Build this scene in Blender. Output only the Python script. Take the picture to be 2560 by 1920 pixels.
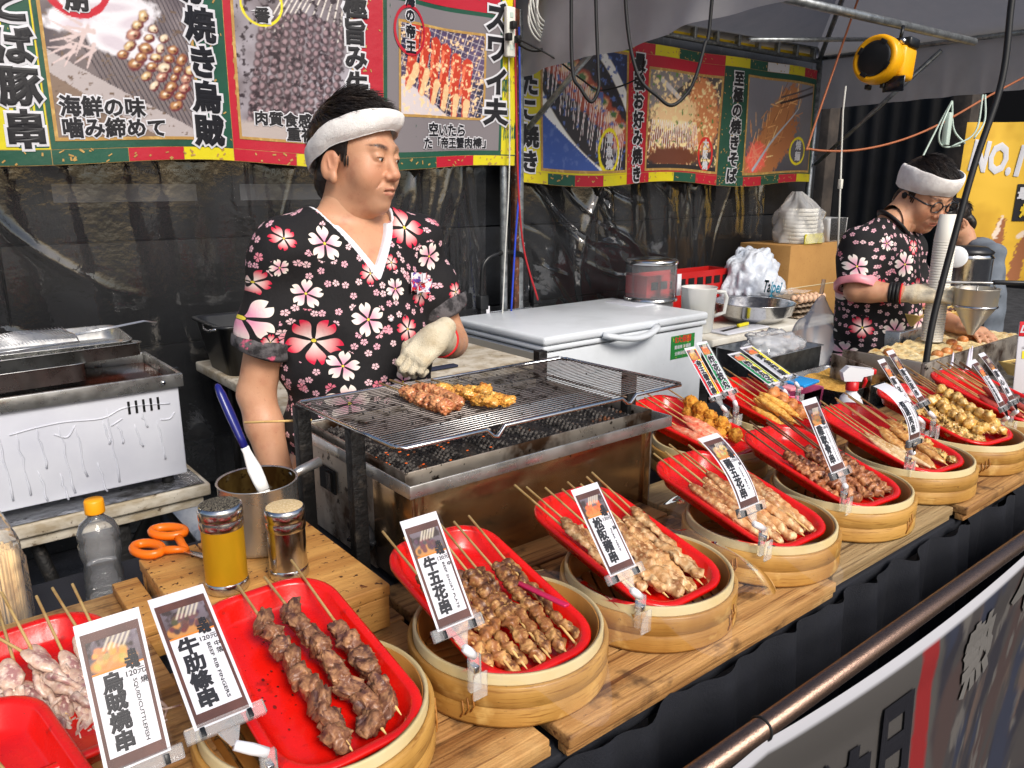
# Night-market grill stall: skewers on trays along a counter, two cooks, banners behind.
# World: metres, X runs along the counter (to the right), Y into the stall, Z up.
import bpy, bmesh, math, random
import numpy as np
from math import sin, cos, pi, radians, sqrt
from mathutils import Vector, Matrix, Euler, noise

for _o in list(bpy.data.objects):
    bpy.data.objects.remove(_o)
scene = bpy.context.scene
COL = scene.collection
RND = random.Random(11)

# ------------------------------------------------------------------ camera
cam_d = bpy.data.cameras.new('camera'); cam = bpy.data.objects.new('camera', cam_d); COL.objects.link(cam)
cam_d.sensor_width = 36.0; cam_d.lens = 36.0*1964/2560; cam_d.clip_start = 0.02; cam_d.clip_end = 500
HEAD = radians(51.2); PITCH = math.atan(500/1964)
cam.location = (0, 0, 1.6)
cam.rotation_euler = (pi/2-PITCH, 0, HEAD-pi/2)
scene.camera = cam
# ------------------------------------------------------------------ world, sun, exposure
SUN_EL, SUN_AZ = radians(40), radians(-97)      # azimuth measured from +X, counter-clockwise
world = bpy.data.worlds.new('World'); scene.world = world; world.use_nodes = True
_nt = world.node_tree
_bg = _nt.nodes['Background']; _sky = _nt.nodes.new('ShaderNodeTexSky')
_sky.sky_type = 'NISHITA'; _sky.sun_disc = False; _sky.sun_elevation = SUN_EL
_sky.sun_rotation = pi/2-SUN_AZ; _sky.air_density = 1.0; _sky.dust_density = 3.0; _sky.ozone_density = 0.6
_nt.links.new(_sky.outputs[0], _bg.inputs[0]); _bg.inputs[1].default_value = 0.14
sun_d = bpy.data.lights.new('sun', 'SUN'); sun_d.energy = 3.0; sun_d.angle = radians(24); sun_d.color = (1.0, 0.965, 0.91)
sun = bpy.data.objects.new('sun', sun_d); COL.objects.link(sun)
sun.rotation_euler = (Vector((cos(SUN_EL)*cos(SUN_AZ), cos(SUN_EL)*sin(SUN_AZ), sin(SUN_EL)))).to_track_quat('Z', 'Y').to_euler()
scene.view_settings.view_transform = 'Standard'; scene.view_settings.look = 'None'
scene.view_settings.exposure = 0.0; scene.view_settings.gamma = 1.0; scene.view_settings.use_curve_mapping = False
scene.cycles.max_bounces = 6; scene.cycles.diffuse_bounces = 3; scene.cycles.glossy_bounces = 3; scene.cycles.transmission_bounces = 5; scene.cycles.transparent_max_bounces = 16
scene.cycles.use_denoising = True

# ------------------------------------------------------------------ small helpers
def S(r, g, b, k=1.0):
    """sRGB 0-255 to linear, scaled"""
    f = lambda c: (c/12.92 if c <= 0.04045 else ((c+0.055)/1.055)**2.4)
    return (f(r/255)*k, f(g/255)*k, f(b/255)*k)

MATS = {}
def mk(name, col=(.8, .8, .8), rough=.5, metal=0., n=(), bump=(), trans=0., ior=1.45, coat=0., sss=0., spec=.5,
       emit=None, attr=None, vary=0., rn=None, aniso=0.):
    """procedural Principled material. n: (scale, colour, lo, hi[, stretch[, detail]]) noise layers over the base;
    bump: (scale, strength, stretch, dist); vary: per-object value jitter; rn: (scale, r0, r1) roughness noise"""
    m = bpy.data.materials.new(name); m.use_nodes = True; nt = m.node_tree; N = nt.nodes; L = nt.links
    p = N['Principled BSDF']
    tc = N.new('ShaderNodeTexCoord')
    def noi(scale, stretch=(1, 1, 1), detail=4, off=0):
        mp = N.new('ShaderNodeMapping'); mp.inputs['Scale'].default_value = stretch
        mp.inputs['Location'].default_value = (off*3.1, off*1.7, off*2.3)
        L.new(tc.outputs['Object'], mp.inputs[0])
        t = N.new('ShaderNodeTexNoise'); t.inputs['Scale'].default_value = scale; t.inputs['Detail'].default_value = detail
        t.inputs['Roughness'].default_value = .6
        L.new(mp.outputs[0], t.inputs[0]); return t
    cur = None
    if attr:
        a = N.new('ShaderNodeAttribute'); a.attribute_name = attr; cur = a.outputs['Color']
    def asock():
        nonlocal cur
        if cur is None:
            r = N.new('ShaderNodeRGB'); r.outputs[0].default_value = (*col, 1); cur = r.outputs[0]
        return cur
    for i, lay in enumerate(n):
        sc, c2, lo, hi = lay[:4]; st = lay[4] if len(lay) > 4 else (1, 1, 1); de = lay[5] if len(lay) > 5 else 4
        t = noi(sc, st, de, i+1); rp = N.new('ShaderNodeMapRange'); rp.inputs[1].default_value = lo; rp.inputs[2].default_value = hi
        L.new(t.outputs[0], rp.inputs[0])
        mx = N.new('ShaderNodeMix'); mx.data_type = 'RGBA'
        L.new(rp.outputs[0], mx.inputs[0]); L.new(asock(), mx.inputs[6]); mx.inputs[7].default_value = (*c2, 1); cur = mx.outputs[2]
    if vary:
        oi = N.new('ShaderNodeObjectInfo'); mr = N.new('ShaderNodeMapRange'); mr.inputs[3].default_value = 1-vary; mr.inputs[4].default_value = 1+vary
        L.new(oi.outputs['Random'], mr.inputs[0])
        hs = N.new('ShaderNodeHueSaturation'); L.new(mr.outputs[0], hs.inputs['Value']); L.new(asock(), hs.inputs['Color']); cur = hs.outputs[0]
    if cur is not None: L.new(cur, p.inputs['Base Color'])
    else: p.inputs['Base Color'].default_value = (*col, 1)
    p.inputs['Roughness'].default_value = rough; p.inputs['Metallic'].default_value = metal
    p.inputs['IOR'].default_value = ior; p.inputs['Specular IOR Level'].default_value = spec
    p.inputs['Transmission Weight'].default_value = trans; p.inputs['Coat Weight'].default_value = coat
    p.inputs['Coat Roughness'].default_value = .12; p.inputs['Anisotropic'].default_value = aniso
    if sss:
        p.inputs['Subsurface Weight'].default_value = sss; p.inputs['Subsurface Radius'].default_value = (.012, .005, .003); p.inputs['Subsurface Scale'].default_value = .6
    if emit: p.inputs['Emission Color'].default_value = (*emit[0], 1); p.inputs['Emission Strength'].default_value = emit[1]
    if rn:
        t = noi(rn[0]); mr = N.new('ShaderNodeMapRange'); mr.inputs[1].default_value = .3; mr.inputs[2].default_value = .7
        mr.inputs[3].default_value = rn[1]; mr.inputs[4].default_value = rn[2]; L.new(t.outputs[0], mr.inputs[0]); L.new(mr.outputs[0], p.inputs['Roughness'])
    last = None
    for i, bl in enumerate(bump):
        sc, strg = bl[:2]; st = bl[2] if len(bl) > 2 else (1, 1, 1); di = bl[3] if len(bl) > 3 else .01
        t = noi(sc, st, 5, i+7); b = N.new('ShaderNodeBump'); b.inputs['Strength'].default_value = strg; b.inputs['Distance'].default_value = di
        L.new(t.outputs[0], b.inputs['Height'])
        if last: L.new(last, b.inputs['Normal'])
        last = b.outputs[0]
    if last: L.new(last, p.inputs['Normal'])
    MATS[name] = m
    return m

def film(name, tint=(1, 1, 1), refl=.18, rough=.06, haze=0., hazecol=(.8, .8, .85), bump=()):
    """thin clear plastic: transparent body, glossy skin, a little milky haze"""
    m = bpy.data.materials.new(name); m.use_nodes = True; nt = m.node_tree; N = nt.nodes; L = nt.links
    N.remove(N['Principled BSDF']); out = N['Material Output']
    tr = N.new('ShaderNodeBsdfTransparent'); tr.inputs[0].default_value = (*tint, 1)
    gl = N.new('ShaderNodeBsdfGlossy'); gl.inputs['Roughness'].default_value = rough; gl.inputs[0].default_value = (1, 1, 1, 1)
    fr = N.new('ShaderNodeLayerWeight'); fr.inputs[0].default_value = refl
    last = None
    tc = N.new('ShaderNodeTexCoord')
    for sc, strg, st, di in bump:
        mp = N.new('ShaderNodeMapping'); mp.inputs['Scale'].default_value = st; L.new(tc.outputs['Object'], mp.inputs[0])
        t = N.new('ShaderNodeTexNoise'); t.inputs['Scale'].default_value = sc; t.inputs['Detail'].default_value = 3; L.new(mp.outputs[0], t.inputs[0])
        b = N.new('ShaderNodeBump'); b.inputs['Strength'].default_value = strg; b.inputs['Distance'].default_value = di; L.new(t.outputs[0], b.inputs['Height'])
        if last: L.new(last, b.inputs['Normal'])
        last = b.outputs[0]
    if last: L.new(last, gl.inputs['Normal']); L.new(last, fr.inputs['Normal'])
    body = tr.outputs[0]
    if haze:
        df = N.new('ShaderNodeBsdfDiffuse'); df.inputs[0].default_value = (*hazecol, 1)
        mh = N.new('ShaderNodeMixShader'); mh.inputs[0].default_value = haze; L.new(body, mh.inputs[1]); L.new(df.outputs[0], mh.inputs[2]); body = mh.outputs[0]
    mx = N.new('ShaderNodeMixShader'); L.new(fr.outputs['Fresnel'], mx.inputs[0]); L.new(body, mx.inputs[1]); L.new(gl.outputs[0], mx.inputs[2])
    L.new(mx.outputs[0], out.inputs[0]); MATS[name] = m
    return m

def fabric(name, col, transl=.35, n=(), rough=.8, bump=()):
    """tent cloth: diffuse with light coming through"""
    m = mk(name, col, rough, n=n, bump=bump); nt = m.node_tree; N = nt.nodes; L = nt.links
    p = N['Principled BSDF']; t = N.new('ShaderNodeBsdfTranslucent'); t.inputs[0].default_value = (*col, 1)
    mx = N.new('ShaderNodeMixShader'); mx.inputs[0].default_value = transl
    L.new(p.outputs[0], mx.inputs[1]); L.new(t.outputs[0], mx.inputs[2]); L.new(mx.outputs[0], N['Material Output'].inputs[0])
    return m

class G:
    """collects faces, then becomes ONE mesh object"""
    def __init__(s): s.v = []; s.f = []; s.mi = []; s.sm = []
    def add(s, V, F, mi=0, sm=False, M=None):
        o = len(s.v)
        s.v += [tuple(M @ Vector(p)) for p in V] if M else [tuple(p) for p in V]
        s.f += [tuple(i+o for i in f) for f in F]; s.mi += [mi]*len(F); s.sm += [sm]*len(F); return s
    def box(s, x0, x1, y0, y1, z0, z1, bev=0., mi=0, M=None, seg=2):
        bm = bmesh.new(); bmesh.ops.create_cube(bm, size=1)
        for v in bm.verts: v.co = ((x0+x1)/2+v.co.x*(x1-x0), (y0+y1)/2+v.co.y*(y1-y0), (z0+z1)/2+v.co.z*(z1-z0))
        if bev: bmesh.ops.bevel(bm, geom=bm.edges[:], offset=bev, segments=seg, affect='EDGES', profile=.5)
        bm.verts.index_update(); s.add([v.co[:] for v in bm.verts], [[v.index for v in f.verts] for f in bm.faces], mi, bool(bev), M); bm.free(); return s
    def tube(s, path, r, n=8, cap=True, closed=False, mi=0, sm=True, M=None, flat=None):
        P = [Vector(p) for p in path]; k = len(P); rr = r if hasattr(r, '__len__') else [r]*k
        V = []; up = None
        for i, p in enumerate(P):
            a = P[(i-1) % k] if (closed or i) else p; b = P[(i+1) % k] if (closed or i < k-1) else p
            t = (b-a).normalized() if (b-a).length > 1e-9 else Vector((0, 0, 1))
            if up is None:
                up = t.orthogonal().normalized()
                if flat is not None: up = (Vector(flat)-t*Vector(flat).dot(t)).normalized()
            else: up = (up-t*up.dot(t)).normalized()
            w = t.cross(up)
            r0 = rr[i]; ra, rb = r0 if isinstance(r0, tuple) else (r0, r0)
            for j in range(n):
                q = 2*pi*j/n; V.append(p+up*(cos(q)*ra)+w*(sin(q)*rb))
        F = []
        for i in range(k if closed else k-1):
            for j in range(n):
                a = i*n+j; b = i*n+(j+1) % n; c = ((i+1) % k)*n+(j+1) % n; d = ((i+1) % k)*n+j; F.append((a, b, c, d))
        if cap and not closed: F += [tuple(range(n-1, -1, -1)), tuple((k-1)*n+j for j in range(n))]
        return s.add(V, F, mi, sm, M)
    def lathe(s, prof, n=24, c=(0, 0, 0), mi=0, sm=True, M=None):
        V = []; F = []; idx = []
        for r, z in prof:
            if r < 1e-6: idx.append([len(V)]*n); V.append((c[0], c[1], c[2]+z))
            else:
                idx.append(list(range(len(V), len(V)+n)))
                V += [(c[0]+r*cos(2*pi*j/n), c[1]+r*sin(2*pi*j/n), c[2]+z) for j in range(n)]
        for a, b in zip(idx, idx[1:]):
            for j in range(n):
                q = [a[j], a[(j+1) % n], b[(j+1) % n], b[j]]; q = [x for i, x in enumerate(q) if x not in q[:i]]
                if len(q) > 2: F.append(tuple(q))
        return s.add(V, F, mi, sm, M)
    def loft(s, rings, cap0=True, cap1=True, mi=0, sm=True, M=None, closed=True):
        n = len(rings[0]); V = [p for r in rings for p in r]; F = []
        for i in range(len(rings)-1):
            for j in range(n if closed else n-1):
                F.append((i*n+j, i*n+(j+1) % n, (i+1)*n+(j+1) % n, (i+1)*n+j))
        if cap0: F.append(tuple(range(n-1, -1, -1)))
        if cap1: F.append(tuple((len(rings)-1)*n+j for j in range(n)))
        return s.add(V, F, mi, sm, M)
    def prism(s, pts, z0, z1, mi=0, sm=False, M=None):
        n = len(pts); V = [(x, y, z0) for x, y in pts]+[(x, y, z1) for x, y in pts]
        F = [tuple(range(n-1, -1, -1)), tuple(range(n, 2*n))]+[(i, (i+1) % n, n+(i+1) % n, n+i) for i in range(n)]
        return s.add(V, F, mi, sm, M)
    def sheet(s, nx, ny, fn, mi=0, sm=True, M=None):
        V = [fn(i/nx, j/ny) for j in range(ny+1) for i in range(nx+1)]
        F = [(j*(nx+1)+i, j*(nx+1)+i+1, (j+1)*(nx+1)+i+1, (j+1)*(nx+1)+i) for j in range(ny) for i in range(nx)]
        return s.add(V, F, mi, sm, M)
    def ball(s, c, r, sub=2, mi=0, M=None):
        bm = bmesh.new(); bmesh.ops.create_icosphere(bm, subdivisions=sub, radius=1)
        rr = r if hasattr(r, '__len__') else (r, r, r)
        V = [(c[0]+v.co.x*rr[0], c[1]+v.co.y*rr[1], c[2]+v.co.z*rr[2]) for v in bm.verts]; bm.verts.index_update()
        s.add(V, [[v.index for v in f.verts] for f in bm.faces], mi, True, M); bm.free(); return s
    def mesh(s, name):
        me = bpy.data.meshes.new(name); me.from_pydata(s.v, [], s.f)
        me.polygons.foreach_set('material_index', s.mi); me.polygons.foreach_set('use_smooth', s.sm); me.update(); return me
    def obj(s, name, mat, parent=None, loc=None, rot=None):
        return link(name, s.mesh(name), mat, parent, loc, rot)

def link(name, me, mat=None, parent=None, loc=None, rot=None):
    o = bpy.data.objects.new(name, me); COL.objects.link(o)
    if mat is not None and not len(me.materials):
        for m in (mat if isinstance(mat, (list, tuple)) else [mat]): me.materials.append(MATS[m] if isinstance(m, str) else m)
    if parent: o.parent = parent
    if loc is not None: o.location = loc
    if rot is not None: o.rotation_euler = rot
    return o

def tag(o, label=None, cat=None, group=None, kind=None):
    if label: o['label'] = label
    if cat: o['category'] = cat
    if group: o['group'] = group
    if kind: o['kind'] = kind
    return o
def thing(name, label, cat, loc=(0, 0, 0), rot=(0, 0, 0), group=None):
    o = bpy.data.objects.new(name, None); COL.objects.link(o); o.empty_display_size = .05
    o.location = loc; o.rotation_euler = rot; return tag(o, label, cat, group)
def one(g, name, mat, label, cat, group=None, loc=None, rot=None):
    return tag(g.obj(name, mat, None, loc, rot), label, cat, group)
def struct(g, name, mat, kind='structure'):
    o = g.obj(name, mat); o['kind'] = kind; return o
def copy_tree(o, parent=None):
    c = o.copy(); COL.objects.link(c); c.parent = parent
    for ch in list(o.children): copy_tree(ch, c)
    return c

def T(x=0, y=0, z=0, rx=0, ry=0, rz=0, s=1): return Matrix.Translation((x, y, z)) @ Euler((rx, ry, rz)).to_matrix().to_4x4() @ Matrix.Scale(s, 4)
def arc(c, r, a0, a1, n, ax='xy'):
    out = []
    for i in range(n+1):
        a = a0+(a1-a0)*i/n; p, q = r*cos(a), r*sin(a)
        out.append({'xy': (c[0]+p, c[1]+q, c[2]), 'xz': (c[0]+p, c[1], c[2]+q), 'yz': (c[0], c[1]+p, c[2]+q)}[ax])
    return out
def rrect(hx, hy, r, n=5):
    """rounded rectangle outline in xy"""
    P = []
    for cx, cy, a in ((hx-r, hy-r, 0), (-hx+r, hy-r, pi/2), (-hx+r, -hy+r, pi), (hx-r, -hy+r, 3*pi/2)):
        P += [(cx+r*cos(a+pi/2*i/n), cy+r*sin(a+pi/2*i/n)) for i in range(n+1)]
    return P
def spline(pts, n=6):
    """Catmull-Rom through the points"""
    P = [Vector(p) for p in pts]; P = [P[0]*2-P[1]]+P+[P[-1]*2-P[-2]]; out = []
    for i in range(1, len(P)-2):
        a, b, c, d = P[i-1:i+3]
        for k in range(n):
            t = k/n; out.append(.5*((2*b)+(c-a)*t+(2*a-5*b+4*c-d)*t*t+(3*b-a-3*c+d)*t**3))
    out.append(P[-2]); return out

# value noise in numpy (for printed pictures and cloth)
def vn(x, y, seed=0):
    x = np.asarray(x, float); y = np.asarray(y, float)
    xi = np.floor(x).astype(np.int64); yi = np.floor(y).astype(np.int64); fx = x-xi; fy = y-yi
    def h(a, b):
        q = (a*374761393+b*668265263+seed*974634521) & 0xffffffff; q = ((q ^ (q >> 13))*1274126177) & 0xffffffff
        return ((q ^ (q >> 16)) & 0xffff)/65535.
    fx = fx*fx*(3-2*fx); fy = fy*fy*(3-2*fy)
    return (h(xi, yi)*(1-fx)+h(xi+1, yi)*fx)*(1-fy)+(h(xi, yi+1)*(1-fx)+h(xi+1, yi+1)*fx)*fy
def fbm(x, y, seed=0, o=4): return sum(vn(x*2**i, y*2**i, seed+i)*.5**i for i in range(o))/sum(.5**i for i in range(o))

# text as mesh outlines
_tc = {}
def glyphs(body, bold=.02, res=2):
    """verts, faces of a text, centred on its own bounding box, height of one em = 1, lying in xy"""
    k = (body, bold)
    if k not in _tc:
        cu = bpy.data.curves.new('lettering', 'FONT'); cu.body = body; cu.size = 1; cu.resolution_u = res
        cu.bevel_depth = bold; cu.bevel_resolution = 0; cu.extrude = 0.0
        o = bpy.data.objects.new('lettering', cu); COL.objects.link(o); bpy.context.view_layer.update()
        me = bpy.data.meshes.new_from_object(o.evaluated_get(bpy.context.evaluated_depsgraph_get()))
        V = np.array([v.co[:] for v in me.vertices]); F = [tuple(p.vertices) for p in me.polygons]
        bpy.data.objects.remove(o); bpy.data.curves.remove(cu); bpy.data.meshes.remove(me)
        c = (V.min(0)+V.max(0))/2; V[:, :2] -= c[:2]; V[:, 2] *= .1
        _tc[k] = (V, F)
    return _tc[k]
def put_text(g, body, x, y, h, bold=.02, z=0., w=None, rot=0., fn=None, mi=0, shear=0.):
    """text centred at x,y (xy plane), em height h; fn maps (x,y,z)->xyz"""
    V, F = glyphs(body, bold); P = V*h
    if w: P = P*np.array([w/max(1e-6, np.ptp(V[:, 0])*h), 1, 1])
    if shear: P = P+np.outer(P[:, 1], [shear, 0, 0])
    if rot: P = P @ np.array([[cos(rot), sin(rot), 0], [-sin(rot), cos(rot), 0], [0, 0, 1]])
    P = P+np.array([x, y, z]); g.add([fn(*p) for p in P] if fn else P.tolist(), F, mi)
def column_text(g, chars, x, y0, pitch, h, fn=None, z=0., bold=.02, dx=0., mi=0, sx=1.):
    for i, ch in enumerate(chars): put_text(g, ch, x+dx*i, y0-pitch*i, h, bold, z, fn=fn, mi=mi)

# printed pictures: a grid of vertex colours
class Pic:
    def __init__(s, x0, x1, y0, y1, step=.004):
        s.b = (x0, x1, y0, y1); s.nx = max(4, int((x1-x0)/step)); s.ny = max(4, int((y1-y0)/step))
        s.X, s.Y = np.meshgrid(np.linspace(x0, x1, s.nx+1), np.linspace(y0, y1, s.ny+1)); s.C = np.zeros(s.X.shape+(3,))
    def mix(s, w, c): w = np.clip(w, 0, 1)[..., None]; s.C = s.C*(1-w)+np.asarray(c, float)*w
    def fill(s, c): s.C[:] = c
    def grad(s, c0, c1, ang=0):
        t = s.X*cos(ang)+s.Y*sin(ang); t = (t-t.min())/(np.ptp(t)+1e-9); s.C = np.asarray(c0)*(1-t)[..., None]+np.asarray(c1)*t[..., None]
    def noise(s, sc, c, lo, hi, seed=0, sx=1, sy=1): s.mix((fbm(s.X*sc*sx, s.Y*sc*sy, seed)-lo)/(hi-lo), c)
    def ell(s, x, y, a, b, c, rot=0, soft=.15, wob=0., seed=0):
        u = (s.X-x)*cos(rot)+(s.Y-y)*sin(rot); v = -(s.X-x)*sin(rot)+(s.Y-y)*cos(rot); d = np.sqrt((u/a)**2+(v/b)**2)
        if wob: d = d+wob*(fbm(s.X*60, s.Y*60, seed)-.5)
        s.mix((1-d)/soft+.5, c)
    def ring(s, x, y, r, w, c, sq=1., seed=0):
        d = np.sqrt((s.X-x)**2+((s.Y-y)/sq)**2); s.mix((w*(.6+.8*fbm(s.X*30, s.Y*30, seed))-np.abs(d-r))/.002, c)
    def line(s, x0, y0, x1, y1, w, c, w1=None, wob=0., seed=0):
        dx, dy = x1-x0, y1-y0; L2 = dx*dx+dy*dy; t = np.clip(((s.X-x0)*dx+(s.Y-y0)*dy)/L2, 0, 1)
        d = np.hypot(s.X-x0-t*dx, s.Y-y0-t*dy); ww = w+((w1 if w1 is not None else w)-w)*t
        if wob: d = d+wob*(fbm(s.X*70, s.Y*70, seed)-.5)
        s.mix((ww-d)/(.0025)+.5, c)
    def poly(s, pts, c):
        m = np.ones(s.X.shape, bool); k = len(pts)
        for i in range(k):
            (ax, ay), (bx, by) = pts[i], pts[(i+1) % k]; m &= ((bx-ax)*(s.Y-ay)-(by-ay)*(s.X-ax)) >= 0
        s.mix(m*1., c)
    def obj(s, name, mat, parent, fn):
        me = bpy.data.meshes.new(name); W = s.nx+1
        V = [fn(x, y) for x, y in zip(s.X.ravel(), s.Y.ravel())]
        i = np.arange(s.nx)[None, :]+np.arange(s.ny)[:, None]*W; i = i.ravel()
        F = np.stack([i, i+1, i+1+W, i+W], 1)
        me.from_pydata(V, [], F.tolist()); me.polygons.foreach_set('use_smooth', [True]*len(F))
        a = me.color_attributes.new('Col', 'FLOAT_COLOR', 'POINT')
        c = np.ones((len(V), 4)); c[:, :3] = np.clip(s.C.reshape(-1, 3), 0, 1); a.data.foreach_set('color', c.ravel()); me.update()
        return link(name, me, mat, parent)

# implicit surfaces -> mesh (naive surface nets)
def smin(a, b, k): h = np.clip(.5+.5*(b-a)/k, 0, 1); return b*(1-h)+a*h-k*h*(1-h)
def smax(a, b, k): return -smin(-a, -b, k)
def s_ell(P, c, r, R=None):
    q = P-np.asarray(c, float)
    if R is not None: q = q @ R
    r = np.asarray(r, float); k0 = np.sqrt(((q/r)**2).sum(1)); k1 = np.sqrt(((q/(r*r))**2).sum(1)); return k0*(k0-1)/np.maximum(k1, 1e-9)
def s_cap(P, a, b, ra, rb=None):
    rb = ra if rb is None else rb; a = np.asarray(a, float); b = np.asarray(b, float); ab = b-a
    t = np.clip(((P-a) @ ab)/(ab @ ab), 0, 1); return np.linalg.norm(P-a-t[:, None]*ab, axis=1)-(ra+(rb-ra)*t)
def s_ecap(P, a, b, ra, rb, sq, ax):
    """capsule with elliptic section: distances along unit axis ax are scaled by 1/sq"""
    ax = np.asarray(ax, float); q = P+np.outer((P-np.asarray(a)) @ ax, ax)*(1/sq-1); return s_cap(q, a, b, ra, rb)*min(1, sq)
def s_box(P, c, h, r, R=None):
    q = P-np.asarray(c, float)
    if R is not None: q = q @ R
    q = np.abs(q)-np.asarray(h)+r; return np.linalg.norm(np.maximum(q, 0), axis=1)+np.minimum(q.max(1), 0)-r
def rotm(rx=0, ry=0, rz=0): return np.array(Euler((rx, ry, rz)).to_matrix())
def nets(fn, lo, hi, h):
    lo = np.asarray(lo, float); n = np.ceil((np.asarray(hi)-lo)/h).astype(int)+1
    ax = [lo[i]+h*np.arange(n[i]) for i in range(3)]
    nc = (n+3)//4+1; h4 = 4*h; axc = [lo[i]+h4*np.arange(nc[i]) for i in range(3)]
    Dc = fn(np.stack(np.meshgrid(*axc, indexing='ij'), -1).reshape(-1, 3)).reshape(tuple(nc))
    D = Dc
    for i in range(3): D = np.repeat(D, 4, axis=i)
    D = D[2:2+n[0], 2:2+n[1], 2:2+n[2]].copy() if min(D.shape[i]-n[i] for i in range(3)) >= 2 else D[:n[0], :n[1], :n[2]].copy()
    band = np.argwhere(np.abs(D) < h4*2.2); Pb = lo+h*band; val = np.empty(len(band))
    for i in range(0, len(band), 400000): val[i:i+400000] = fn(Pb[i:i+400000])
    D[band[:, 0], band[:, 1], band[:, 2]] = val
    ins = D < 0; c = np.zeros(tuple(n-1), int)
    for a in (0, 1):
        for b in (0, 1):
            for d in (0, 1): c += ins[a:n[0]-1+a, b:n[1]-1+b, d:n[2]-1+d]
    act = (c > 0) & (c < 8); idx = -np.ones(act.shape, int); cells = np.argwhere(act); idx[act] = np.arange(len(cells))
    acc = np.zeros((len(cells), 3)); cnt = np.zeros(len(cells)); i, j, k = cells.T
    for (a, b) in [((0,0,0),(1,0,0)),((0,0,0),(0,1,0)),((0,0,0),(0,0,1)),((1,0,0),(1,1,0)),((1,0,0),(1,0,1)),((0,1,0),(1,1,0)),((0,1,0),(0,1,1)),((0,0,1),(1,0,1)),((0,0,1),(0,1,1)),((1,1,0),(1,1,1)),((1,0,1),(1,1,1)),((0,1,1),(1,1,1))]:
        da = D[i+a[0], j+a[1], k+a[2]]; db = D[i+b[0], j+b[1], k+b[2]]; m = (da < 0) != (db < 0)
        t = np.where(m, da/np.where(m, da-db, 1), 0); p = np.asarray(a)+t[:, None]*(np.asarray(b)-np.asarray(a)); acc[m] += p[m]; cnt[m] += 1
    V = lo+h*(cells+acc/cnt[:, None]); F = []
    def quads(ax0, sl):
        A, B = sl; m = (A < 0) != (B < 0); e = np.argwhere(m); s = (A < 0)[m]; return e, s
    for axis in range(3):
        sh = [slice(None)]*3; sh2 = [slice(None)]*3; sh[axis] = slice(0, -1); sh2[axis] = slice(1, None)
        A, B = D[tuple(sh)], D[tuple(sh2)]; m = (A < 0) != (B < 0); e = np.argwhere(m); s = (A < 0)[m]
        u, w = [(1, 2), (2, 0), (0, 1)][axis]; ok = (e[:, u] > 0) & (e[:, w] > 0) & (e[:, u] < n[u]-1) & (e[:, w] < n[w]-1); e = e[ok]; s = s[ok]
        def g(du, dw): q = e.copy(); q[:, u] += du; q[:, w] += dw; return idx[q[:, 0], q[:, 1], q[:, 2]]
        Q = np.stack([g(-1, -1), g(0, -1), g(0, 0), g(-1, 0)], 1); Q[~s] = Q[~s][:, ::-1]; F.append(Q)
    return V, np.concatenate(F)
def nets_mesh(name, fn, lo, hi, h, smooth=0):
    V, F = nets(fn, lo, hi, h); me = bpy.data.meshes.new(name); me.from_pydata(V.tolist(), [], F.tolist())
    me.polygons.foreach_set('use_smooth', [True]*len(F)); me.update()
    if smooth:
        bm = bmesh.new(); bm.from_mesh(me)
        for _ in range(smooth): bmesh.ops.smooth_vert(bm, verts=bm.verts, factor=.5, use_axis_x=True, use_axis_y=True, use_axis_z=True)
        bm.to_mesh(me); bm.free(); me.update()
    return me
def colours(me, fn, base):
    """per-vertex colour attribute from fn(P)->list of (weight, colour)"""
    P = np.empty(len(me.vertices)*3); me.vertices.foreach_get('co', P); P = P.reshape(-1, 3); C = np.tile(np.asarray(base, float), (len(P), 1))
    for w, c in fn(P): w = np.clip(w, 0, 1)[:, None]; C = C*(1-w)+np.asarray(c)*w
    a = me.color_attributes.new('Col', 'FLOAT_COLOR', 'POINT'); q = np.ones((len(P), 4)); q[:, :3] = C; a.data.foreach_set('color', q.ravel())
# ------------------------------------------------------------------ materials
mk('asphalt', S(70, 70, 72), .85, n=[(9, S(50, 50, 52), .4, .6), (90, S(110, 110, 108), .62, .7)], bump=[(120, .4)])
mk('dark_wall', S(36, 39, 45), .5, n=[(3, S(20, 22, 27), .35, .65, (1, 1, 3)), (30, S(56, 58, 62), .62, .75, (1, 1, .15)), (60, S(74, 76, 80), .70, .76)], bump=[(14, .25), (60, .15)], vary=.12)
mk('block', S(52, 56, 60), .9, n=[(14, S(48, 50, 54), .4, .6), (80, S(100, 100, 100), .62, .72)], bump=[(50, .6)], vary=.15)
mk('void', S(9, 9, 11), .9)
mk('curtain', S(13, 13, 15), .75, n=[(6, S(20, 20, 23), .4, .6)])
mk('pillar', S(70, 62, 56), .8, n=[(5, S(48, 43, 40), .4, .6)], bump=[(30, .3)])
mk('galv', S(165, 170, 172), .38, .75, n=[(25, S(120, 124, 126), .4, .65), (60, S(190, 192, 194), .6, .7)])
mk('rust', S(110, 62, 38), .8, n=[(20, S(62, 40, 30), .4, .6), (50, S(150, 140, 130), .58, .68)], bump=[(60, .4)])
mk('steel', S(196, 196, 194), .32, .85, n=[(8, S(150, 148, 144), .45, .65)], rn=(30, .18, .42))
mk('steel_clean', S(205, 206, 208), .17, 1., n=[(40, S(180, 180, 182), .5, .7)], rn=(50, .1, .26))
mk('steel_dirty', S(172, 162, 150), .36, .72, n=[(9, S(74, 52, 36), .48, .62), (34, S(42, 32, 26), .62, .68), (90, S(30, 24, 20), .66, .70)], rn=(20, .22, .55))
mk('steel_brushed', S(178, 146, 108), .2, .94, n=[(5, S(150, 118, 84), .42, .70, (1, 1, .35)), (60, S(64, 50, 40), .69, .74)], rn=(24, .10, .28))  # the wood's brown reflection is painted into this base, along with grease
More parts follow.
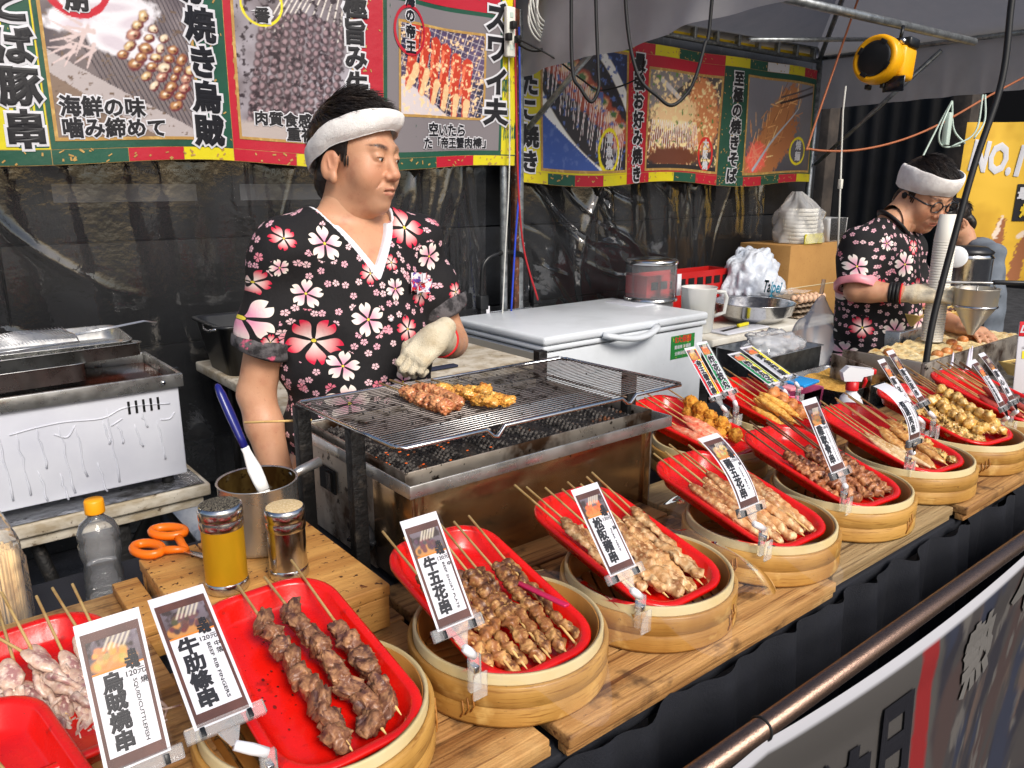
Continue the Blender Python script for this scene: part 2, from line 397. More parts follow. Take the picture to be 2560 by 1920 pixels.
mk('char', S(34, 32, 31), .6, n=[(26, S(62, 56, 50), .5, .66), (80, S(92, 84, 76), .64, .72)], bump=[(60, .9), (160, .5)])
mk('char_mesh', S(112, 106, 100), .5, .35, n=[(40, S(34, 31, 30), .42, .56), (22, S(130, 76, 40), .63, .7)], bump=[(180, 1.0, (1, 1, 1), .004)])
mk('black_iron', S(26, 25, 25), .5, .3, n=[(30, S(60, 55, 50), .58, .7)], bump=[(70, .4)])
mk('black_plastic', S(22, 23, 25), .35, n=[(8, S(34, 35, 38), .4, .7)])
mk('rubber', S(18, 18, 19), .6)
mk('white_enamel', S(204, 206, 214), .28, n=[(5, S(192, 194, 204), .4, .7), (70, S(120, 112, 104), .74, .77)])
mk('freezer_white', S(213, 218, 223), .35, n=[(4, S(200, 205, 209), .45, .7), (50, S(170, 168, 160), .72, .78)])
mk('freezer_side', S(190, 183, 168), .5, n=[(6, S(188, 180, 164), .45, .7), (50, S(130, 122, 110), .7, .76)])
mk('table_white', S(214, 210, 200), .45, n=[(7, S(188, 180, 164), .45, .68), (40, S(110, 96, 80), .68, .74), (90, S(60, 50, 42), .72, .76)])
mk('table_worn', S(198, 190, 174), .6, n=[(10, S(160, 146, 122), .42, .62, (1, 1, 2)), (40, S(96, 80, 62), .62, .70), (120, S(50, 42, 36), .68, .73)], bump=[(60, .2)])
WOOD = dict(rough=.68)
mk('pallet', S(194, 148, 90), .66, n=[(7, S(140, 94, 48), .38, .68, (.25, 3.2, 3.2), 6), (26, S(104, 62, 28), .53, .66, (.14, 4, 4), 6), (5, S(206, 168, 112), .52, .72), (11, S(70, 46, 28), .54, .68), (70, S(60, 40, 24), .70, .75)], bump=[(40, .35, (.2, 4, 4)), (150, .15)], vary=.16)
mk('pallet_grey', S(176, 150, 108), .75, n=[(7, S(136, 108, 70), .38, .68, (.25, 3.2, 3.2), 6), (26, S(96, 74, 48), .55, .70, (.14, 4, 4), 6), (8, S(70, 54, 38), .62, .74)], bump=[(40, .5, (.2, 4, 4)), (150, .2)], vary=.16)
mk('box_wood', S(200, 148, 80), .62, n=[(9, S(166, 112, 54), .4, .68, (.3, 3, 3), 6), (24, S(124, 76, 36), .6, .72, (.15, 4, 4)), (85, S(62, 30, 16), .62, .655), (40, S(92, 44, 20), .66, .70)], bump=[(40, .3, (.2, 4, 4))], vary=.1)
mk('bamboo', S(190, 144, 74), .45, n=[(5, S(150, 104, 44), .4, .65, (1, 1, .3)), (50, S(140, 94, 38), .54, .70, (.4, .4, 6)), (12, S(218, 180, 108), .58, .74), (90, S(90, 58, 26), .70, .74)], bump=[(60, .12, (.3, .3, 6))], vary=.1, coat=.15)
mk('bamboo_in', S(190, 132, 62), .5, n=[(8, S(150, 96, 40), .4, .65, (1, 1, .3))], vary=.1)
mk('bamboo_pale', S(206, 188, 144), .45, n=[(9, S(200, 176, 122), .4, .7)])
mk('stick', S(228, 190, 122), .55, n=[(30, S(190, 140, 74), .5, .72, (1, 1, .1))], vary=.14)
mk('stick_dark', S(150, 112, 78), .6, n=[(30, S(100, 70, 48), .45, .7)], vary=.14)
mk('stick_bundle', S(226, 190, 126), .55, vary=.12)
mk('red_tray', S(224, 22, 12), .26, n=[(6, S(204, 12, 8), .45, .65), (34, S(176, 20, 10), .62, .72), (120, S(120, 30, 14), .72, .76)], bump=[(200, .05), (20, .08)], coat=.4, rn=(30, .18, .36))
mk('red_plastic', S(176, 24, 22), .4)
mk('cloth_black', S(27, 29, 36), .85, n=[(20, S(30, 32, 40), .45, .65)], bump=[(300, .25)])
mk('rail', S(128, 106, 94), .27, .9, n=[(300, S(112, 92, 82), .5, .6)], bump=[(500, .12)])
mk('white_cloth', S(232, 230, 228), .7)
mk('print', rough=.42, attr='Col', bump=[(7, .25, (1, 1, 1), .02)])
mk('print_matte', rough=.7, attr='Col')
mk('ink', S(24, 24, 30), .45)
mk('ink_white', S(206, 206, 212), .45)
mk('b_green', S(34, 84, 66), .45, n=[(3, S(28, 72, 56), .4, .65)], bump=[(7, .25, (1, 1, 1), .02)])
mk('b_red', S(178, 30, 50), .45, n=[(3, S(178, 28, 48), .4, .65)], bump=[(7, .25, (1, 1, 1), .02)])
mk('b_yellow', S(204, 194, 36), .45, n=[(3, S(218, 200, 24), .4, .65)], bump=[(7, .25, (1, 1, 1), .02)])
mk('b_gold', S(172, 134, 74), .4, n=[(30, S(206, 172, 104), .5, .7)])
mk('b_grey', S(122, 116, 120), .5)
fabric('tent_grey', S(182, 180, 182), .5, n=[(4, S(164, 162, 164), .4, .65)], bump=[(6, .3)])
fabric('tent_roof', S(132, 132, 138), .42, n=[(3, S(112, 114, 124), .4, .65)], bump=[(4, .2)])
mk('flag_yellow', S(220, 186, 36), .6)
film('vinyl', refl=.48, rough=.06, haze=.02, hazecol=(.62, .64, .68), bump=[(30, .12, (1, 1, 1), .01)])
film('film', refl=.05, rough=.04, haze=.03)
film('sleeve', refl=.06, rough=.03, haze=.015)
film('film_bag', refl=.14, rough=.16, haze=.30, hazecol=(.86, .87, .9), bump=[(22, .7, (1, 1, 1), .01)])
film('bag_thin', refl=.12, rough=.2, haze=.46, hazecol=(.97, .97, .99), bump=[(22, .5, (1, 1, 1), .01)])
film('film_bag2', refl=.2, rough=.12, haze=.14, hazecol=(.86, .87, .9), bump=[(22, .8, (1, 1, 1), .01)])
film('acrylic', refl=.13, rough=.03, haze=.16, hazecol=(.95, .96, .97), tint=(.98, .985, .985))
mk('poster', S(30, 27, 30), .5, n=[(3, S(44, 32, 36), .45, .65)])
mk('grey_strip', S(150, 152, 158), .6)
mk('cord_blue', S(40, 70, 190), .5); mk('cord_red', S(176, 40, 48), .5); mk('cord_white', S(206, 206, 200), .5); mk('cord_orange', S(172, 100, 64), .6)
mk('ivory', S(222, 222, 212), .4); mk('mint', S(190, 208, 198), .4)
mk('work_yellow', S(244, 176, 12), .35, n=[(6, S(236, 160, 8), .4, .7)])
mk('solar', S(16, 18, 28), .2, coat=.4)

# ------------------------------------------------------------------ ground and walls
struct(G().sheet(4, 4, lambda u, v: (-40+80*u, -40+80*v, 0)), 'ground', 'asphalt')
w = struct(G().box(-2.4, 6.4, 3.86, 4.0, 0, 3.2), 'wall_back', 'void')
for r_ in range(5):                     # wide horizontal siding boards
    for c_ in range(4):
        x0 = -2.4+c_*2.2+(.6 if r_ % 2 else 0); x1 = min(6.4, x0+2.19); z0 = .40+r_*.48
        G().box(x0, x1, 3.80+RND.uniform(0, .008), 3.855, z0, z0+.474, .004).obj('board', 'dark_wall', w)
for r_ in range(2):
    for c_ in range(20):
        x0 = -2.4+c_*.42+(.21 if r_ else 0); G().box(x0, x0+.41, 3.775+RND.uniform(0, .01), 3.855, .003+r_*.198, .003+r_*.198+.19, .006).obj('block', 'block', w)
struct(G().box(6.0, 16, 8.0, 8.2, 0, 5), 'wall_far', 'void')
struct(G().box(14, 14.2, -6, 8.0, 0, 5), 'wall_far_side', 'void')
cur = G().sheet(60, 4, lambda u, v: (8.55+.02*sin(u*70)-.35*u, 3.35+1.95*u, .02+2.55*v))
one(cur, 'black_curtain', 'curtain', 'tall black curtain hanging in the dark gap behind the cook with glasses', 'curtain')
for x, y, l in ((7.3, 4.28, 'brown pillar left of the black curtain, beside the right banner'), (8.25, 3.42, 'brown pillar between the black curtain and the yellow banner')):
    p = thing('pillar', l, 'pillar', (x, y, 0)); G().box(-.09, .09, -.09, .09, .1, 3.2, .01).obj('shaft', 'pillar', p); G().box(-.12, .12, -.12, .12, 0, .1, .01).obj('plinth', 'pillar', p)

# clear vinyl curtains with deep creases
def vinyl(name, x0, x1, z0, z1, y, seed, label, nx=420, ny=190):
    """hanging sheet with sharp folds: each fold is a ridge along a slightly bent line"""
    r = random.Random(seed); U, V = np.meshgrid(np.linspace(x0, x1, nx+1), np.linspace(z0, z1, ny+1)); D = .05*(fbm(U*1.3, V*.9, seed, 3)-.5)+.012*np.sin(U*17+2*V)
    for _ in range(52):
        cx, cz = r.uniform(x0, x1), r.uniform(z0, z1); a = r.gauss(-.55, .28) if cx < x0+.55*(x1-x0) and r.random() < .8 else r.gauss(1.52, .12); L_, w_ = r.uniform(.2, .9), r.uniform(.008, .030); bend = r.uniform(-.6, .6)
        u = (U-cx)*cos(a)+(V-cz)*sin(a); v = -(U-cx)*sin(a)+(V-cz)*cos(a)-bend*u*u+.02*(fbm(U*9, V*9, seed+3)-.5)
        D = D+r.choice((-1, 1, 1))*r.uniform(.35, 1.0)*w_*np.exp(-(v/w_)**2)*np.exp(-(u/(L_*.5))**2)
    Yv = y-D; g = G(); W = nx+1; i = (np.arange(nx)[None, :]+np.arange(ny)[:, None]*W).ravel()
    g.v = [tuple(q) for q in np.stack([U, Yv, V], -1).reshape(-1, 3).tolist()]; g.f = np.stack([i, i+1, i+1+W, i+W], 1).tolist(); g.mi = [0]*len(g.f); g.sm = [True]*len(g.f)
    return one(g, name, 'vinyl', label, 'plastic curtain')
vinyl('vinyl_curtain', -.9, 2.70, .25, 2.7, 3.58, 3, 'creased clear plastic curtain hanging behind the cook at the grill')
vinyl('vinyl_curtain', 2.98, 5.5, .5, 2.3, 3.70, 12, 'clear plastic curtain hanging under the three-dish banner')
for i, (x0, x1, l) in enumerate(((.58, 1.27, 'black poster with pale strip behind plastic under the squid banner panel'), (1.36, 2.0, 'black poster with pale strip behind plastic beside the cook\'s neck'))):
    t = thing('poster', l, 'poster', (0, 3.78, 0)); G().box(x0, x1, 0, .004, 1.50, 1.78).obj('sheet', 'poster', t)
    G().box(x0+.03, x1-.08, -.004, -.001, 1.525, 1.60).obj('pale_strip', 'grey_strip', t)
    g = G(); FN = lambda x, y, z: (x, -.003-z, y)
    put_text(g, 'DRAGONS', x0+.26, 1.655, .042, .03, fn=FN, shear=.25); put_text(g, '|', x0+.37, 1.655, .035, .01, fn=FN); put_text(g, '2026 NEW SEASON', x0+.50, 1.655, .027, .02, fn=FN)
    g.obj('lettering', 'grey_strip', t)

# ------------------------------------------------------------------ banners
def confetti(x0, x1, z0, z1, n, fn, parent, seed):
    r = random.Random(seed); g = G()
    for _ in range(n):
        x, z = r.uniform(x0, x1), r.uniform(z0, z1); a = r.uniform(0, pi); l, q = r.uniform(.004, .010), r.uniform(.002, .004)
        g.add([fn(x+l*cos(a)*s-q*sin(a)*t_, z+l*sin(a)*s+q*cos(a)*t_, .0036) for s, t_ in ((1, 1), (-1, 1), (-1, -1), (1, -1))], [(0, 1, 2, 3)])
    o = g.obj('confetti_print', 'b_gold', parent); o['kind'] = 'stuff'; return o
def patch(x0, x1, z0, z1, fn, mat, parent, name='colour_block', lay=.0012, n=8, m=4):
    return G().sheet(n, m, lambda u, v: fn(x0+(x1-x0)*u, z0+(z1-z0)*v, lay)).obj(name, mat, parent)
def banner_text(parent, fn, items, k=1.0):
    """items: (string, x, z of first, pitch, size) columns, or with pitch None a row"""
    for s_, x, z, pitch, h in items:
        a, b = G(), G()
        if pitch is None: put_text(a, s_, x, z, h, .035, .0066, fn=lambda x, y, z: fn(x, y, z)); put_text(b, s_, x, z, h, .10, .0046, fn=lambda x, y, z: fn(x, y, z))
        else:
            column_text(a, s_, x, z, pitch, h, lambda x, y, z: fn(x, y, z), .0068, .05); column_text(b, s_, x, z, pitch, h, lambda x, y, z: fn(x, y, z), .0046, .12)
        b.obj('lettering_outline', 'ink_white', parent); a.obj('lettering', 'ink', parent)
def frame(x0, x1, z0, z1, fn, parent, w=.012):
    g = G()
    for a0, a1, b0, b1 in ((x0-w, x1+w, z1, z1+w), (x0-w, x1+w, z0-w, z0), (x0-w, x0, z0, z1), (x1, x1+w, z0, z1)):
        g.sheet(max(1, int((a1-a0)/.05)), max(1, int((b1-b0)/.05)), lambda u, v: fn(a0+(a1-a0)*u, b0+(b1-b0)*v, .0030))
    g.obj('gold_frame', 'b_gold', parent)
R_ = random.Random(5)
WHITE, GREY, DARK = S(226, 222, 228), S(120, 112, 116), S(36, 30, 38)
def pic_squid(p, x0, x1, z0, z1):
    p.grad(S(96, 84, 84), S(150, 140, 142), .8)
    for i in range(46): p.line(x0-.1+i*.018, z1+.02, x0-.05+i*.018+.30, z0+.05, .0022, S(52, 46, 56))
    p.noise(5, S(70, 62, 70), .5, .75, 1)
    p.poly([(x0, z0), (x1, z0), (x1, z0+.02), (x0, z0+.30)], S(176, 166, 166)); p.poly([(x0, z0), (x0+.36, z0), (x0, z0+.22)], S(128, 108, 94)); p.noise(60, S(110, 92, 80), .68, .74, 3)
    for (x, z, a, b, rt) in ((.12, .42, .12, .05, .2), (.22, .36, .09, .06, -.3), (.30, .44, .10, .05, .3), (.20, .48, .14, .04, .1), (.33, .33, .07, .06, .6)):
        p.ell(x0+x, z0+z, a, b, WHITE, rt, .25, .5, 3); p.ell(x0+x+.01, z0+z-.02, a*.6, b*.4, S(206, 196, 206), rt, .6)
    for i in range(16):
        a = R_.uniform(2.6, 4.4); x, z = x0+.11+R_.uniform(-.03, .06), z0+.36+R_.uniform(-.06, .04); p.line(x, z, x+.09*cos(a), z+.09*sin(a), .006, S(206, 186, 184), .002, .004, i)
    for i in range(6):
        for j in range(5):
            x = x0+.26+i*.034+j*.020; z = z0+.30-i*.035+j*.035
            x += R_.uniform(-.006, .006); z += R_.uniform(-.006, .006); k = R_.uniform(.8, 1.25); ro = R_.uniform(.2, 1.0)
            p.ell(x, z, .025*k, .017*k, S(104, 36, 44), ro, .3, .6, i+3*j); p.ell(x-.002, z+.003, .019*k, .0125*k, R_.choice([S(206, 176, 128), S(222, 204, 176), S(176, 128, 84), S(190, 140, 120)]), ro, .5, 1.0, i+j); p.ell(x-.004, z+.005, .008*k, .004*k, S(240, 226, 204), ro, .8, .8, j); p.ell(x+.006, z-.004, .006*k, .004*k, S(90, 48, 30), ro, .8)
def pic_beef(p, x0, x1, z0, z1):
    p.grad(S(186, 180, 190), S(140, 134, 142), 1.2); p.noise(4, S(110, 100, 104), .5, .7, 4)
    for i in range(13): p.line(x0+.10+i*.032, z1-.10-.1*abs(i-6)/6, x0+.26+i*.022, z1+.05, .0028, S(222, 214, 206))
    for i in range(11):
        for j in range(13):
            x = x0+.075+i*.036+j*.006-.03; z = z0+.10+j*.034+.006*(i % 2)-.006*abs(i-5); p.ell(x, z, .019, .017, S(76, 60, 66), R_.uniform(0, 3), .4, .6, i*7+j); p.ell(x-.003, z+.004, .011, .009, S(150, 126, 132), R_.uniform(0, 3), .6, .8, i+j)
    p.noise(55, S(46, 34, 42), .58, .70, 6); p.ell(x0+.26, z0+.02, .34, .05, S(176, 164, 160), -.05, .3)
def pic_crab(p, x0, x1, z0, z1):
    p.fill(S(38, 40, 64)); p.noise(6, S(92, 76, 108), .5, .7, 8)
    for i in range(26): p.line(x0-.2+i*.04, z0, x0-.35+i*.04+.3, z1, .0018, S(196, 186, 190)); p.line(x0, z0-.05+i*.03, x1, z0-.18+i*.03+.02, .0015, S(186, 176, 182))
    p.poly([(x0, z0), (x0+.30, z0), (x0, z0+.16)], S(206, 196, 198))
    for i in range(6):
        x = x0+.07+i*.068; zz = z0+.26-.03*i+.01*(i % 2); p.line(x+.02, zz+.13, x-.03+i*.008, zz-.13, .034, S(190, 62, 44), .022, .012, i); p.line(x+.02, zz-.05, x-.03+i*.008, zz-.14, .022, S(224, 186, 140), .015, .012, i)
        p.line(x+.005, zz+.12, x-.025, zz-.02, .010, S(226, 116, 84), .006, .02, i)
    p.noise(70, S(242, 206, 160), .60, .70, 9)
def pic_tako(p, x0, x1, z0, z1):
    p.grad(S(36, 60, 128), S(30, 38, 66), .5); p.ell(x0+.36, z0+.36, .62, .30, S(232, 222, 206), -.75, .03); p.ell(x0+.34, z0+.38, .55, .235, S(30, 26, 34), -.75, .03)
    for i in range(7):
        x, z = x0+.10+i*.085, z0+.60-i*.065; p.ell(x, z, .10, .085, S(150, 64, 42), .3, .2, .3, i)
        p.ell(x, z+.03, .06, .03, S(206, 168, 126), .3, .5, .9, i); p.ell(x+.02, z+.045, .03, .018, S(64, 98, 52), 0, .6, 1.2, i+3)
    for i in range(46):
        x, z = x0+.02+i*.0142, z0+.70-i*.0108; p.line(x, z, x-.03+R_.uniform(-.02, .02), z-.22-R_.uniform(0, .08), .0022, S(236, 214, 214), .0014, .002, i)
    p.poly([(x0, z0), (x0+.45, z0), (x0, z0+.30)], S(44, 72, 140)); p.noise(40, S(70, 92, 150), .62, .74, 2)
def pic_oko(p, x0, x1, z0, z1):
    p.grad(S(30, 26, 30), S(66, 58, 60), .9); p.poly([(x0, z1-.24), (x0+.46, z1), (x0, z1)], S(110, 104, 106)); p.line(x0+.1, z1-.05, x0+.55, z1-.30, .016, S(170, 164, 164))
    p.ell(x0+.28, z0+.19, .30, .18, S(122, 66, 36), 0, .1, .4, 1); p.ell(x0+.56, z0+.36, .17, .24, S(176, 110, 66), .15, .15, .4, 2); p.ell(x0+.26, z0+.36, .24, .10, S(206, 172, 128), .1, .3, .8, 3)
    for i in range(26): p.line(x0+.04+i*.018, z0+.31, x0+.02+i*.020, z0+.15-R_.uniform(0, .06), .0035, S(236, 224, 210), .002, .004, i)
    p.noise(46, S(226, 190, 140), .56, .68, 6); p.noise(38, S(80, 110, 50), .70, .76, 7); p.ell(x0+.26, z0+.08, .26, .06, S(86, 42, 24), 0, .3, .5, 5); p.poly([(x0, z0), (x1, z0), (x1, z0+.03), (x0, z0+.03)], S(26, 22, 24))
def pic_soba(p, x0, x1, z0, z1):
    p.grad(S(52, 50, 58), S(118, 118, 128), 1.5); p.ell(x0+.28, z0+.14, .40, .16, S(150, 92, 52), .6, .1, .5, 1); p.ell(x0+.40, z0+.40, .30, .11, S(160, 104, 62), .85, .2, .7, 2)
    for i in range(95):
        x, z = x0+R_.uniform(.02, .62), z0+R_.uniform(.02, .6); a = R_.gauss(.9, .5)
        if abs((x-x0)*.95-(z-z0)+.02) < .2: p.line(x, z, x+.09*cos(a), z+.09*sin(a), .004, R_.choice([S(206, 156, 100), S(176, 120, 70), S(226, 186, 132), S(120, 74, 40)]), .003, .004, i)
    p.ell(x0+.14, z0+.10, .13, .10, S(206, 84, 70), .3, .4, .9, 4)
    for i in range(12): p.line(x0+R_.uniform(.02, .2), z0+R_.uniform(.02, .2), x0+R_.uniform(.05, .26), z0+R_.uniform(.02, .2), .004, S(226, 120, 96))
    p.line(x0+.40, z0+.49, x1, z1-.05, .008, S(40, 30, 32)); p.line(x0+.40, z0+.53, x1, z1-.005, .006, S(70, 62, 66)); p.line(x0+.10, z0+.02, x0+.62, z0+.46, .012, S(150, 160, 172), .004)

def make_banner(name, label, panels, wave, blocks_z, x0, x1, z0, z1, yb):
    t = thing(name, label, 'banner', (0, yb, 0))
    fn = lambda x, z, l=0.: (x, wave(x, z)-l, z-.018*sin(x*4.1)*(1 if z < z0+.35 else 0)*(z0+.35-z)/.35)
    G().sheet(int((x1-x0)/.05), 16, lambda u, v: fn(x0+(x1-x0)*u, z0+(z1-z0)*v)).obj('cloth', 'b_gold', t)
    return t, fn
# --- long banner behind the cook at the grill
wv = lambda x, z: .028*sin(x*5.2+.6)+.014*sin(x*11+z*3)-.03*(z-1.7)
t, fn = make_banner('menu_banner', 'long banner with squid, beef and crab pictures behind the cook at the grill', None, wv, None, -.35, 2.80, 1.68, 2.72, 3.46)
for (a, b, c) in ((-.35, .57, 'b_yellow'), (.572, 1.27, 'b_green'), (1.272, 1.98, 'b_red'), (1.982, 2.80, 'b_green')): patch(a, b, 1.735, 2.72, fn, c, t, 'panel', .0010, 24, 20)
xs = [-.35, -.12, .10, .34, .57, .84, 1.05, 1.27, 1.55, 1.72, 1.98, 2.28, 2.55, 2.80]; cs = ['b_red', 'b_green', 'b_yellow', 'b_green', 'b_green', 'b_red', 'b_yellow', 'b_red', 'b_yellow', 'b_green', 'b_green', 'b_red', 'b_yellow']
for a, b, c in zip(xs, xs[1:], cs): patch(a+.001, b-.001, 1.682, 1.733, fn, c, t, 'colour_block', .0014)
patch(.47, .565, 1.74, 2.72, fn, 'b_green', t, 'side_strip', .0018); patch(2.715, 2.799, 1.74, 2.72, fn, 'b_yellow', t, 'side_strip', .0018); patch(2.05, 2.70, 2.44, 2.60, fn, 'b_red', t, 'side_strip', .0018); patch(-.1, .40, 1.74, 2.72, fn, 'b_red', t, 'side_strip', .0018)
for nm, (a, b, c, d), pf in (('squid_picture', (.60, 1.12, 1.775, 2.55), pic_squid), ('beef_picture', (1.315, 1.83, 1.79, 2.40), pic_beef), ('crab_picture', (2.07, 2.60, 1.93, 2.33), pic_crab)):
    if nm == 'crab_picture': patch(2.0, 2.70, 1.76, 2.42, fn, 'b_grey', t, 'grey_panel', .0016, 16, 14)
    p = Pic(a, b, c, d); pf(p, a, b, c, d)
    if nm == 'beef_picture': p.ring(1.43, 2.335, .085, .006, S(232, 216, 30), 1, 3)
    if nm == 'squid_picture': p.ring(.72, 2.30, .10, .012, S(190, 30, 50), 1, 3)
    p.obj(nm, 'print', t, lambda x, z: fn(x, z, .0024)); frame(a, b, c, d, fn, t)
g = G(); 
for q in range(40):
    a0, a1 = 2*pi*q/40, 2*pi*(q+1)/40; r0, r1 = .078, .090; f3 = lambda r, a: fn(2.125+r*cos(a)*1.05, 2.30+r*sin(a)*1.25, .0056); g.add([f3(r0, a0), f3(r1, a0), f3(r1, a1), f3(r0, a1)], [(0, 1, 2, 3)])
g.obj('red_ring', 'b_red', t)
banner_text(t, fn, [('し', .50, 2.38, .15, .14), ('とば豚串', .500, 2.215, .137, .130), ('が焼き烏賊', 1.165, 2.36, .139, .130), ('極旨み牛', 1.85, 2.375, .110, .108), ('ズワイ夫', 2.675, 2.43, .155, .140), ('海の帝王', 2.125, 2.43, .068, .060), ('一', 1.43, 2.36, .07, .06), ('番', 1.43, 2.29, .07, .06), ('朋', .715, 2.25, .1, .08)])
banner_text(t, fn, [('海鮮の味', .765, 1.885, None, .075), ('噛み締めて', .80, 1.81, None, .075), ('肉質食感', 1.50, 1.875, None, .062), ('重視て', 1.60, 1.815, None, .062), ('空いたら', 2.36, 1.865, None, .068), ('た「帝王蟹肉棒」', 2.41, 1.80, None, .058)])
confetti(-.3, 2.78, 1.685, 1.732, 90, fn, t, 1); confetti(1.135, 1.268, 1.75, 2.6, 50, fn, t, 2); confetti(2.71, 2.79, 1.75, 2.6, 30, fn, t, 3); confetti(1.87, 1.97, 1.76, 2.6, 26, fn, t, 4)
# --- three-dish banner
wv2 = lambda x, z: .02*sin(x*3.2)+.012*sin(x*9+z*2)
t, fn = make_banner('menu_banner', 'banner with fried octopus balls, pancake and noodle pictures above the freezer', None, wv2, None, 2.89, 5.90, 1.60, 2.45, 3.56)
for (a, b, c) in ((2.89, 3.78, 'b_yellow'), (3.782, 4.74, 'b_red'), (4.742, 5.9, 'b_green')): patch(a, b, 1.665, 2.385, fn, c, t, 'panel', .0010, 24, 16)
xs = [2.89, 3.12, 3.34, 3.56, 3.78, 4.02, 4.26, 4.50, 4.74, 5.0, 5.22, 5.46, 5.68, 5.90]; cb = ['b_yellow', 'b_green', 'b_red', 'b_yellow', 'b_red', 'b_yellow', 'b_green', 'b_red', 'b_green', 'b_red', 'b_green', 'b_red', 'b_yellow']; ct = ['b_yellow', 'b_green', 'b_red', 'b_green', 'b_red', 'b_yellow', 'b_green', 'b_red', 'b_yellow', 'b_green', 'ink_white', 'b_yellow', 'b_red']
for a, b, c, d in zip(xs, xs[1:], cb, ct): patch(a+.001, b-.001, 1.602, 1.663, fn, c, t, 'colour_block', .0014); patch(a+.001, b-.001, 2.387, 2.448, fn, d, t, 'colour_block', .0014)
for nm, (a, b, c, d), pf in (('octopus_ball_picture', (3.08, 3.76, 1.69, 2.36), pic_tako), ('pancake_picture', (3.99, 4.72, 1.69, 2.30), pic_oko), ('noodle_picture', (5.0, 5.85, 1.69, 2.33), pic_soba)):
    p = Pic(a, b, c, d, .005); pf(p, a, b, c, d); p.C = np.clip(p.C*1.35+.012, 0, .85)
    if nm[0] == 'n': p.ring(5.66, 1.84, .10, .010, S(232, 216, 30), 1, 3)
    if nm[0] == 'o': p.ring(3.60, 1.80, .085, .009, S(232, 216, 30), 1.4, 3)
    if nm[0] == 'p': p.ring(4.60, 1.80, .075, .009, S(206, 40, 40), 1.4, 3)
    p.obj(nm, 'print', t, lambda x, z: fn(x, z, .0024)); frame(a, b, c, d, fn, t, .016)
banner_text(t, fn, [('たこ焼き', 2.98, 2.14, .140, .128), ('最強お好み焼き', 3.885, 2.33, .112, .104), ('至極の焼きそば', 4.88, 2.31, .106, .100)])
g = G()
for s_, x, z, p_, h in (('章魚燒', 3.60, 1.87, .072, .062), ('大阪燒', 4.60, 1.87, .072, .062), ('焼麺', 5.66, 1.885, .085, .075)): column_text(g, s_, x, z, p_, h, lambda x, y, z: fn(x, y, z), .0056, .04)
g.obj('white_lettering', 'ink_white', t)
confetti(2.9, 5.88, 1.605, 1.66, 90, fn, t, 6); confetti(2.9, 5.88, 2.39, 2.445, 90, fn, t, 7); confetti(3.79, 3.84, 1.68, 2.36, 24, fn, t, 8); confetti(4.75, 4.99, 1.68, 2.36, 50, fn, t, 9)

# ------------------------------------------------------------------ tent over the second counter
tent = thing('canopy_tent', 'grey canopy tent over the second cook with metal frame and hanging valances', 'tent', (0, 0, 0))
AP = (4.20, 2.20, 3.25); E0, E1, F0, F1, ZE = 2.86, 6.06, 1.62, 3.72, 2.56
cr = [(E0, F0, ZE), (E0, F1, ZE), (E1, F1, ZE), (E1, F0, ZE)]
for a, b in ((0, 1), (1, 2), (2, 3)):       # three sloping panels, open to the front
    A, B = Vector(cr[a]), Vector(cr[b]); q = Vector(AP)
    G().sheet(16, 12, lambda u, v: tuple((A.lerp(B, u)).lerp(q, v)+Vector((0, 0, -.05*sin(pi*u)*(1-v)*min(1, v*4))))).obj('roof_panel', 'tent_roof', tent)
def val(u, v, side):
    y = 3.68-(3.68-1.62)*u; zb = 2.15+.135*min(1, (3.68-y)/1.75); z = ZE+.02+(zb-ZE-.02)*v
    return (E0+.02+.03*sin(u*17)*v+.015*sin(u*41+3*v)*v+.02*sin(u*9+4*v)*v, y, z)
G().sheet(90, 14, lambda u, v: val(u, v, 0)).obj('valance', 'tent_grey', tent)
G().sheet(90, 14, lambda u, v: (E1-.02-.035*abs(sin(u*26))*v-.01*sin(u*60)*v, 3.7-2.1*u, 2.54+(2.17+.04*u-2.54)*v)).obj('valance', 'tent_grey', tent)
for p_, q, r0 in (((E0+.06, 3.62, 0), (E0+.06, 3.62, 2.55), .024), ((6.0, 3.62, 0), (6.0, 3.62, 2.55), .024), ((E0+.06, 3.62, 2.53), (6.0, 3.62, 2.53), .018), ((3.9, 3.60, 2.62), (6.0, 3.60, 2.62), .016), ((6.0, 3.62, 2.55), (6.0, 1.6, 2.55), .018), ((E0+.05, 3.62, 2.53), (E0+.05, 1.6, 2.53), .018),
                    ((4.2, 3.0, 2.42), (5.9, 3.0, 2.60), .014), ((6.0, 3.62, 2.55), (4.25, 2.24, 3.20), .018), ((E0+.06, 3.62, 2.53), (4.15, 2.24, 3.20), .018), ((3.0, 2.33, 2.44), (5.3, 2.20, 2.42), .022), ((6.0, 3.58, 1.75), (6.0, 2.7, 2.5), .016), ((2.93, 3.5, 1.9), (2.93, 2.7, 2.45), .016)):
    G().tube([p_, q], r0, 10).obj('frame_pipe', 'galv', tent)
for i in range(9): G().box(3.95+i*.24, 3.975+i*.24, 3.59, 3.63, 2.53, 2.62, .002).obj('frame_bracket', 'galv', tent)
G().box(3.7, 5.95, 3.67, 3.675, 2.53, 2.615).obj('yellow_band', 'flag_yellow', tent); G().box(6.03, 6.035, 1.65, 3.6, 2.57, 2.65).obj('yellow_band', 'flag_yellow', tent)
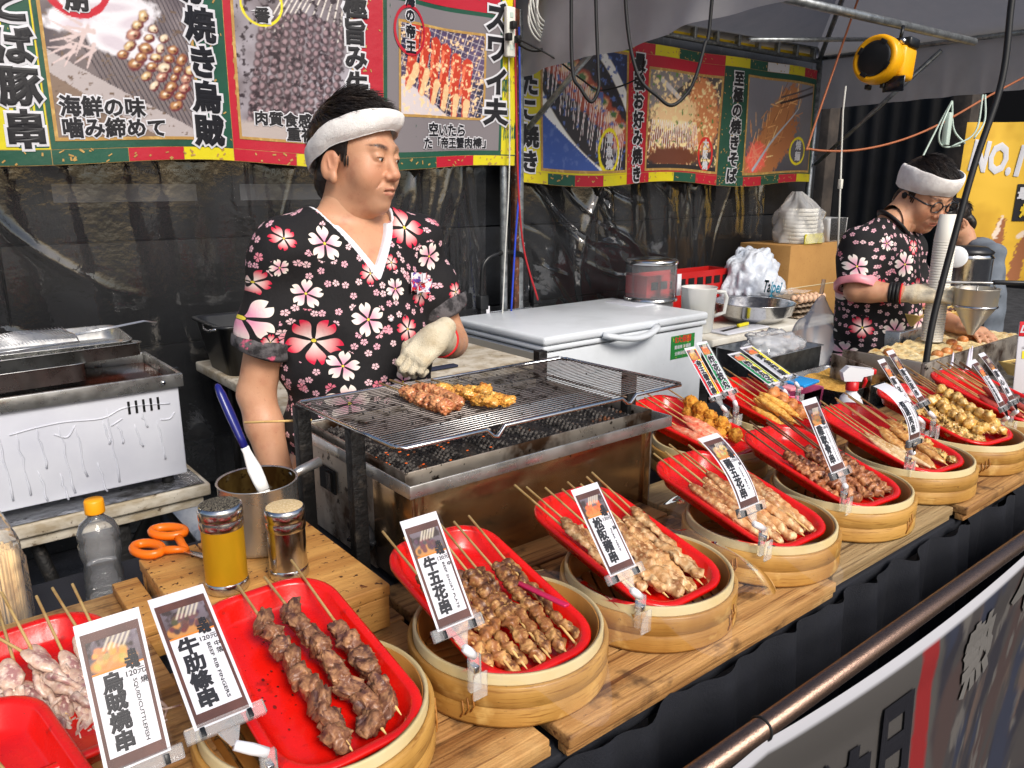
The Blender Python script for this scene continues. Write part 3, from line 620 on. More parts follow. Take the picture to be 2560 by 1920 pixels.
# posts between the two tents
pp = thing('tent_pole', 'galvanized tent pole standing at the right end of the squid banner', 'pole', (2.755, 3.50, 0)); G().tube([(0, 0, 0), (0, 0, 2.9)], .021, 12).obj('tube', 'galv', pp); G().box(-.06, .06, -.06, .06, 0, .008).obj('foot_plate', 'galv', pp)
pp = thing('rusty_pole', 'rusty square tent pole half wrapped in zinc behind the black trolley', 'pole', (2.865, 3.52, 0)); G().box(-.030, .004, -.02, .02, 0, 2.5, .003).obj('rusty_side', 'rust', pp); G().box(.0045, .036, -.018, .02, 0, 2.5, .003).obj('zinc_side', 'galv', pp)
# cords
def cord(name, pts, r, mat, label, n=6, smooth=8): return one(G().tube(spline(pts, smooth), r, n), name, mat, label, name.split('_')[-1])
cord('blue_cord', [(2.83, 3.46, 2.4), (2.83, 3.45, 1.7), (2.79, 3.44, 1.3), (2.76, 3.44, .9)], .006, 'cord_blue', 'blue cord hanging along the tent pole beside the trolley')
cord('hanging_red_cord', [(2.79, 3.45, 2.55), (2.80, 3.45, 2.1), (2.81, 3.44, 1.6), (2.85, 3.44, 1.25), (2.95, 3.43, .95)], .006, 'cord_red', 'red cord hanging between the two tent poles')
cord('white_cord', [(2.745, 3.44, 2.3), (2.74, 3.43, 1.7), (2.70, 3.42, 1.2), (2.66, 3.40, .8)], .004, 'cord_white', 'thin white cord hanging down the left tent pole')
c_ = thing('hanging_cable', 'left black cable loop hanging in front of the grey valance', 'cable', (0, 0, 0)); G().tube(spline([(2.08, 2.26, 2.75), (2.07, 2.24, 2.3), (2.045, 2.2, 2.0), (2.05, 2.16, 1.93), (2.085, 2.14, 1.885), (2.11, 2.13, 1.93), (2.125, 2.15, 2.0), (2.14, 2.19, 2.3), (2.14, 2.2, 2.75)]), .0065, 8).obj('wire', 'rubber', c_)
c_ = thing('hanging_cable', 'right, wider black cable loop hanging in front of the pancake picture', 'cable', (0, 0, 0)); G().tube(spline([(2.23, 2.15, 2.75), (2.22, 2.12, 2.25), (2.217, 2.05, 1.99), (2.26, 1.98, 1.90), (2.30, 1.95, 1.872), (2.35, 1.93, 1.91), (2.38, 1.915, 1.97), (2.42, 1.915, 2.08), (2.45, 1.92, 2.17), (2.48, 1.93, 2.75)]), .0065, 8).obj('wire', 'rubber', c_)
cord('thick_cable', [(3.06, 1.17, 2.45), (3.006, 1.149, 2.18), (2.941, 1.119, 1.927), (2.835, 1.122, 1.675), (2.757, 1.119, 1.474), (2.65, 1.11, 1.185), (2.597, 1.095, 1.0), (2.58, 1.10, .87)], .0105, 'rubber', 'thick black cable running down in front of the cook with glasses')
cord('sagging_cable', [(2.74, 3.38, 2.33), (2.85, 3.2, 2.22), (3.05, 3.2, 2.13), (3.4, 3.4, 2.12), (3.75, 3.45, 2.22), (3.85, 3.5, 2.35)], .005, 'rubber', 'thin black cable sagging from the power strip over the octopus ball picture')
cord('orange_rope', [(5.142, 2.856, 2.8), (4.979, 2.876, 2.39), (4.753, 2.887, 1.87), (4.75, 2.87, 1.814), (4.953, 2.706, 1.806), (5.179, 2.542, 1.86), (5.405, 2.394, 1.965), (5.684, 2.227, 2.142), (5.9, 2.1, 2.27)], .007, 'cord_orange', 'orange rope slung across the dark gap under the grey tent')
c_ = thing('pull_cord', 'white pull cord with small switch hanging in front of the black curtain', 'cord'); G().tube([(4.95, 2.79, 2.2), (4.945, 2.79, 2.05), (4.856, 2.706, 1.57), (4.80, 2.65, 1.2)], .006, 6).obj('string', 'cord_white', c_); G().box(-.012, .012, -.012, .012, -.03, .03, .004, M=T(4.86, 2.71, 1.60)).obj('switch', 'ivory', c_)
c_ = thing('power_strip', 'white power strip with black plugs hanging on the tent pole', 'power strip', (2.735, 3.42, 2.36)); G().box(-.028, .028, -.015, .015, -.12, .12, .006).obj('housing', 'ivory', c_)
for dz, dx in ((.03, 0), (-.03, -.03), (-.035, .03)): G().box(dx-.014, dx+.014, -.045, -.014, dz-.018, dz+.018, .004).obj('plug', 'rubber', c_)
for dz in (.08, -.075): G().box(-.010, .010, -.0175, -.0155, dz-.012, dz+.012).obj('socket', 'mint', c_)
g = G()
for i in range(7): g.tube([(2.90+.085*cos(a)*(1-.05*i)+.012*sin(3*a+i), 3.36-.006*i, 2.47+.15*sin(a)*(1-.03*i)+.01*i) for a in [2*pi*k/28 for k in range(28)]], .0055, 6, closed=True)
one(g, 'coiled_cable', 'cord_white', 'coiled white extension cable hung at the corner of the grey valance', 'cable')
one(G().tube(spline([(2.76, 3.38, 2.30), (2.83, 3.33, 2.27), (2.95, 3.3, 2.31), (3.03, 3.3, 2.42), (3.06, 3.3, 2.65)]), .009, 8), 'black_cable', 'rubber', 'black cable looping from the power strip round the white coil', 'cable')
c_ = thing('power_strip', 'pale green power strip on looped white cable left of the yellow banner', 'power strip', (5.46, 2.36, 1.94)); G().box(-.025, .025, -.018, .018, -.10, .10, .006).obj('housing', 'mint', c_)
for pts in ([(.02, 0, .17), (-.07, .01, .0), (-.06, .01, -.08), (.02, 0, -.11), (.08, -.06, -.10)], [(.02, 0, .17), (.05, -.02, .0), (.10, -.08, -.09)], [(.02, 0, .17), (-.06, .03, .02), (-.18, .06, -.2)], [(.1, -.13, -.06), (.17, -.15, .05), (.2, -.12, .21)], [(.02, -.03, -.11), (.13, -.12, -.02), (.19, -.11, .21)]): G().tube(spline(pts), .006, 6).obj('cable', 'mint', c_)

# yellow work light hung under the tent
wl = thing('work_light', 'yellow portable work light with black round face hanging under the grey tent', 'work light', (4.12, 2.14, 2.20), (radians(-6), 0, radians(-92))); wl.scale = (.74, .74, .74)
G().lathe([(.0, .105), (.118, .105), (.128, .112), (.150, .108), (.158, .085), (.158, .03), (.146, -.03), (.12, -.06), (0, -.065)], 36, M=T(rx=pi/2)).obj('body', 'work_yellow', wl)
G().lathe([(0, .118), (.100, .116), (.114, .110), (.117, .104)], 36, M=T(rx=pi/2)).obj('round_face', 'black_plastic', wl)
for k in range(4): G().box(-.024, .024, -.118, -.096, .100, .128, .003, M=T(ry=k*pi/2+.5)).obj('clamp', 'black_plastic', wl)
G().box(-.03, .17, .02, .15, .085, .150, .015).obj('top_plate', 'black_plastic', wl); G().box(.06, .155, .0, .17, -.12, .10, .03).obj('shoulder', 'work_yellow', wl)
for dx in (.045, .115): G().ball((dx, .018, .120), .023, 2).obj('lens', 'steel_clean', wl)
G().box(.035, .185, -.03, -.018, -.205, -.105, .006, M=T(rx=radians(8))).obj('solar_panel', 'solar', wl)
for k in (-.09, .02): G().box(k, k+.03, -.02, .03, -.178, -.145, .006).obj('foot', 'black_plastic', wl)
G().tube([(.06, .08, .15), (.06, .09, .24)], .012, 8).obj('hook', 'black_plastic', wl)
# yellow banner far right
t = thing('promo_banner', 'yellow fried food banner reading NO.1 behind the third worker', 'banner', (8.02, 2.68, 0), (0, 0, radians(-46)))
wy = lambda x, z: .025*sin(x*9+z*2)*(.4+.6*abs(sin(z*2)))
p = Pic(-.62, .75, .72, 2.12, .012); p.grad(S(214, 168, 40), S(232, 188, 60), 1.6); p.noise(3, S(196, 150, 34), .5, .75, 2)
for i in range(5): p.line(-.25+i*.22, .80, -.2+i*.22, 1.28-.1*(i % 2), .06, S(150, 92, 54), .035, .06, i); p.line(-.25+i*.22, 1.15, -.2+i*.22, 1.32-.1*(i % 2), .025, S(226, 206, 186), .01, .04, i)
p.obj('printed_cloth', 'print_matte', t, lambda x, z: (x, wy(x, z), z))
fy = lambda x, y, z: (x, wy(x, y)-.006-z, y)
g = G(); put_text(g, 'NO.1', -.33, 1.82, .34, .05, w=.44, fn=fy, rot=-.12); g.obj('lettering', 'ink_white', t)
g = G(); column_text(g, '台灣', .15, 2.0, .15, .15, fy, 0, .04); put_text(g, '必吃美食', .15, 1.70, .07, .03, fn=fy); g.obj('dark_lettering', 'ink', t)
G().sheet(6, 6, lambda u, v: fy(-.12+.34*u, 1.28+.32*v, .0)).obj('badge', 'ink', t); g = G(); put_text(g, '最強的', .05, 1.52, .11, .04, z=.006, fn=fy); g.obj('badge_lettering', 'ink_white', t); g = G(); put_text(g, '炸雞', .05, 1.37, .12, .04, z=.006, fn=fy); g.obj('badge_lettering', 'flag_yellow', t)
# ------------------------------------------------------------------ the counter: table, skirt, pallets, rail
tb = thing('counter_table', 'long black-draped counter table carrying the bamboo steamers', 'table')
G().box(-.6, 4.4, .655, 1.62, .835, .864, .004).obj('top', 'cloth_black', tb)
for x in (-.5, 1.0, 2.6, 4.2):
    for y in (.80, 1.5): G().box(x-.02, x+.02, y-.02, y+.02, 0, .834, .003).obj('leg', 'black_iron', tb)
def skirt(u, v):
    x = -.6+5.0*u; z = .872-.845*v-.012*abs(sin(x*23))*(1-v)
    k = .018*sin(x*34+2.2*sin(x*5))+.010*sin(x*71+1.3)
    y = .634+k*min(1, .50+v*2.0)*(.6+.9*fbm(x*2, 3., 4))-.03*v
    return (x+.012*sin(x*19)*v, y, z)
one(G().sheet(420, 26, skirt), 'table_skirt', 'cloth_black', 'pleated black cloth skirt hanging from the front of the counter', 'cloth')
# pallets of rough planks on the counter
PAL = [(-.55, .60, .652, 'pallet', 'leftmost plank pallet on the counter, under the beef rib tray'), (.607, 1.275, .637, 'pallet', 'second plank pallet on the counter, under the pork neck tray'),
       (1.283, 1.80, .655, 'pallet_grey', 'third plank pallet on the counter, grey and split at its near end'), (1.808, 3.0, .632, 'pallet', 'fourth plank pallet on the counter, under the sausages')]
for i, (x0, x1, yf, mt, lab) in enumerate(PAL):
    p = thing('pallet', lab, 'pallet', (x0, yf, .866)); W = x1-x0; y = 0.
    G().box(.004, W-.004, .006, .026, 0, .0145, .002).obj('front_board', mt, p)
    for q in (.02, W/2, W-.06): G().box(q, q+.045, .03, .48, 0, .0145, .002).obj('bearer', mt, p)
    k = 0
    while y < .46:
        w_ = RND.uniform(.085, .115); cuts = [0, W] if RND.random() < .35 else [0, W*RND.uniform(.35, .65), W]
        for a, b in zip(cuts, cuts[1:]):
            G().box(a+RND.uniform(0, .004), b-.003-RND.uniform(0, .012), y, y+w_-.004, .0150, .0335+RND.uniform(0, .003), .0025).obj('plank', mt, p)
        y += w_; k += 1
rl = thing('handrail', 'brown metal handrail running along the front of the stall', 'rail', (0, .492, .9))
G().tube([(-.6, 0, 0), (4.5, 0, 0)], .0150, 20).obj('pipe', 'rail', rl)
for x in (-.5, 2.75, 4.3): G().tube([(x, 0, -.0), (x, 0, -.9)], .016, 14).obj('post', 'rail', rl)
for x in (.82, 1.86): G().tube([(x, .0160*cos(a), .0160*sin(a)) for a in [2*pi*k/16 for k in range(16)]], .002, 6, closed=True).obj('cable_tie', 'rubber', rl)
# printed banner tied to the rail
bt = thing('calligraphy_banner', 'calligraphy banner with painted-in shade and red stroke sagging below the handrail', 'banner', (0, .487, 0))
sag = lambda x: .892-.030*max(0, sin((x-.82)/1.04*pi))**.8 if .82 < x < 1.86 else .892-.025*abs(sin((x-.82)/1.04*pi))
bf = lambda x, d, l=0.: (x, -.006-.02*sin(x*6)*min(1, d*3)-.012*sin(d*22)*(d < .10)*(1-d*10)-l, sag(x)-d)
p = Pic(.45, 3.1, -.72, 0, .008); X, Y = p.X, -p.Y
p.fill(S(66, 63, 61)); art = np.clip((X-1.36-.06*fbm(X*9, Y*9, 1)+.05)/.02, 0, 1)  # pale print painted darker: the shade on its front is in these colours
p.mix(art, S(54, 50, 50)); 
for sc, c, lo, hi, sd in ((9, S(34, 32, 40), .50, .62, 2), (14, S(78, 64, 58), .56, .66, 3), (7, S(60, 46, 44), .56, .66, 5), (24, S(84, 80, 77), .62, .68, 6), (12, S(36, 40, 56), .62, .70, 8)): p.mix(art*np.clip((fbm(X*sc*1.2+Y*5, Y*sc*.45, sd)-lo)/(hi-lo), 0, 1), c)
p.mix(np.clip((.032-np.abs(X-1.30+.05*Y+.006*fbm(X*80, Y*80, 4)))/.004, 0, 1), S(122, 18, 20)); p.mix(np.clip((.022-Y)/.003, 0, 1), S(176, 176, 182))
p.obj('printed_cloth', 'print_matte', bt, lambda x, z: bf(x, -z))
tf = lambda x, y, z: bf(x, -y, .004+z)
for ch_, x_, y_, h_, w_ in (('神', 1.03, -.20, .17, None), ('日', 1.19, -.17, .20, .10), ('本', 1.19, -.36, .18, None), ('戸', 1.03, -.38, .17, None)):
    g = G(); put_text(g, ch_, x_, y_, h_, .05, fn=tf, w=w_); g.obj('black_lettering', 'ink', bt)
mk('ink_grey', S(100, 97, 94), .6)
for ch_, x_, y_, h_ in (('熱', 1.52, -.125, .15), ('气', 1.74, -.10, .13), ('血', 1.95, -.10, .13)):
    g = G(); put_text(g, ch_, x_, y_, h_, .045, fn=tf); g.obj('white_lettering', 'ink_grey', bt)

# ------------------------------------------------------------------ food materials
def meat(name, base, hi, lo, char, rough=.42, coat=.16, s=1.):
    mk(name, base, rough, n=[(55*s, hi, .45, .60), (38*s, lo, .50, .62), (100*s, hi, .58, .68), (24*s, char, .58, .70)], bump=[(120*s, .38, (1, 1, 1), .004), (320, .22, (1, 1, 1), .002)], coat=coat, vary=.16, rn=(60, rough-.1, rough+.2))
meat('m_beef', S(122, 80, 58), S(176, 128, 90), S(86, 54, 48), S(48, 28, 22))
meat('m_plate', S(148, 94, 52), S(204, 154, 94), S(98, 58, 38), S(40, 22, 16))
meat('m_neck', S(196, 148, 96), S(226, 190, 142), S(148, 96, 54), S(98, 58, 32))
meat('m_belly', S(200, 146, 94), S(234, 200, 152), S(154, 90, 52), S(104, 58, 32), .38)
meat('m_cart', S(142, 84, 50), S(190, 132, 86), S(98, 50, 32), S(42, 22, 16))
meat('m_thigh', S(204, 146, 78), S(228, 186, 122), S(158, 96, 42), S(96, 54, 24), .3, .5)
meat('m_pale', S(220, 188, 140), S(236, 214, 176), S(190, 144, 86), S(150, 100, 50), .34, .4)
meat('m_yellow', S(214, 164, 74), S(232, 200, 132), S(172, 116, 44), S(110, 70, 36), .32, .45)
meat('m_skin', S(196, 150, 72), S(222, 190, 120), S(150, 104, 44), S(104, 70, 34), .32, .45)
meat('m_sausage', S(158, 54, 44), S(178, 78, 62), S(128, 36, 32), S(110, 30, 28), .2, .6, .5)
meat('m_heart', S(86, 60, 54), S(120, 92, 84), S(58, 38, 36), S(34, 22, 22))
meat('m_crab', S(236, 138, 100), S(244, 190, 156), S(222, 96, 70), S(214, 84, 58), .35, .3)
meat('m_fried', S(224, 166, 72), S(236, 192, 106), S(196, 128, 40), S(170, 100, 30), .7, 0., 2.)
meat('m_crumb', S(196, 128, 34), S(216, 156, 56), S(160, 92, 18), S(126, 66, 14), .75, 0., 2.)
meat('m_ball', S(208, 128, 66), S(226, 160, 98), S(176, 92, 38), S(140, 66, 26), .45, .15)
meat('m_squid', S(206, 172, 150), S(232, 210, 192), S(168, 120, 116), S(104, 70, 70), .35, .4)
meat('m_grill', S(198, 122, 78), S(224, 164, 108), S(160, 78, 46), S(90, 40, 26), .28, .6)
meat('m_grill2', S(226, 156, 60), S(240, 192, 96), S(190, 108, 28), S(96, 46, 20), .28, .6)
mk('pickle', S(196, 34, 84), .35, coat=.3)
mk('knob_white', S(232, 232, 236), .3)

# ------------------------------------------------------------------ meat pieces (a few shapes of each sort, shared by all skewers)
def lump(name, r, amp, freq, seed, fold=0., sub=3, box=0.):
    bm = bmesh.new(); bmesh.ops.create_icosphere(bm, subdivisions=sub, radius=1); off = Vector((seed*7.31, seed*3.77, seed*1.93))
    for v in bm.verts:
        d = v.co.normalized()
        if box: d = Vector([math.copysign(abs(c)**(1-box), c) for c in d]); d = d*(1.0/max(.75, d.length))
        k = 1+amp*noise.fractal(d*freq+off, 1., 2., 2)
        if fold: k += fold*(abs(noise.noise(Vector((d.x*2.0, d.y*5.5, d.z*2.0))+off))-.25)*1.6
        v.co = Vector((d.x*r[0], d.y*r[1], d.z*r[2]))*k
    me = bpy.data.meshes.new(name); bm.to_mesh(me); bm.free(); me.polygons.foreach_set('use_smooth', [True]*len(me.polygons)); me.update(); return me
def rod(name, L, r, seed, amp=.1, flat=.8, taper=.6, n=14, m=26, fold=0.):
    g = G(); rings = []
    for i in range(m+1):
        u = i/m; y = (u-.5)*L; k = (sin(pi*min(1, max(0, u*.98+.01)))**.42)*(1-(1-taper)*abs(u-.45)*.9); ring = []
        for j in range(n):
            a = 2*pi*j/n; q = Vector((cos(a)*1.6, y*70*.7, sin(a)*1.6))+Vector((seed*5.1, seed, 2.*seed)); kk = k*(1+amp*noise.fractal(q, 1., 2., 3)+fold*(abs(noise.noise(q*1.7))-.2))
            ring.append((cos(a)*r*kk+.12*r*noise.noise(Vector((y*30+seed, 1, 2))), y, sin(a)*r*flat*kk))
        rings.append(ring)
    g.loft(rings); return g.mesh(name)
def ribbon(name, L, r, flat, period, depth, seed, n=16, m=80, amp=.22, weave=.0030):
    """a strip of meat threaded in folds along the stick"""
    g = G(); rings = []; rr = random.Random(seed*31+7); K = int(L/period)+3; tw = [rr.uniform(-.5, .5) for _ in range(K+2)]; sz = [rr.uniform(.82, 1.15) for _ in range(K+2)]; sh = [rr.uniform(-1, 1) for _ in range(K+2)]
    for i in range(m+1):
        u = i/m; y = (u-.5)*L; ph = u*L/period+.35*noise.noise(Vector((u*9, seed, 1))); k0 = int(ph); f = ph-k0; e = f*f*(3-2*f)
        cap = max(0., 1-abs(2*u-1)**14)**.5; cre = math.exp(-(min(f, 1-f)/.17)**2); kk = cap*(sz[k0]*(1-e)+sz[k0+1]*e); t_ = tw[k0]*(1-e)+tw[k0+1]*e; xo = weave*(sh[k0]*(1-e)+sh[k0+1]*e); ring = []
        for j in range(n):
            a = 2*pi*j/n; q = Vector((cos(a)*1.4, y*95, sin(a)*1.4))+Vector((seed*5.1, seed*2.3, 2.*seed)); q_ = kk*(1-depth*cre*(.55+1.3*noise.noise(Vector((cos(a)*1.2+k0*3.7, sin(a)*1.2, seed)))))*(1+amp*noise.fractal(q, 1., 2., 2)-.10*abs(noise.noise(q*1.6))); cx, cz = cos(a)*r*q_, sin(a)*r*flat*q_
            ring.append((xo+cx*cos(t_)-cz*sin(t_), y, cx*sin(t_)+cz*cos(t_)))
        rings.append(ring)
    g.loft(rings); return g.mesh(name)
POOL = {}
def pool(kind, maker, mat, k=5):
    POOL[kind] = []
    for i in range(k):
        me = maker(i+1); me.materials.append(MATS[mat]); POOL[kind].append(me)
pool('rib', lambda s: lump('meat_piece', (.0160, .0195, .0130), .42, 1.1, s*1.7, .30, 4, .45), 'm_beef', 6)
pool('plate', lambda s: ribbon('meat_strip', .188, .0112, .80, .0215, .50, s+10, amp=.46, weave=.0042, m=110), 'm_plate', 6)
pool('neck', lambda s: ribbon('meat_strip', .182, .0130, .58, .0175, .30, s+20, amp=.34, weave=.0036), 'm_neck', 6)
pool('belly', lambda s: ribbon('meat_strip', .188, .0108, .85, .0225, .16, s+30, amp=.20, weave=.0018), 'm_belly', 5)
pool('cart', lambda s: ribbon('meat_strip', .172, .0112, .85, .0190, .52, s+40, amp=.48, weave=.0040, m=110), 'm_cart', 6)
pool('thigh', lambda s: rod('meat_strip', .085, .0165, s+2, .30, .55, .75, 14, 30, .3), 'm_thigh', 4)
pool('pale', lambda s: rod('meat_strip', .150, .0095, s+9, .18, .75, .8, 12, 34, .15), 'm_pale', 3)
pool('yellow', lambda s: lump('meat_piece', (.0150, .0145, .0130), .36, 1.5, s+50, .22, 3), 'm_yellow', 5)
pool('skin', lambda s: lump('meat_piece', (.0145, .0110, .0085), .40, 1.7, s+60, .55, 4), 'm_skin', 5)
pool('sausage', lambda s: rod('sausage_link', .120, .0105, s+14, .03, 1., .95, 16, 26), 'm_sausage', 3)
pool('heart', lambda s: lump('meat_piece', (.0110, .0130, .0100), .20, 1.4, s+70, .1, 3), 'm_heart', 4)
pool('crab', lambda s: rod('crab_stick', .125, .0165, s+20, .14, .8, .7, 14, 30), 'm_crab', 3)
pool('fried', lambda s: rod('breaded_strip', .135, .0150, s+26, .22, .85, .7, 18, 44), 'm_fried', 4)
pool('crumb', lambda s: lump('breaded_ball', (.0185, .0185, .0185), .22, 3.5, s+80, 0, 4), 'm_crumb', 4)
pool('ball', lambda s: lump('fish_ball', (.0180, .0175, .0175), .08, 1.6, s+90, 0, 3), 'm_ball', 4)
pool('grill', lambda s: lump('meat_piece', (.0155, .0155, .0120), .28, 1.4, s+100, .40, 4), 'm_grill', 5)
pool('grill2', lambda s: lump('meat_piece', (.0165, .0165, .0090), .28, 1.5, s+110, .40, 4), 'm_grill2', 5)
def tentacle(s):
    g = G(); r = random.Random(s)
    for k in range(5):
        x = (k-2)*.007; pts = [(x+r.uniform(-.008, .008)*i, -.02-.020*i+r.uniform(-.004, .004), r.uniform(-.004, .008)+.003*sin(i*2+k)) for i in range(5)]
        g.tube(spline(pts, 4), [max(.0012, .0058*(1-j/18)) for j in range(17)], 8)
    bm = rod('x', .06, .016, s+33, .25, .45, .8); vs = [(v.co.x, v.co.y+.01, v.co.z) for v in bm.vertices]; g.add(vs, [tuple(p.vertices) for p in bm.polygons], sm=True); bpy.data.meshes.remove(bm)
    me = g.mesh('squid_piece'); return me
pool('squid', tentacle, 'm_squid', 4)
_st = {}
def stick_mesh(L, mat):
    k = (round(L, 3), mat)
    if k not in _st:
        me = G().tube([(0, -L/2, 0), (0, -L/2+.012, 0), (0, L/2, 0)], [.0006, .0021, .0021], 7).mesh('stick'); me.materials.append(MATS[mat]); _st[k] = me
    return _st[k]
# sort: (pieces, pitch, start from tip, stick length, jitter)
SPEC = {'rib': (6, .0265, .028, .265, .003), 'plate': (1, .1, .102, .305, .0008), 'neck': (1, .1, .100, .305, .0008), 'belly': (1, .1, .102, .300, .0008), 'cart': (1, .1, .095, .300, .0008),
        'thigh': (2, .072, .050, .300, .003), 'pale': (1, .1, .085, .300, .001), 'yellow': (7, .0235, .020, .290, .003), 'skin': (10, .0165, .016, .290, .003), 'sausage': (1, .1, .075, .290, .001), 'heart': (6, .0225, .02, .29, .002),
        'crab': (1, .1, .085, .285, .001), 'fried': (1, .1, .085, .300, .001), 'crumb': (4, .034, .028, .220, .002), 'ball': (4, .0345, .03, .235, .001), 'squid': (2, .040, .055, .25, .004), 'grill': (8, .0210, .02, .245, .002), 'grill2': (9, .0190, .02, .245, .003)}
def skewer(kind, M, label, group, seed, n=None, L=None, stick='stick', name=None, skip=0):
    """one skewer: local +y is the handle end, meat from the tip (-y)"""
    r = random.Random(seed); k, pitch, st, L0, jit = SPEC[kind]; L = L or L0; k = n or k
    t = thing(name or 'skewer', label, 'skewer', group=group); t.matrix_world = M
    link('stick', stick_mesh(L, stick), None, t)
    for i in range(k):
        if i < skip: continue
        o = link('x', POOL[kind][r.randrange(len(POOL[kind]))], None, t); o.name = POOL[kind][0].name.split('.')[0]
        o.location = (r.gauss(0, jit)+(.0030*(-1)**i if kind in ('plate', 'cart', 'skin') else 0), -L/2+st+i*pitch+r.gauss(0, jit*.4), r.gauss(0, jit*.6)); s_ = r.uniform(.80, 1.18)
        long = kind in ('plate', 'cart', 'neck', 'belly', 'thigh', 'pale', 'sausage', 'crab', 'fried', 'squid')
        o.rotation_euler = (r.gauss(0, .06), r.uniform(-.5, .5) if long else (r.uniform(0, 2*pi) if kind in ('rib', 'crumb', 'ball', 'yellow') else r.choice((0, pi))+r.gauss(0, .35)), r.gauss(0, .04) if long else r.gauss(0, .30 if kind == 'rib' else .14))
        o.scale = (s_, 1. if long else r.uniform(.92, 1.12), s_) if kind != 'rib' else (s_*r.uniform(.78, 1.15), r.uniform(.8, 1.2), s_*r.uniform(.75, 1.1))
    return t

# ------------------------------------------------------------------ trays, steamers
def tray_mesh(hx, hy, d=.032):
    g = G(); rings = []
    for ix, z, rr in ((.034, 0, .022), (.020, .0015, .030), (.013, .006, .034), (.0035, d-.003, .040), (.0015, d, .041), (-.0065, d+.0008, .046), (-.0095, d-.001, .048), (-.0095, d-.006, .048), (-.0065, d-.008, .046), (.0, d-.006, .042), (.010, .002, .034), (.019, -.0025, .028)):
        rings.append([(x, y, z) for x, y in rrect(hx-ix, hy-ix, rr+.014, 7)])
    g.loft(rings, cap0=True, cap1=True); return g.mesh('tray')
TRAY = tray_mesh(.090, .156); TRAY.materials.append(MATS['red_tray'])
def make_tray(label, M, me=TRAY):
    o = link('red_tray', me); o.matrix_world = M; return tag(o, label, 'tray', 'red food trays')
def steamer_proto():
    s = thing('bamboo_steamer', 'x', 'steamer', group='bamboo steamers'); R0 = .148
    G().lathe([(R0-.006, .003), (R0, 0), (R0+.001, .004), (R0, .028), (R0-.0012, .0295), (R0+.0008, .031), (R0+.0004, .058), (R0-.002, .0602), (R0-.0065, .0595), (R0-.0065, .003)], 64).obj('outer_band', 'bamboo', s)
    G().lathe([(R0-.0075, .03), (R0-.0072, .0725), (R0-.009, .0745), (R0-.0125, .0735), (R0-.013, .012), (R0-.0075, .012)], 64).obj('rim_ring', 'bamboo_pale', s)
    G().lathe([(R0-.0135, .012), (R0-.0138, .071), (R0-.0155, .071), (R0-.0155, .012)], 64).obj('inner_lining', 'bamboo_in', s)
    for i in range(13):
        x = -.126+i*.021; h = sqrt(max(0, .133**2-x*x)); G().box(x-.0085, x+.0085, -h, h, .008, .012, .001).obj('slat', 'bamboo_in', s)
    for a in (-.55, 2.3):
        g = G()
        for k in range(3): g.tube([(cos(a+.05*k)*(R0+.0015), sin(a+.05*k)*(R0+.0015), .008+.006*k), (cos(a+.05*k+.04)*(R0+.003), sin(a+.05*k+.04)*(R0+.003), .018+.006*k), (cos(a+.05*k+.02)*(R0+.0015), sin(a+.05*k+.02)*(R0+.0015), .034+.006*k)], .0012, 5)
        g.obj('lashing', 'bamboo_in', s)
    return s
ST = steamer_proto()
def place_steamer(x, y, label, rz, first=[True], z=.9035):
    o = ST if first[0] else copy_tree(ST); first[0] = False
    o.location = (x, y, z); o.rotation_euler = (0, 0, rz); o['label'] = label; return o
STEAM = [(.345, .822, 'nearest bamboo steamer, holding the almost empty beef rib tray'), (.648, .815, 'bamboo steamer holding the beef short plate skewers'), (.938, .800, 'bamboo steamer holding the pork neck skewers'), (1.262, .800, 'bamboo steamer holding the pork belly skewers'),
         (1.555, .795, 'bamboo steamer holding the dark cartilage skewers'), (1.860, .795, 'bamboo steamer holding the long golden chicken skewers'), (2.150, .790, 'bamboo steamer holding the lumpy yellow chicken skewers'), (2.47, .785, 'bamboo steamer under the sausage tray'),
         (1.575, 1.165, 'bamboo steamer behind the cartilage, under the crab stick tray'), (1.895, 1.165, 'bamboo steamer in the back row, under the breaded strip tray')]
for i, (x, y, l) in enumerate(STEAM): place_steamer(x, y, l, i*1.3)
film_fl = {1: (-.75, .05), 2: (-1.0, -.12), 3: (2.6, -.6), 4: (-.5, .2), 5: (-.3, .3)}
def film_sheet(i, label):
    x, y, _ = STEAM[i]; a0 = film_fl[i][0]
    def fn(u, v):
        a = a0-1.9+3.8*u; w = 2*u-1; fl = max(0, cos(w*3.2-.5))**3*.045+max(0, cos(w*4.5+2.2))**4*.05
        r = .136+v*(.020+fl*1.3); z = .9795+.004*v-(.055*fl/.045)*max(0, v-.3)**1.3*1.2+.002*sin(9*a)*v
        return (x+r*cos(a), y+r*sin(a), z)
    return one(G().sheet(70, 14, fn), 'clear_film', 'film', label, 'plastic film', 'clear films')
for i, l in ((1, 'clear plastic film tucked round the beef short plate steamer'), (2, 'clear plastic film tucked round the pork neck steamer, flaring over the counter edge'), (3, 'clear plastic film tucked round the pork belly steamer')): film_sheet(i, l)

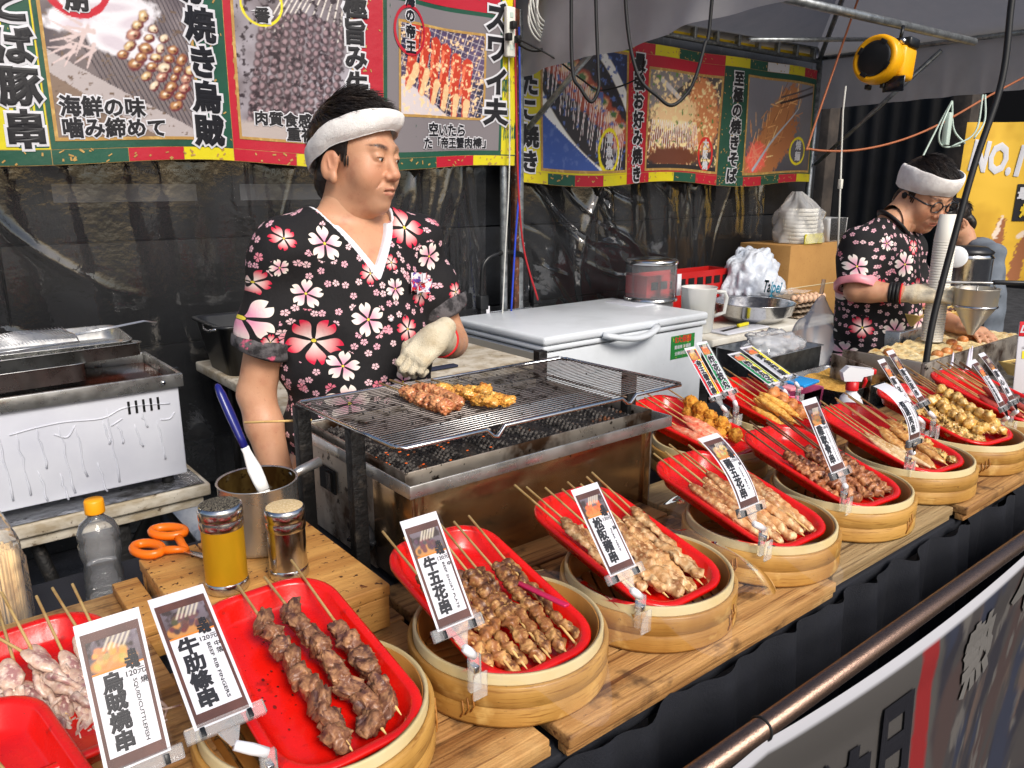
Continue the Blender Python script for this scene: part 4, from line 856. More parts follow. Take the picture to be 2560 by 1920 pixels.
ORD = ['first', 'second', 'third', 'fourth', 'fifth', 'sixth', 'seventh', 'eighth', 'ninth', 'tenth', 'eleventh', 'twelfth', 'thirteenth', 'fourteenth']
def fill_tray(M, rows, what, where, grp, seed, stick='stick'):
    """rows: (kind, x, yshift, lift, yaw[, n]) in tray coordinates, listed left to right"""
    cnt = {}
    for q, row in enumerate(rows):
        kind, x, ys, lift, yaw = row[:5]; n = row[5] if len(row) > 5 else None; nm = what[kind]; cnt[nm] = cnt.get(nm, 0)+1
        L = SPEC[kind][3]; base = .014 if kind != 'rib' else .018
        # rest the tip on the floor, the handle on the back rim
        sl = math.atan2(.030, .27); y0 = -.002+ys
        Ml = T(x*.86, y0, base+.012+lift) @ Matrix.Rotation(yaw, 4, 'Z') @ Matrix.Rotation(sl, 4, 'X')
        lab = f'{ORD[cnt[nm]-1]} {nm} from the left {where}' if sum(1 for r_ in rows if what[r_[0]] == nm) > 1 else f'only {nm} {where}'
        skewer(kind, M @ Ml, lab, grp, seed*100+q, n, stick=stick if not isinstance(stick, dict) else stick.get(kind, 'stick'))
def TM(x, y, z, tilt, yaw=0): return T(x, y, z, radians(tilt), 0, radians(yaw))
ZT = .974
# 1 beef rib fingers: three skewers on the right, the rest of the tray empty
M1 = TM(.352, .868, ZT, 12, 1); make_tray('nearly empty red tray with three beef rib skewers on its right side', M1)
for q, (x, y, yaw, n, sk, tx) in enumerate(((-.016, .012, .03, 9, 0, 'left one of the three chunky beef rib skewers in the nearest steamer'), (.026, .012, .05, 9, 0, 'middle one of the three chunky beef rib skewers in the nearest steamer'), (.066, .030, -.01, 6, 0, 'right one of the three chunky beef rib skewers, meat only near its tip'))):
    skewer('rib', M1 @ T(x, y, .030, radians(4), 0, yaw), tx, 'beef rib skewers', 300+q, n, .320)
mk('juice', S(120, 26, 12), .12, n=[(60, S(80, 20, 10), .5, .6)], coat=.5)
for nm_, mt_, n_, rr_, lab_, sd_ in (('meat_juice', 'juice', 46, (.0006, .0022), 'dark juice droplets on the floor of the near empty red tray', 3),):
    r_ = random.Random(sd_); g = G()
    for _ in range(n_):
        a_, b_ = rr_; q_ = a_+(b_-a_)*r_.random()**2; x_, y_ = r_.gauss(-.028, .022), r_.gauss(-.02, .06)
        g.lathe([(q_, .0), (q_*.7, q_*.12), (0, q_*.16)], 9, M=T(max(-.058, min(.058, x_)), max(-.115, min(.115, y_)), .0008) @ Matrix.Diagonal((1, r_.uniform(.6, 2.2), 1, 1)))
    o = g.obj(nm_, mt_); o.matrix_world = M1; tag(o, lab_, 'stain', None, 'stuff')
# 2 beef short plate
M2 = TM(.640, .864, ZT, 13, -1); make_tray('red tray of browned beef short plate skewers, second from the left', M2)
fill_tray(M2, [('plate', -.088, .03, .008, .03), ('plate', -.060, .005, .004, .02), ('plate', -.034, .012, .006, .0), ('plate', -.010, .0, .012, -.02), ('plate', .016, .01, .006, -.01), ('plate', .042, .0, .010, .0), ('plate', .078, .008, .006, -.03)], {'plate': 'beef short plate skewer'}, 'in its tray', 'beef short plate skewers', 4)
one(rod('x', .10, .006, 3, .2, .5, .8) and G().box(-.05, .05, -.006, .006, -.002, .003, .002), 'pickle_strip', 'pickle', 'strip of pink pickle between beef short plate skewers', 'pickle', loc=(.70, .80, 1.005), rot=(.17, 0, 1.7))
# 3 pork neck
M3 = TM(.934, .860, ZT, 13, 0); make_tray('red tray of pale golden pork neck skewers', M3)
fill_tray(M3, [('neck', -.090, .05, .008, .08), ('neck', -.068, .04, .004, .07), ('neck', -.040, .02, .006, .04), ('neck', -.014, .0, .008, .03), ('neck', .010, .012, .010, .01), ('neck', .034, .0, .006, -.01), ('neck', .058, .01, .010, -.03), ('neck', .084, .02, .008, -.04)], {'neck': 'pork neck skewer'}, 'in its tray', 'pork neck skewers', 5)
# 4 pork belly
M4 = TM(1.260, .860, ZT, 13, -2); make_tray('red tray of long rolled pork belly skewers', M4)
fill_tray(M4, [('belly', -.082, .02, .008, .03), ('belly', -.060, .0, .012, .02), ('belly', -.042, .02, .004, .02), ('belly', -.022, .03, .012, .0), ('belly', -.002, .0, .004, .0), ('belly', .018, .0, .014, .0), ('belly', .036, .02, .004, -.02), ('belly', .056, .01, .012, -.03), ('belly', .078, .0, .006, -.04)], {'belly': 'pork belly skewer'}, 'in its tray', 'pork belly skewers', 6)
# 5 cartilage
M5 = TM(1.560, .860, ZT, 13, -6); make_tray('red tray heaped with dark brown cartilage skewers', M5)
fill_tray(M5, [('cart', -.088, .02, .008, .05), ('cart', -.064, .0, .012, .05), ('cart', -.040, .03, .006, .03), ('cart', -.016, .0, .014, .02), ('cart', .008, .02, .008, .0), ('cart', .032, .0, .014, -.02), ('cart', .056, .02, .008, -.04), ('cart', .082, .0, .010, -.06)], {'cart': 'cartilage skewer'}, 'in its tray', 'cartilage skewers', 7, 'stick_dark')
# 6 long chicken
M6 = TM(1.872, .860, ZT, 13, -8); make_tray('red tray of long golden chicken skewers and pale ones', M6)
fill_tray(M6, [('pale', -.086, .0, .006, .03), ('pale', -.066, .02, .008, .02), ('pale', -.048, .0, .006, .02), ('thigh', -.026, .0, .014, .0), ('thigh', -.002, .02, .008, .0), ('thigh', .022, .0, .018, -.02), ('thigh', .050, .03, .012, -.02), ('skin', .076, .0, .010, -.03)], {'pale': 'pale smooth chicken skewer', 'thigh': 'glazed brown chicken skewer', 'skin': 'crinkled chicken skewer'}, 'in the golden chicken tray', 'golden chicken skewers', 8)
# 7 yellow chicken
M7 = TM(2.172, .862, ZT+.004, 13, -10); make_tray('red tray heaped with lumpy yellow chicken skewers', M7)
fill_tray(M7, [('skin', -.088, .0, .006, .05), ('skin', -.066, .0, .014, .03), ('skin', -.044, .0, .010, .02), ('yellow', -.034, .01, .032, .0), ('yellow', -.006, .01, .028, .0), ('yellow', .022, .0, .030, -.02), ('yellow', .050, .01, .026, -.03), ('yellow', .080, .0, .018, -.05), ('yellow', .016, .02, .054, .0)], {'yellow': 'lumpy yellow chicken skewer', 'skin': 'crinkled yellow skin skewer'}, 'in the yellow chicken tray', 'yellow chicken skewers', 9)
# 8 sausages and hearts
M8 = TM(2.490, .858, ZT+.002, 13, -12); make_tray('red tray of red sausages at the right end of the counter', M8)
fill_tray(M8, [('sausage', -.088, .0, .006, .05), ('sausage', -.066, .02, .004, .04), ('sausage', -.044, .0, .008, .03), ('sausage', -.022, .02, .004, .02), ('sausage', -.034, .0, .026, .03), ('sausage', -.056, .02, .026, .04), ('sausage', .0, .0, .006, .0), ('sausage', .022, .02, .004, .0), ('heart', .046, .03, .006, -.02), ('heart', .068, .02, .006, -.04), ('heart', .086, .03, .004, -.05)], {'sausage': 'red sausage skewer', 'heart': 'dark chicken heart skewer'}, 'in the sausage tray', 'sausage and heart skewers', 10, {'heart': 'stick_dark', 'sausage': 'stick'})
# 9, 10 back row
M9 = TM(1.578, 1.218, ZT, 12, 6); make_tray('red tray of pink crab sticks and breaded balls behind the cartilage', M9)
fill_tray(M9, [('crab', -.080, .02, .008, .0), ('crab', -.048, .0, .012, .0), ('crab', -.016, .03, .014, .0), ('crumb', .024, .02, .010, -.05), ('crumb', .056, -.01, .010, -.05), ('crumb', .040, .03, .032, -.04)], {'crab': 'pink crab stick skewer', 'crumb': 'breaded ball skewer'}, 'in the back row tray', 'crab stick and breaded ball skewers', 12)
M10 = TM(1.900, 1.218, ZT, 12, -4); make_tray('red tray of breaded strips and fish balls in the back row', M10)
fill_tray(M10, [('fried', -.082, .0, .006, .03), ('fried', -.054, .02, .008, .02), ('fried', -.066, .0, .030, .02), ('fried', -.026, .02, .014, .0), ('fried', .002, .03, .020, .0), ('ball', .042, .0, .012, -.02), ('ball', .076, .02, .010, -.04)], {'fried': 'long breaded strip skewer', 'ball': 'fish ball skewer'}, 'in the back row tray', 'breaded strip and fish ball skewers', 13)
# squid tray and the tray in the near left corner, on a raised board
Ms = TM(.085, 1.062, .948, 3, 3); make_tray('red tray of squid skewers on the left', Ms)
for q, (x, y, yaw, lf) in enumerate(((-.085, .03, .0, .0), (-.060, .05, .04, .006), (-.022, .04, -.03, .01), (.004, .05, .10, .012), (.010, .03, .55, .016), (.034, .02, .05, .006), (.066, .045, .10, .004), (.078, .02, .03, .008))):
    skewer('squid', Ms @ T(x, y, .022+lf, radians(17+3*(q % 2)), 0, yaw), f'{ORD[q]} squid skewer from the left in the squid tray', 'squid skewers', 900+q, 3, .28)
Mf = TM(-.005, .872, .957, 3, 8); make_tray('red tray with bare stick ends in the lower left corner', Mf)
for q, (x, y, yaw) in enumerate(((-.07, .05, .05), (-.02, .04, .1), (.0, .06, .0), (.018, .035, .22), (.032, .02, .12), (.046, .03, .20))):
    skewer('squid', Mf @ T(x, y-.12, .016, radians(20), 0, yaw), f'{ORD[q]} skewer stick from the left in the lower left corner tray', 'squid skewers in the corner tray', 940+q, 2, .22)

# ------------------------------------------------------------------ price cards on acrylic clips
mk('card_white', S(218, 217, 223), .35, coat=.3); mk('card_brown', S(96, 58, 48), .4, n=[(20, S(76, 44, 36), .4, .65)], coat=.3); mk('card_orange', S(226, 126, 34), .4)
mk('card_red', S(214, 34, 44), .4); mk('card_green', S(22, 140, 84), .4); mk('card_yellow', S(246, 222, 40), .4)
def photo(p, x0, x1, y0, y1, c, seed):
    r = random.Random(seed); p.grad(S(70, 54, 52), S(120, 110, 120), 1.3); p.noise(120, S(60, 48, 46), .52, .66, seed); W, H = x1-x0, y1-y0
    p.ell(x0+W*.45, y0+H*.22, W*.46, H*.28, S(186, 130, 72), 0, .15)
    for i in range(26): p.ell(x0+W*r.uniform(.12, .78), y0+H*r.uniform(.2, .72), W*.08, H*.09, tuple(q*r.uniform(.6, 1.35) for q in c), r.uniform(0, 3), .5)
    for i in range(5): p.line(x0+W*(.3+.1*i), y0+H*.65, x0+W*(.45+.1*i), y1, .0006, S(226, 214, 190))
def card(label, B, tilt, L, w, chars, eng, side, pc, bend=0., yaw=0., clip=(0, 0), seed=1, style=None, roll=0.):
    t = thing('price_card', label, 'sign', B, (radians(90-tilt), 0, 0), 'price cards on clips')
    t.rotation_euler = (Matrix.Rotation(radians(yaw), 3, 'Z') @ Matrix.Rotation(radians(90-tilt), 3, 'X') @ Matrix.Rotation(radians(roll), 3, 'Z')).to_euler()
    def fn(x, y, z=0.):
        if not bend: return (x, y, z)
        k = bend/L; a = k*y; return (x, sin(a)/k+z*sin(-a)*1., -(1-cos(a))/k+z*cos(a))
    hw = w/2
    G().sheet(2, 14, lambda u, v: fn(-hw+w*u, L*v, 0)).obj('card', 'card_white', t)
    def rect(x0, x1, y0, y1, z, mat, name): return G().sheet(2, 10, lambda u, v: fn(x0+(x1-x0)*u, y0+(y1-y0)*v, z)).obj(name, mat, t)
    if style is None:
        b = w*.055; rect(-hw+b, hw-b, b*.6, L*.925, .0006, 'card_brown', 'brown_border'); rect(-hw+2*b, hw-2*b, L*.095, L*.665, .0012, 'card_white', 'text_panel')
        p = Pic(-hw+2*b, hw-2*b, L*.645, L*.865, .0012); photo(p, *p.b, pc, seed); p.obj('food_photo', 'print', t, lambda x, y: fn(x, y, .0016)); rect(-hw+2*b, hw-2*b, L*.64, L*.652, .0020, 'card_orange', 'orange_stroke')
        n = len(chars); H = L*.52/n; h = min(H*1.02, w*.46); g = G()
        for i, ch in enumerate(chars): put_text(g, ch, -w*.13, L*.632-H*(i+.5), h, .05, .0018, fn=fn)
        put_text(g, '魂', w*.22, L*.655, w*.22, .05, .0026, fn=fn); put_text(g, '串', w*.24, L*.715, w*.15, .05, .0026, fn=fn); put_text(g, '120元', w*.24, L*.585, w*.125, .02, .0018, fn=fn, w=w*.30)
        if eng: put_text(g, eng, w*.20, L*.335, w*.085, .02, .0018, fn=fn, rot=-pi/2, w=min(L*.42, w*.075*len(eng)))
        if side: column_text(g, side, w*.34, L*.52, w*.14, w*.12, fn, .0018, .02)
        g.obj('lettering', 'ink', t)
    else:
        c1, c2, c3 = style; b = w*.07
        rect(-hw+b, hw-b, L*.04, L*.95, .0006, c1, 'colour_field'); rect(hw*.25, hw-b, L*.04, L*.95, .0011, c2, 'colour_stripe'); rect(hw*.62, hw-b*1.6, L*.06, L*.93, .0016, c3, 'colour_stripe')
        p = Pic(-hw+b, hw*.6, L*.74, L*.94, .0014); photo(p, *p.b, pc, seed); p.obj('food_photo', 'print', t, lambda x, y: fn(x, y, .0021))
        n = len(chars); H = L*.68/n; g, g2 = G(), G()
        for i, ch in enumerate(chars): put_text(g, ch, -w*.05, L*.72-H*(i+.5), min(H, w*.55), .05, .0034, fn=fn); put_text(g2, ch, -w*.05, L*.72-H*(i+.5), min(H, w*.55), .13, .0026, fn=fn)
        g2.obj('lettering_outline', 'ink_white', t); g.obj('lettering', 'ink', t)
    # acrylic sleeve, holder bar, joint and clip
    G().sheet(1, 10, lambda u, v: fn(-hw*1.06+2.12*hw*u, -.004+L*1.03*v, .0042)).obj('sleeve', 'sleeve', t)
    G().box(-hw*1.35, hw*1.35, -.012, .004, -.003, .006, .0015).obj('holder_bar', 'acrylic', t)
    for s_ in (-1, 1): G().box(s_*hw*.8-.0025, s_*hw*.8+.0025, -.011, -.001, -.004, .007, .0005).obj('pad', 'black_plastic', t)
    G().prism([(-.012, -.012), (.012, -.012), (.004, -.030), (-.004, -.030)], -.001, .002).obj('arm', 'acrylic', t)
    Mi = t.matrix_basis.to_3x3().inverted(); dn = Mi @ Vector((0, 0, -1)); j0 = Vector((0, -.030, 0))
    c0 = j0+Mi @ Vector((clip[0], clip[1], -.018))
    g = G(); g.tube([j0, j0.lerp(c0, .5), c0], [.0055, .0065, .0055], 8); g.obj('joint', 'knob_white', t)
    R3 = Mi.to_4x4(); Mc = Matrix.Translation(c0) @ R3
    G().box(-.009, .009, -.004, .004, -.050, .002, .0015, M=Mc).obj('clip', 'acrylic', t); G().box(-.004, .004, -.0065, .0065, -.022, -.012, .001, M=Mc).obj('spring', 'steel_clean', t)
    G().box(-.011, .011, -.014, -.011, -.055, -.018, .001, M=Mc).obj('clip_jaw', 'acrylic', t)
    return t
BEEF, PORK, CHK, SQ, ORG = S(96, 66, 66), S(206, 160, 110), S(150, 100, 66), S(206, 150, 84), S(226, 110, 60)
card('tall price card for squid, lower left corner of the photo', (.129, .76, 1.034), 27, .150, .062, '烏賊燒串', 'SQUID/CUTTLEFISH', '燒', SQ, clip=(.03, -.02), seed=1)
card('leaning price card for beef rib fingers over the near empty tray', (.213, .75, 1.051), 58, .166, .062, '牛肋條串', 'BEEF RIB FINGERS', '中落', BEEF, clip=(.03, -.01), seed=2)
card('price card for beef short plate on the second steamer', (.504, .74, 1.057), 35, .146, .056, '牛五花串', 'BEEF SHORT PLATE', 'ゆ', BEEF, clip=(.015, 0), seed=3)
card('price card for pork neck on the third steamer', (.801, .73, 1.038), 39, .140, .056, '松阪豬串', 'PORK NECK', '/豚', ORG, clip=(.02, 0), seed=4)
card('glossy bent price card for pork belly on the fourth steamer', (1.109, .725, 1.061), 22, .146, .056, '豬五花串', 'PORK BELLY', '豚', PORK, bend=.75, clip=(.03, .0), seed=5)
card('price card for cartilage on the fifth steamer', (1.391, .72, 1.061), 31, .150, .052, '雞軟骨串', 'CHICKEN CARTILAGE', '', CHK, clip=(.04, .02), seed=6)
card('strongly curled price card on the golden chicken steamer', (1.692, .715, 1.064), 2, .150, .052, '雞腿肉串', 'CHICKEN THIGH', '', BEEF, bend=1.35, clip=(.05, .03), seed=7)
card('left one of the paired price cards over the yellow chicken', (1.935, .835, 1.066), 39, .138, .040, '雞皮串', 'CHICKEN SKIN', '', ORG, yaw=4, clip=(.03, 0), seed=8)
card('right one of the paired price cards over the yellow chicken', (1.978, .828, 1.074), 39, .150, .040, '雞屁股串', 'CHICKEN TAIL', '', CHK, yaw=4, clip=(.03, 0), seed=9)
card('left one of the paired price cards over the sausages', (2.235, .735, 1.036), 30, .142, .042, '日本風味香腸', 'SAUSAGE', '', ORG, bend=.3, yaw=2, clip=(.03, .02), seed=10)
card('right one of the paired price cards over the sausages', (2.280, .730, 1.046), 30, .146, .042, '雞心串', 'CHICKEN HEART', '', BEEF, bend=.3, yaw=2, clip=(.03, .02), seed=11)
card('red hand-coloured card left of the breaded strips', (1.652, 1.205, 1.064), 40, .150, .044, '帝王蟹肉棒', '', '', SQ, clip=(.02, 0), seed=12, style=('card_red', 'card_yellow', 'card_red'))
card('green hand-coloured card beside the red one, left of the breaded strips', (1.697, 1.20, 1.072), 40, .152, .044, '炸花枝丸', '', '', ORG, clip=(.01, 0), seed=13, style=('card_green', 'card_green', 'card_white'))
card('green hand-coloured card leaning far back over the fish balls', (1.985, 1.245, 1.036), 66, .166, .062, '炸魚丸子', '', '', ORG, clip=(.02, 0), seed=14, style=('card_green', 'card_yellow', 'card_green'))
card('yellow hand-coloured card leaning far back over the fish balls', (2.052, 1.25, 1.046), 66, .166, .062, '黃金炸蝦', '', '', ORG, clip=(.02, 0), seed=15, style=('card_white', 'card_yellow', 'card_yellow'))
# ------------------------------------------------------------------ gas grill
gr = thing('gas_grill', 'long greasy stainless gas grill behind the near trays', 'grill', (0, 0, .866))
G().box(.672, 1.285, 1.110, 1.118, .012, .215, .001).obj('front_panel', 'steel_brushed', gr); G().box(.672, 1.285, 1.52, 1.528, .012, .215).obj('back_panel', 'steel_dirty', gr)
G().box(.664, .671, 1.105, 1.245, .02, .205, .001).obj('side_plate', 'steel_brushed', gr); G().box(.666, .672, 1.246, 1.53, .012, .213).obj('side_plate', 'steel_dirty', gr); G().box(1.286, 1.292, 1.108, 1.53, .012, .215).obj('side_plate', 'steel_dirty', gr)
G().box(.656, .665, 1.41, 1.43, .12, .16).obj('slot_frame', 'black_iron', gr); G().box(.661, .664, 1.40, 1.47, .115, .165).obj('slot', 'void', gr)
g = G(); z = .216
for a, b, c, d in ((.646, 1.325, 1.080, 1.084), (.646, 1.325, 1.544, 1.548), (.646, .650, 1.084, 1.544), (1.321, 1.325, 1.084, 1.544)): g.box(a, b, c, d, z-.004, z+.020, .001)
g.obj('drip_lip', 'steel', gr); G().box(.6505, 1.3205, 1.0845, 1.5435, z-.003, z+.001).obj('drip_tray', 'char', gr)
g = G()
for a, b, c, d in ((.660, 1.300, 1.118, 1.121), (.660, 1.300, 1.50, 1.503), (.660, .663, 1.121, 1.50), (1.297, 1.300, 1.121, 1.50)): g.box(a, b, c, d, z+.002, z+.030, .0008)
g.obj('burner_wall', 'steel_dirty', gr)
# burner mesh: six bays of small domes, orange-hot rows at the left
mk('ember', S(210, 96, 34), .6, emit=(S(255, 110, 30), .5))
gs = G()
for bay in range(6):
    x0 = .672+bay*.1035
    for i in range(12):
        for j in range(30):
            x = x0+.006+i*.0078+RND.uniform(-.001, .001); y = 1.128+j*.0122+(.006 if i % 2 else 0); r = RND.uniform(.0028, .0044)
            gs.lathe([(r, 0), (r*.8, r*.9), (0, r*1.3)], 6, (x, y, z+.008+.004*sin(i*.55)+RND.uniform(0, .002)))
o = gs.obj('lava_mesh', 'char_mesh', gr); o['kind'] = 'stuff'
for bay in range(6): G().box(.668+bay*.1035, .770+bay*.1035, 1.123, 1.498, z+.0015, z+.0085+.001*(bay % 2), .003).obj('burner_bed', 'char', gr)
g = G()
for i in range(34):
    bay = RND.choice([0, 0, 0, 1, 1, 2]); g.box(-.0022, .0022, -.0012, .0012, 0, .0012, M=T(.678+bay*.1035+RND.randrange(3)*.026+RND.uniform(0, .006), 1.132+RND.randrange(12)*.0125, z+.016, 0, 0, RND.uniform(-.5, .5)))
o = g.obj('glowing_slots', 'ember', gr); o['kind'] = 'stuff'
G().lathe([(0, .0), (.026, .0), (.030, .006), (.030, .020), (.024, .026), (0, .028)], 10, M=T(.662, 1.265, .075, 0, -pi/2)).obj('knob', 'black_plastic', gr); G().box(-.004, .004, -.030, .030, .020, .032, .002, M=T(.662, 1.265, .075, .5, -pi/2)).obj('knob_grip', 'black_plastic', gr)
for x, y in ((.612, 1.205), (.60, 1.40), (1.30, 1.19), (1.30, 1.50)): G().box(x-.014, x+.014, y-.012, y+.012, -.0, .318, .002).obj('grate_post', 'black_iron', gr)
for x in (.672, 1.268): G().box(x, x+.018, 1.106, 1.120, 0, .213, .001).obj('leg', 'steel_brushed', gr)
# grate
mk('wire_worn', S(150, 140, 134), .38, .8, n=[(30, S(60, 50, 44), .5, .62)])
gt = thing('grill_grate', 'wide wire grate propped above the grill', 'grate', (0, 0, 1.192))
zb = 0.; P = [(.600, 1.05, 0), (.612, 1.032, 0), (.77, 1.028, 0), (.785, 1.028, -.014), (.795, 1.028, -.017), (.81, 1.028, 0), (1.10, 1.024, 0), (1.115, 1.024, -.012), (1.125, 1.024, -.014), (1.14, 1.024, 0), (1.275, 1.022, 0), (1.283, 1.03, 0), (1.262, 1.36, 0), (1.25, 1.372, 0), (.60, 1.398, 0), (.588, 1.388, 0)]
G().tube(P, .0038, 8, closed=True).obj('rim_wire', 'steel_clean', gt)
for i in range(34):
    y = 1.038+i*.0105; G().tube([(.598-.010*(i/34), y, .002), (1.281-.022*(i/34), y, .002)], .00125, 6).obj('wire', 'wire_worn' if i > 6 else 'steel', gt)
for x in (.78, .95, 1.12): G().tube([(x, 1.03, -.0022), (x, 1.385, -.0022)], .0024, 6).obj('cross_wire', 'steel_dirty', gt)
for q, (kind, x, y, yw, lab, n) in enumerate((('grill', .758, 1.245, .02, 'left of the reddish brown meat skewers cooking on the grate', 7), ('grill', .792, 1.255, .05, 'right of the reddish brown meat skewers cooking on the grate', 7), ('grill2', .832, 1.215, .08, 'left of the yellow glazed skewers cooking on the grate', 8), ('grill2', .866, 1.205, .10, 'right of the yellow glazed skewers cooking on the grate', 8))):
    skewer(kind, T(x, y, 1.192+.018, 0, 0, yw), lab, 'skewers on the grate', 700+q, n, .245, name='grilled_skewer')
g = G()
for _ in range(170):
    x_, y_ = RND.gauss(.86, .12), RND.gauss(1.24, .07); q_ = RND.uniform(.0010, .0028)
    if .61 < x_ < 1.26 and 1.04 < y_ < 1.375: g.lathe([(q_, -.0012), (q_*.8, q_*.7), (0, q_)], 6, (x_, round((y_-1.038)/.0105)*.0105+1.038, .003))
o = g.obj('burnt_crumbs', 'char', gt); o['kind'] = 'stuff'
one(G().tube([(-.066, 0, 0), (.066, 0, 0)], .0024, 7), 'loose_stick', 'stick', 'loose bamboo stick jutting out left of the grill', 'stick', loc=(.572, 1.45, 1.145), rot=(0, -.02, -.62))

# ------------------------------------------------------------------ wooden box with pot and shakers
bx = thing('wooden_box', 'stained wooden crate carrying the pot and the spice shakers', 'crate', (0, 0, .9))
yy = 0
for i, (a, b) in enumerate(((.268, .362), (.365, .458), (.461, .556))): G().box(a, b, 1.0, 1.34, .066, .086, .002).obj('plank', 'box_wood', bx)
for a, b in ((1.0, 1.02), (1.315, 1.335)): G().box(.27, .554, a, b, .012, .0655, .002).obj('rail', 'box_wood', bx)
G().box(.536, .555, 1.021, 1.314, .02, .0655, .002).obj('rail', 'box_wood', bx); G().box(.27, .29, 1.021, 1.314, .02, .0655, .002).obj('rail', 'box_wood', bx)
lw = thing('wood_step', 'lower wooden step left of the spice crate', 'crate', (0, 0, .9)); G().box(.222, .262, 1.16, 1.335, .0405, .058, .002).obj('plank', 'box_wood', lw); G().box(.224, .258, 1.162, 1.18, 0, .040, .002).obj('end_block', 'box_wood', lw); G().box(.224, .258, 1.31, 1.33, 0, .040, .002).obj('end_block', 'box_wood', lw)
ZB = .9865
pt = thing('sauce_pot', 'steel sauce pot with brown-streaked inside beside the spice shakers', 'pot', (.455, 1.268, ZB))
mk('pot_in', S(120, 96, 50), .35, .7, n=[(14, S(70, 46, 18), .42, .58, (1, 1, .4)), (60, S(40, 24, 12), .60, .68), (18, S(170, 160, 140), .60, .72)]); mk('sauce', S(46, 26, 12), .12)
G().lathe([(0, 0), (.060, 0), (.0645, .004), (.0655, .010), (.0660, .117), (.0685, .1195), (.0680, .121), (.0645, .1195)], 48).obj('outer_wall', 'steel', pt); G().lathe([(.0644, .1195), (.0640, .012), (.058, .004), (0, .004)], 48).obj('inner_wall', 'pot_in', pt)
G().lathe([(.0637, .045), (0, .045)], 40).obj('sauce', 'sauce', pt); G().tube([(.064, .01, .108), (.085, .012, .113), (.125, .02, .118)], [.007, .009, .010], 10).obj('handle', 'steel', pt)
br = thing('basting_brush', 'blue and white basting brush standing in the sauce pot', 'brush'); mk('brush_blue', S(26, 30, 110), .3, coat=.3); mk('brush_white', S(236, 234, 230), .35)
b0, b1 = Vector((.452, 1.232, 1.098)), Vector((.418, 1.318, 1.272)); d = b1-b0
G().tube([b0+d*t for t in (.40, .5, .7, .9, .98, 1.0)], [(.0075, .006), (.0085, .0065), (.0105, .0075), (.0095, .007), (.006, .005), (.002, .002)], 12).obj('handle', 'brush_blue', br)
G().tube([b0+d*t for t in (.0, .10, .20, .36, .405)], [(.0105, .006), (.012, .0065), (.0125, .0065), (.0072, .0062), (.0075, .006)], 12, flat=(1, 0, 0)).obj('shaft', 'brush_white', br)
g = G()
for i in range(60): x, y = RND.uniform(-.009, .009), RND.uniform(-.004, .004); g.tube([b0+Vector((x, y, 0)), b0+Vector((x*1.15+.004, y*1.3-.008, -.026+RND.uniform(-.003, .003)))], .0009, 4)
o = g.obj('bristles', 'brush_white', br); o['kind'] = 'stuff'
mk('brass_can', S(216, 166, 30), .42, .55, n=[(4, S(196, 146, 22), .4, .65)], rn=(14, .34, .5)); mk('pepper', S(120, 112, 96), .9, n=[(400, S(28, 24, 22), .46, .54)], bump=[(400, 1., (1, 1, 1), .003)]); mk('spice', S(206, 178, 130), .95, n=[(60, S(150, 110, 60), .66, .72), (300, S(226, 204, 164), .5, .6)], bump=[(300, .8, (1, 1, 1), .002)])
def shaker(label, x, y, body, top, h, r):
    s = thing('spice_shaker', label, 'shaker', (x, y, ZB)); k = h-.036
    G().lathe([(0, 0), (r*1.02, 0), (r*1.06, .004), (r*1.05, .014), (r*1.0, .017)], 40).obj('foot', 'steel_clean', s); G().lathe([(r, .0175), (r, k)], 40).obj('can', body, s)
    G().lathe([(r*1.02, k), (r*1.05, k+.002), (r*1.05, k+.014), (r*1.02, k+.016), (r*1.06, k+.018), (r*1.06, k+.031), (r*1.0, h), (r*.9, h+.001)], 40).obj('lid_band', 'steel_clean', s); G().lathe([(r*.95, h+.0008), (r*.6, h+.0022), (0, h+.003)], 40).obj('spice_crust', top, s)
shaker('tall brass spice shaker dusted with black pepper', .352, 1.150, 'brass_can', 'pepper', .140, .0315); shaker('shorter plain steel spice shaker with pale dusty lid', .445, 1.130, 'steel_clean', 'spice', .118, .0300)
sc = thing('scissors', 'orange handled scissors lying beside the brass shaker', 'scissors', (.338, 1.305, ZB+.006), (0, 0, radians(-62))); mk('orange_plastic', S(236, 112, 14), .35, coat=.2)
for k, (ox, oy, a) in enumerate(((-.066, .024, .18), (-.062, -.026, -.15))):
    G().tube([(ox+.030*cos(q)*cos(a)-.018*sin(q)*sin(a), oy+.030*cos(q)*sin(a)+.018*sin(q)*cos(a), .004+.010*(1-k)) for q in [2*pi*j/22 for j in range(22)]], [(.0085, .0075)]*22, 8, closed=True).obj('handle_ring', 'orange_plastic', sc)
    G().tube([(ox+.026, oy*.8, .004+.009*(1-k)), (-.018, oy*.35, .004), (0, 0, .003)], [.008, .007, .005], 8).obj('handle_arm', 'orange_plastic', sc)
    G().box(-.004, .085, -.006, .004, -.0012+.0014*k, 0+.0014*k, .0004, M=T(rz=(-.10 if k else .10))).obj('blade', 'steel_clean', sc)
# raised board with squid tray on the left
lb = thing('raised_board', 'pale wooden board carrying the squid tray in the lower left', 'board', (0, 0, .9)); 
for i in range(4): G().box(-.45, .232, .70+i*.162, .857+i*.162, .0185, .0375, .002).obj('plank', 'pallet', lb)
for x in (-.3, .16): G().box(x, x+.05, .71, 1.33, .0, .018, .002).obj('bearer', 'pallet', lb)
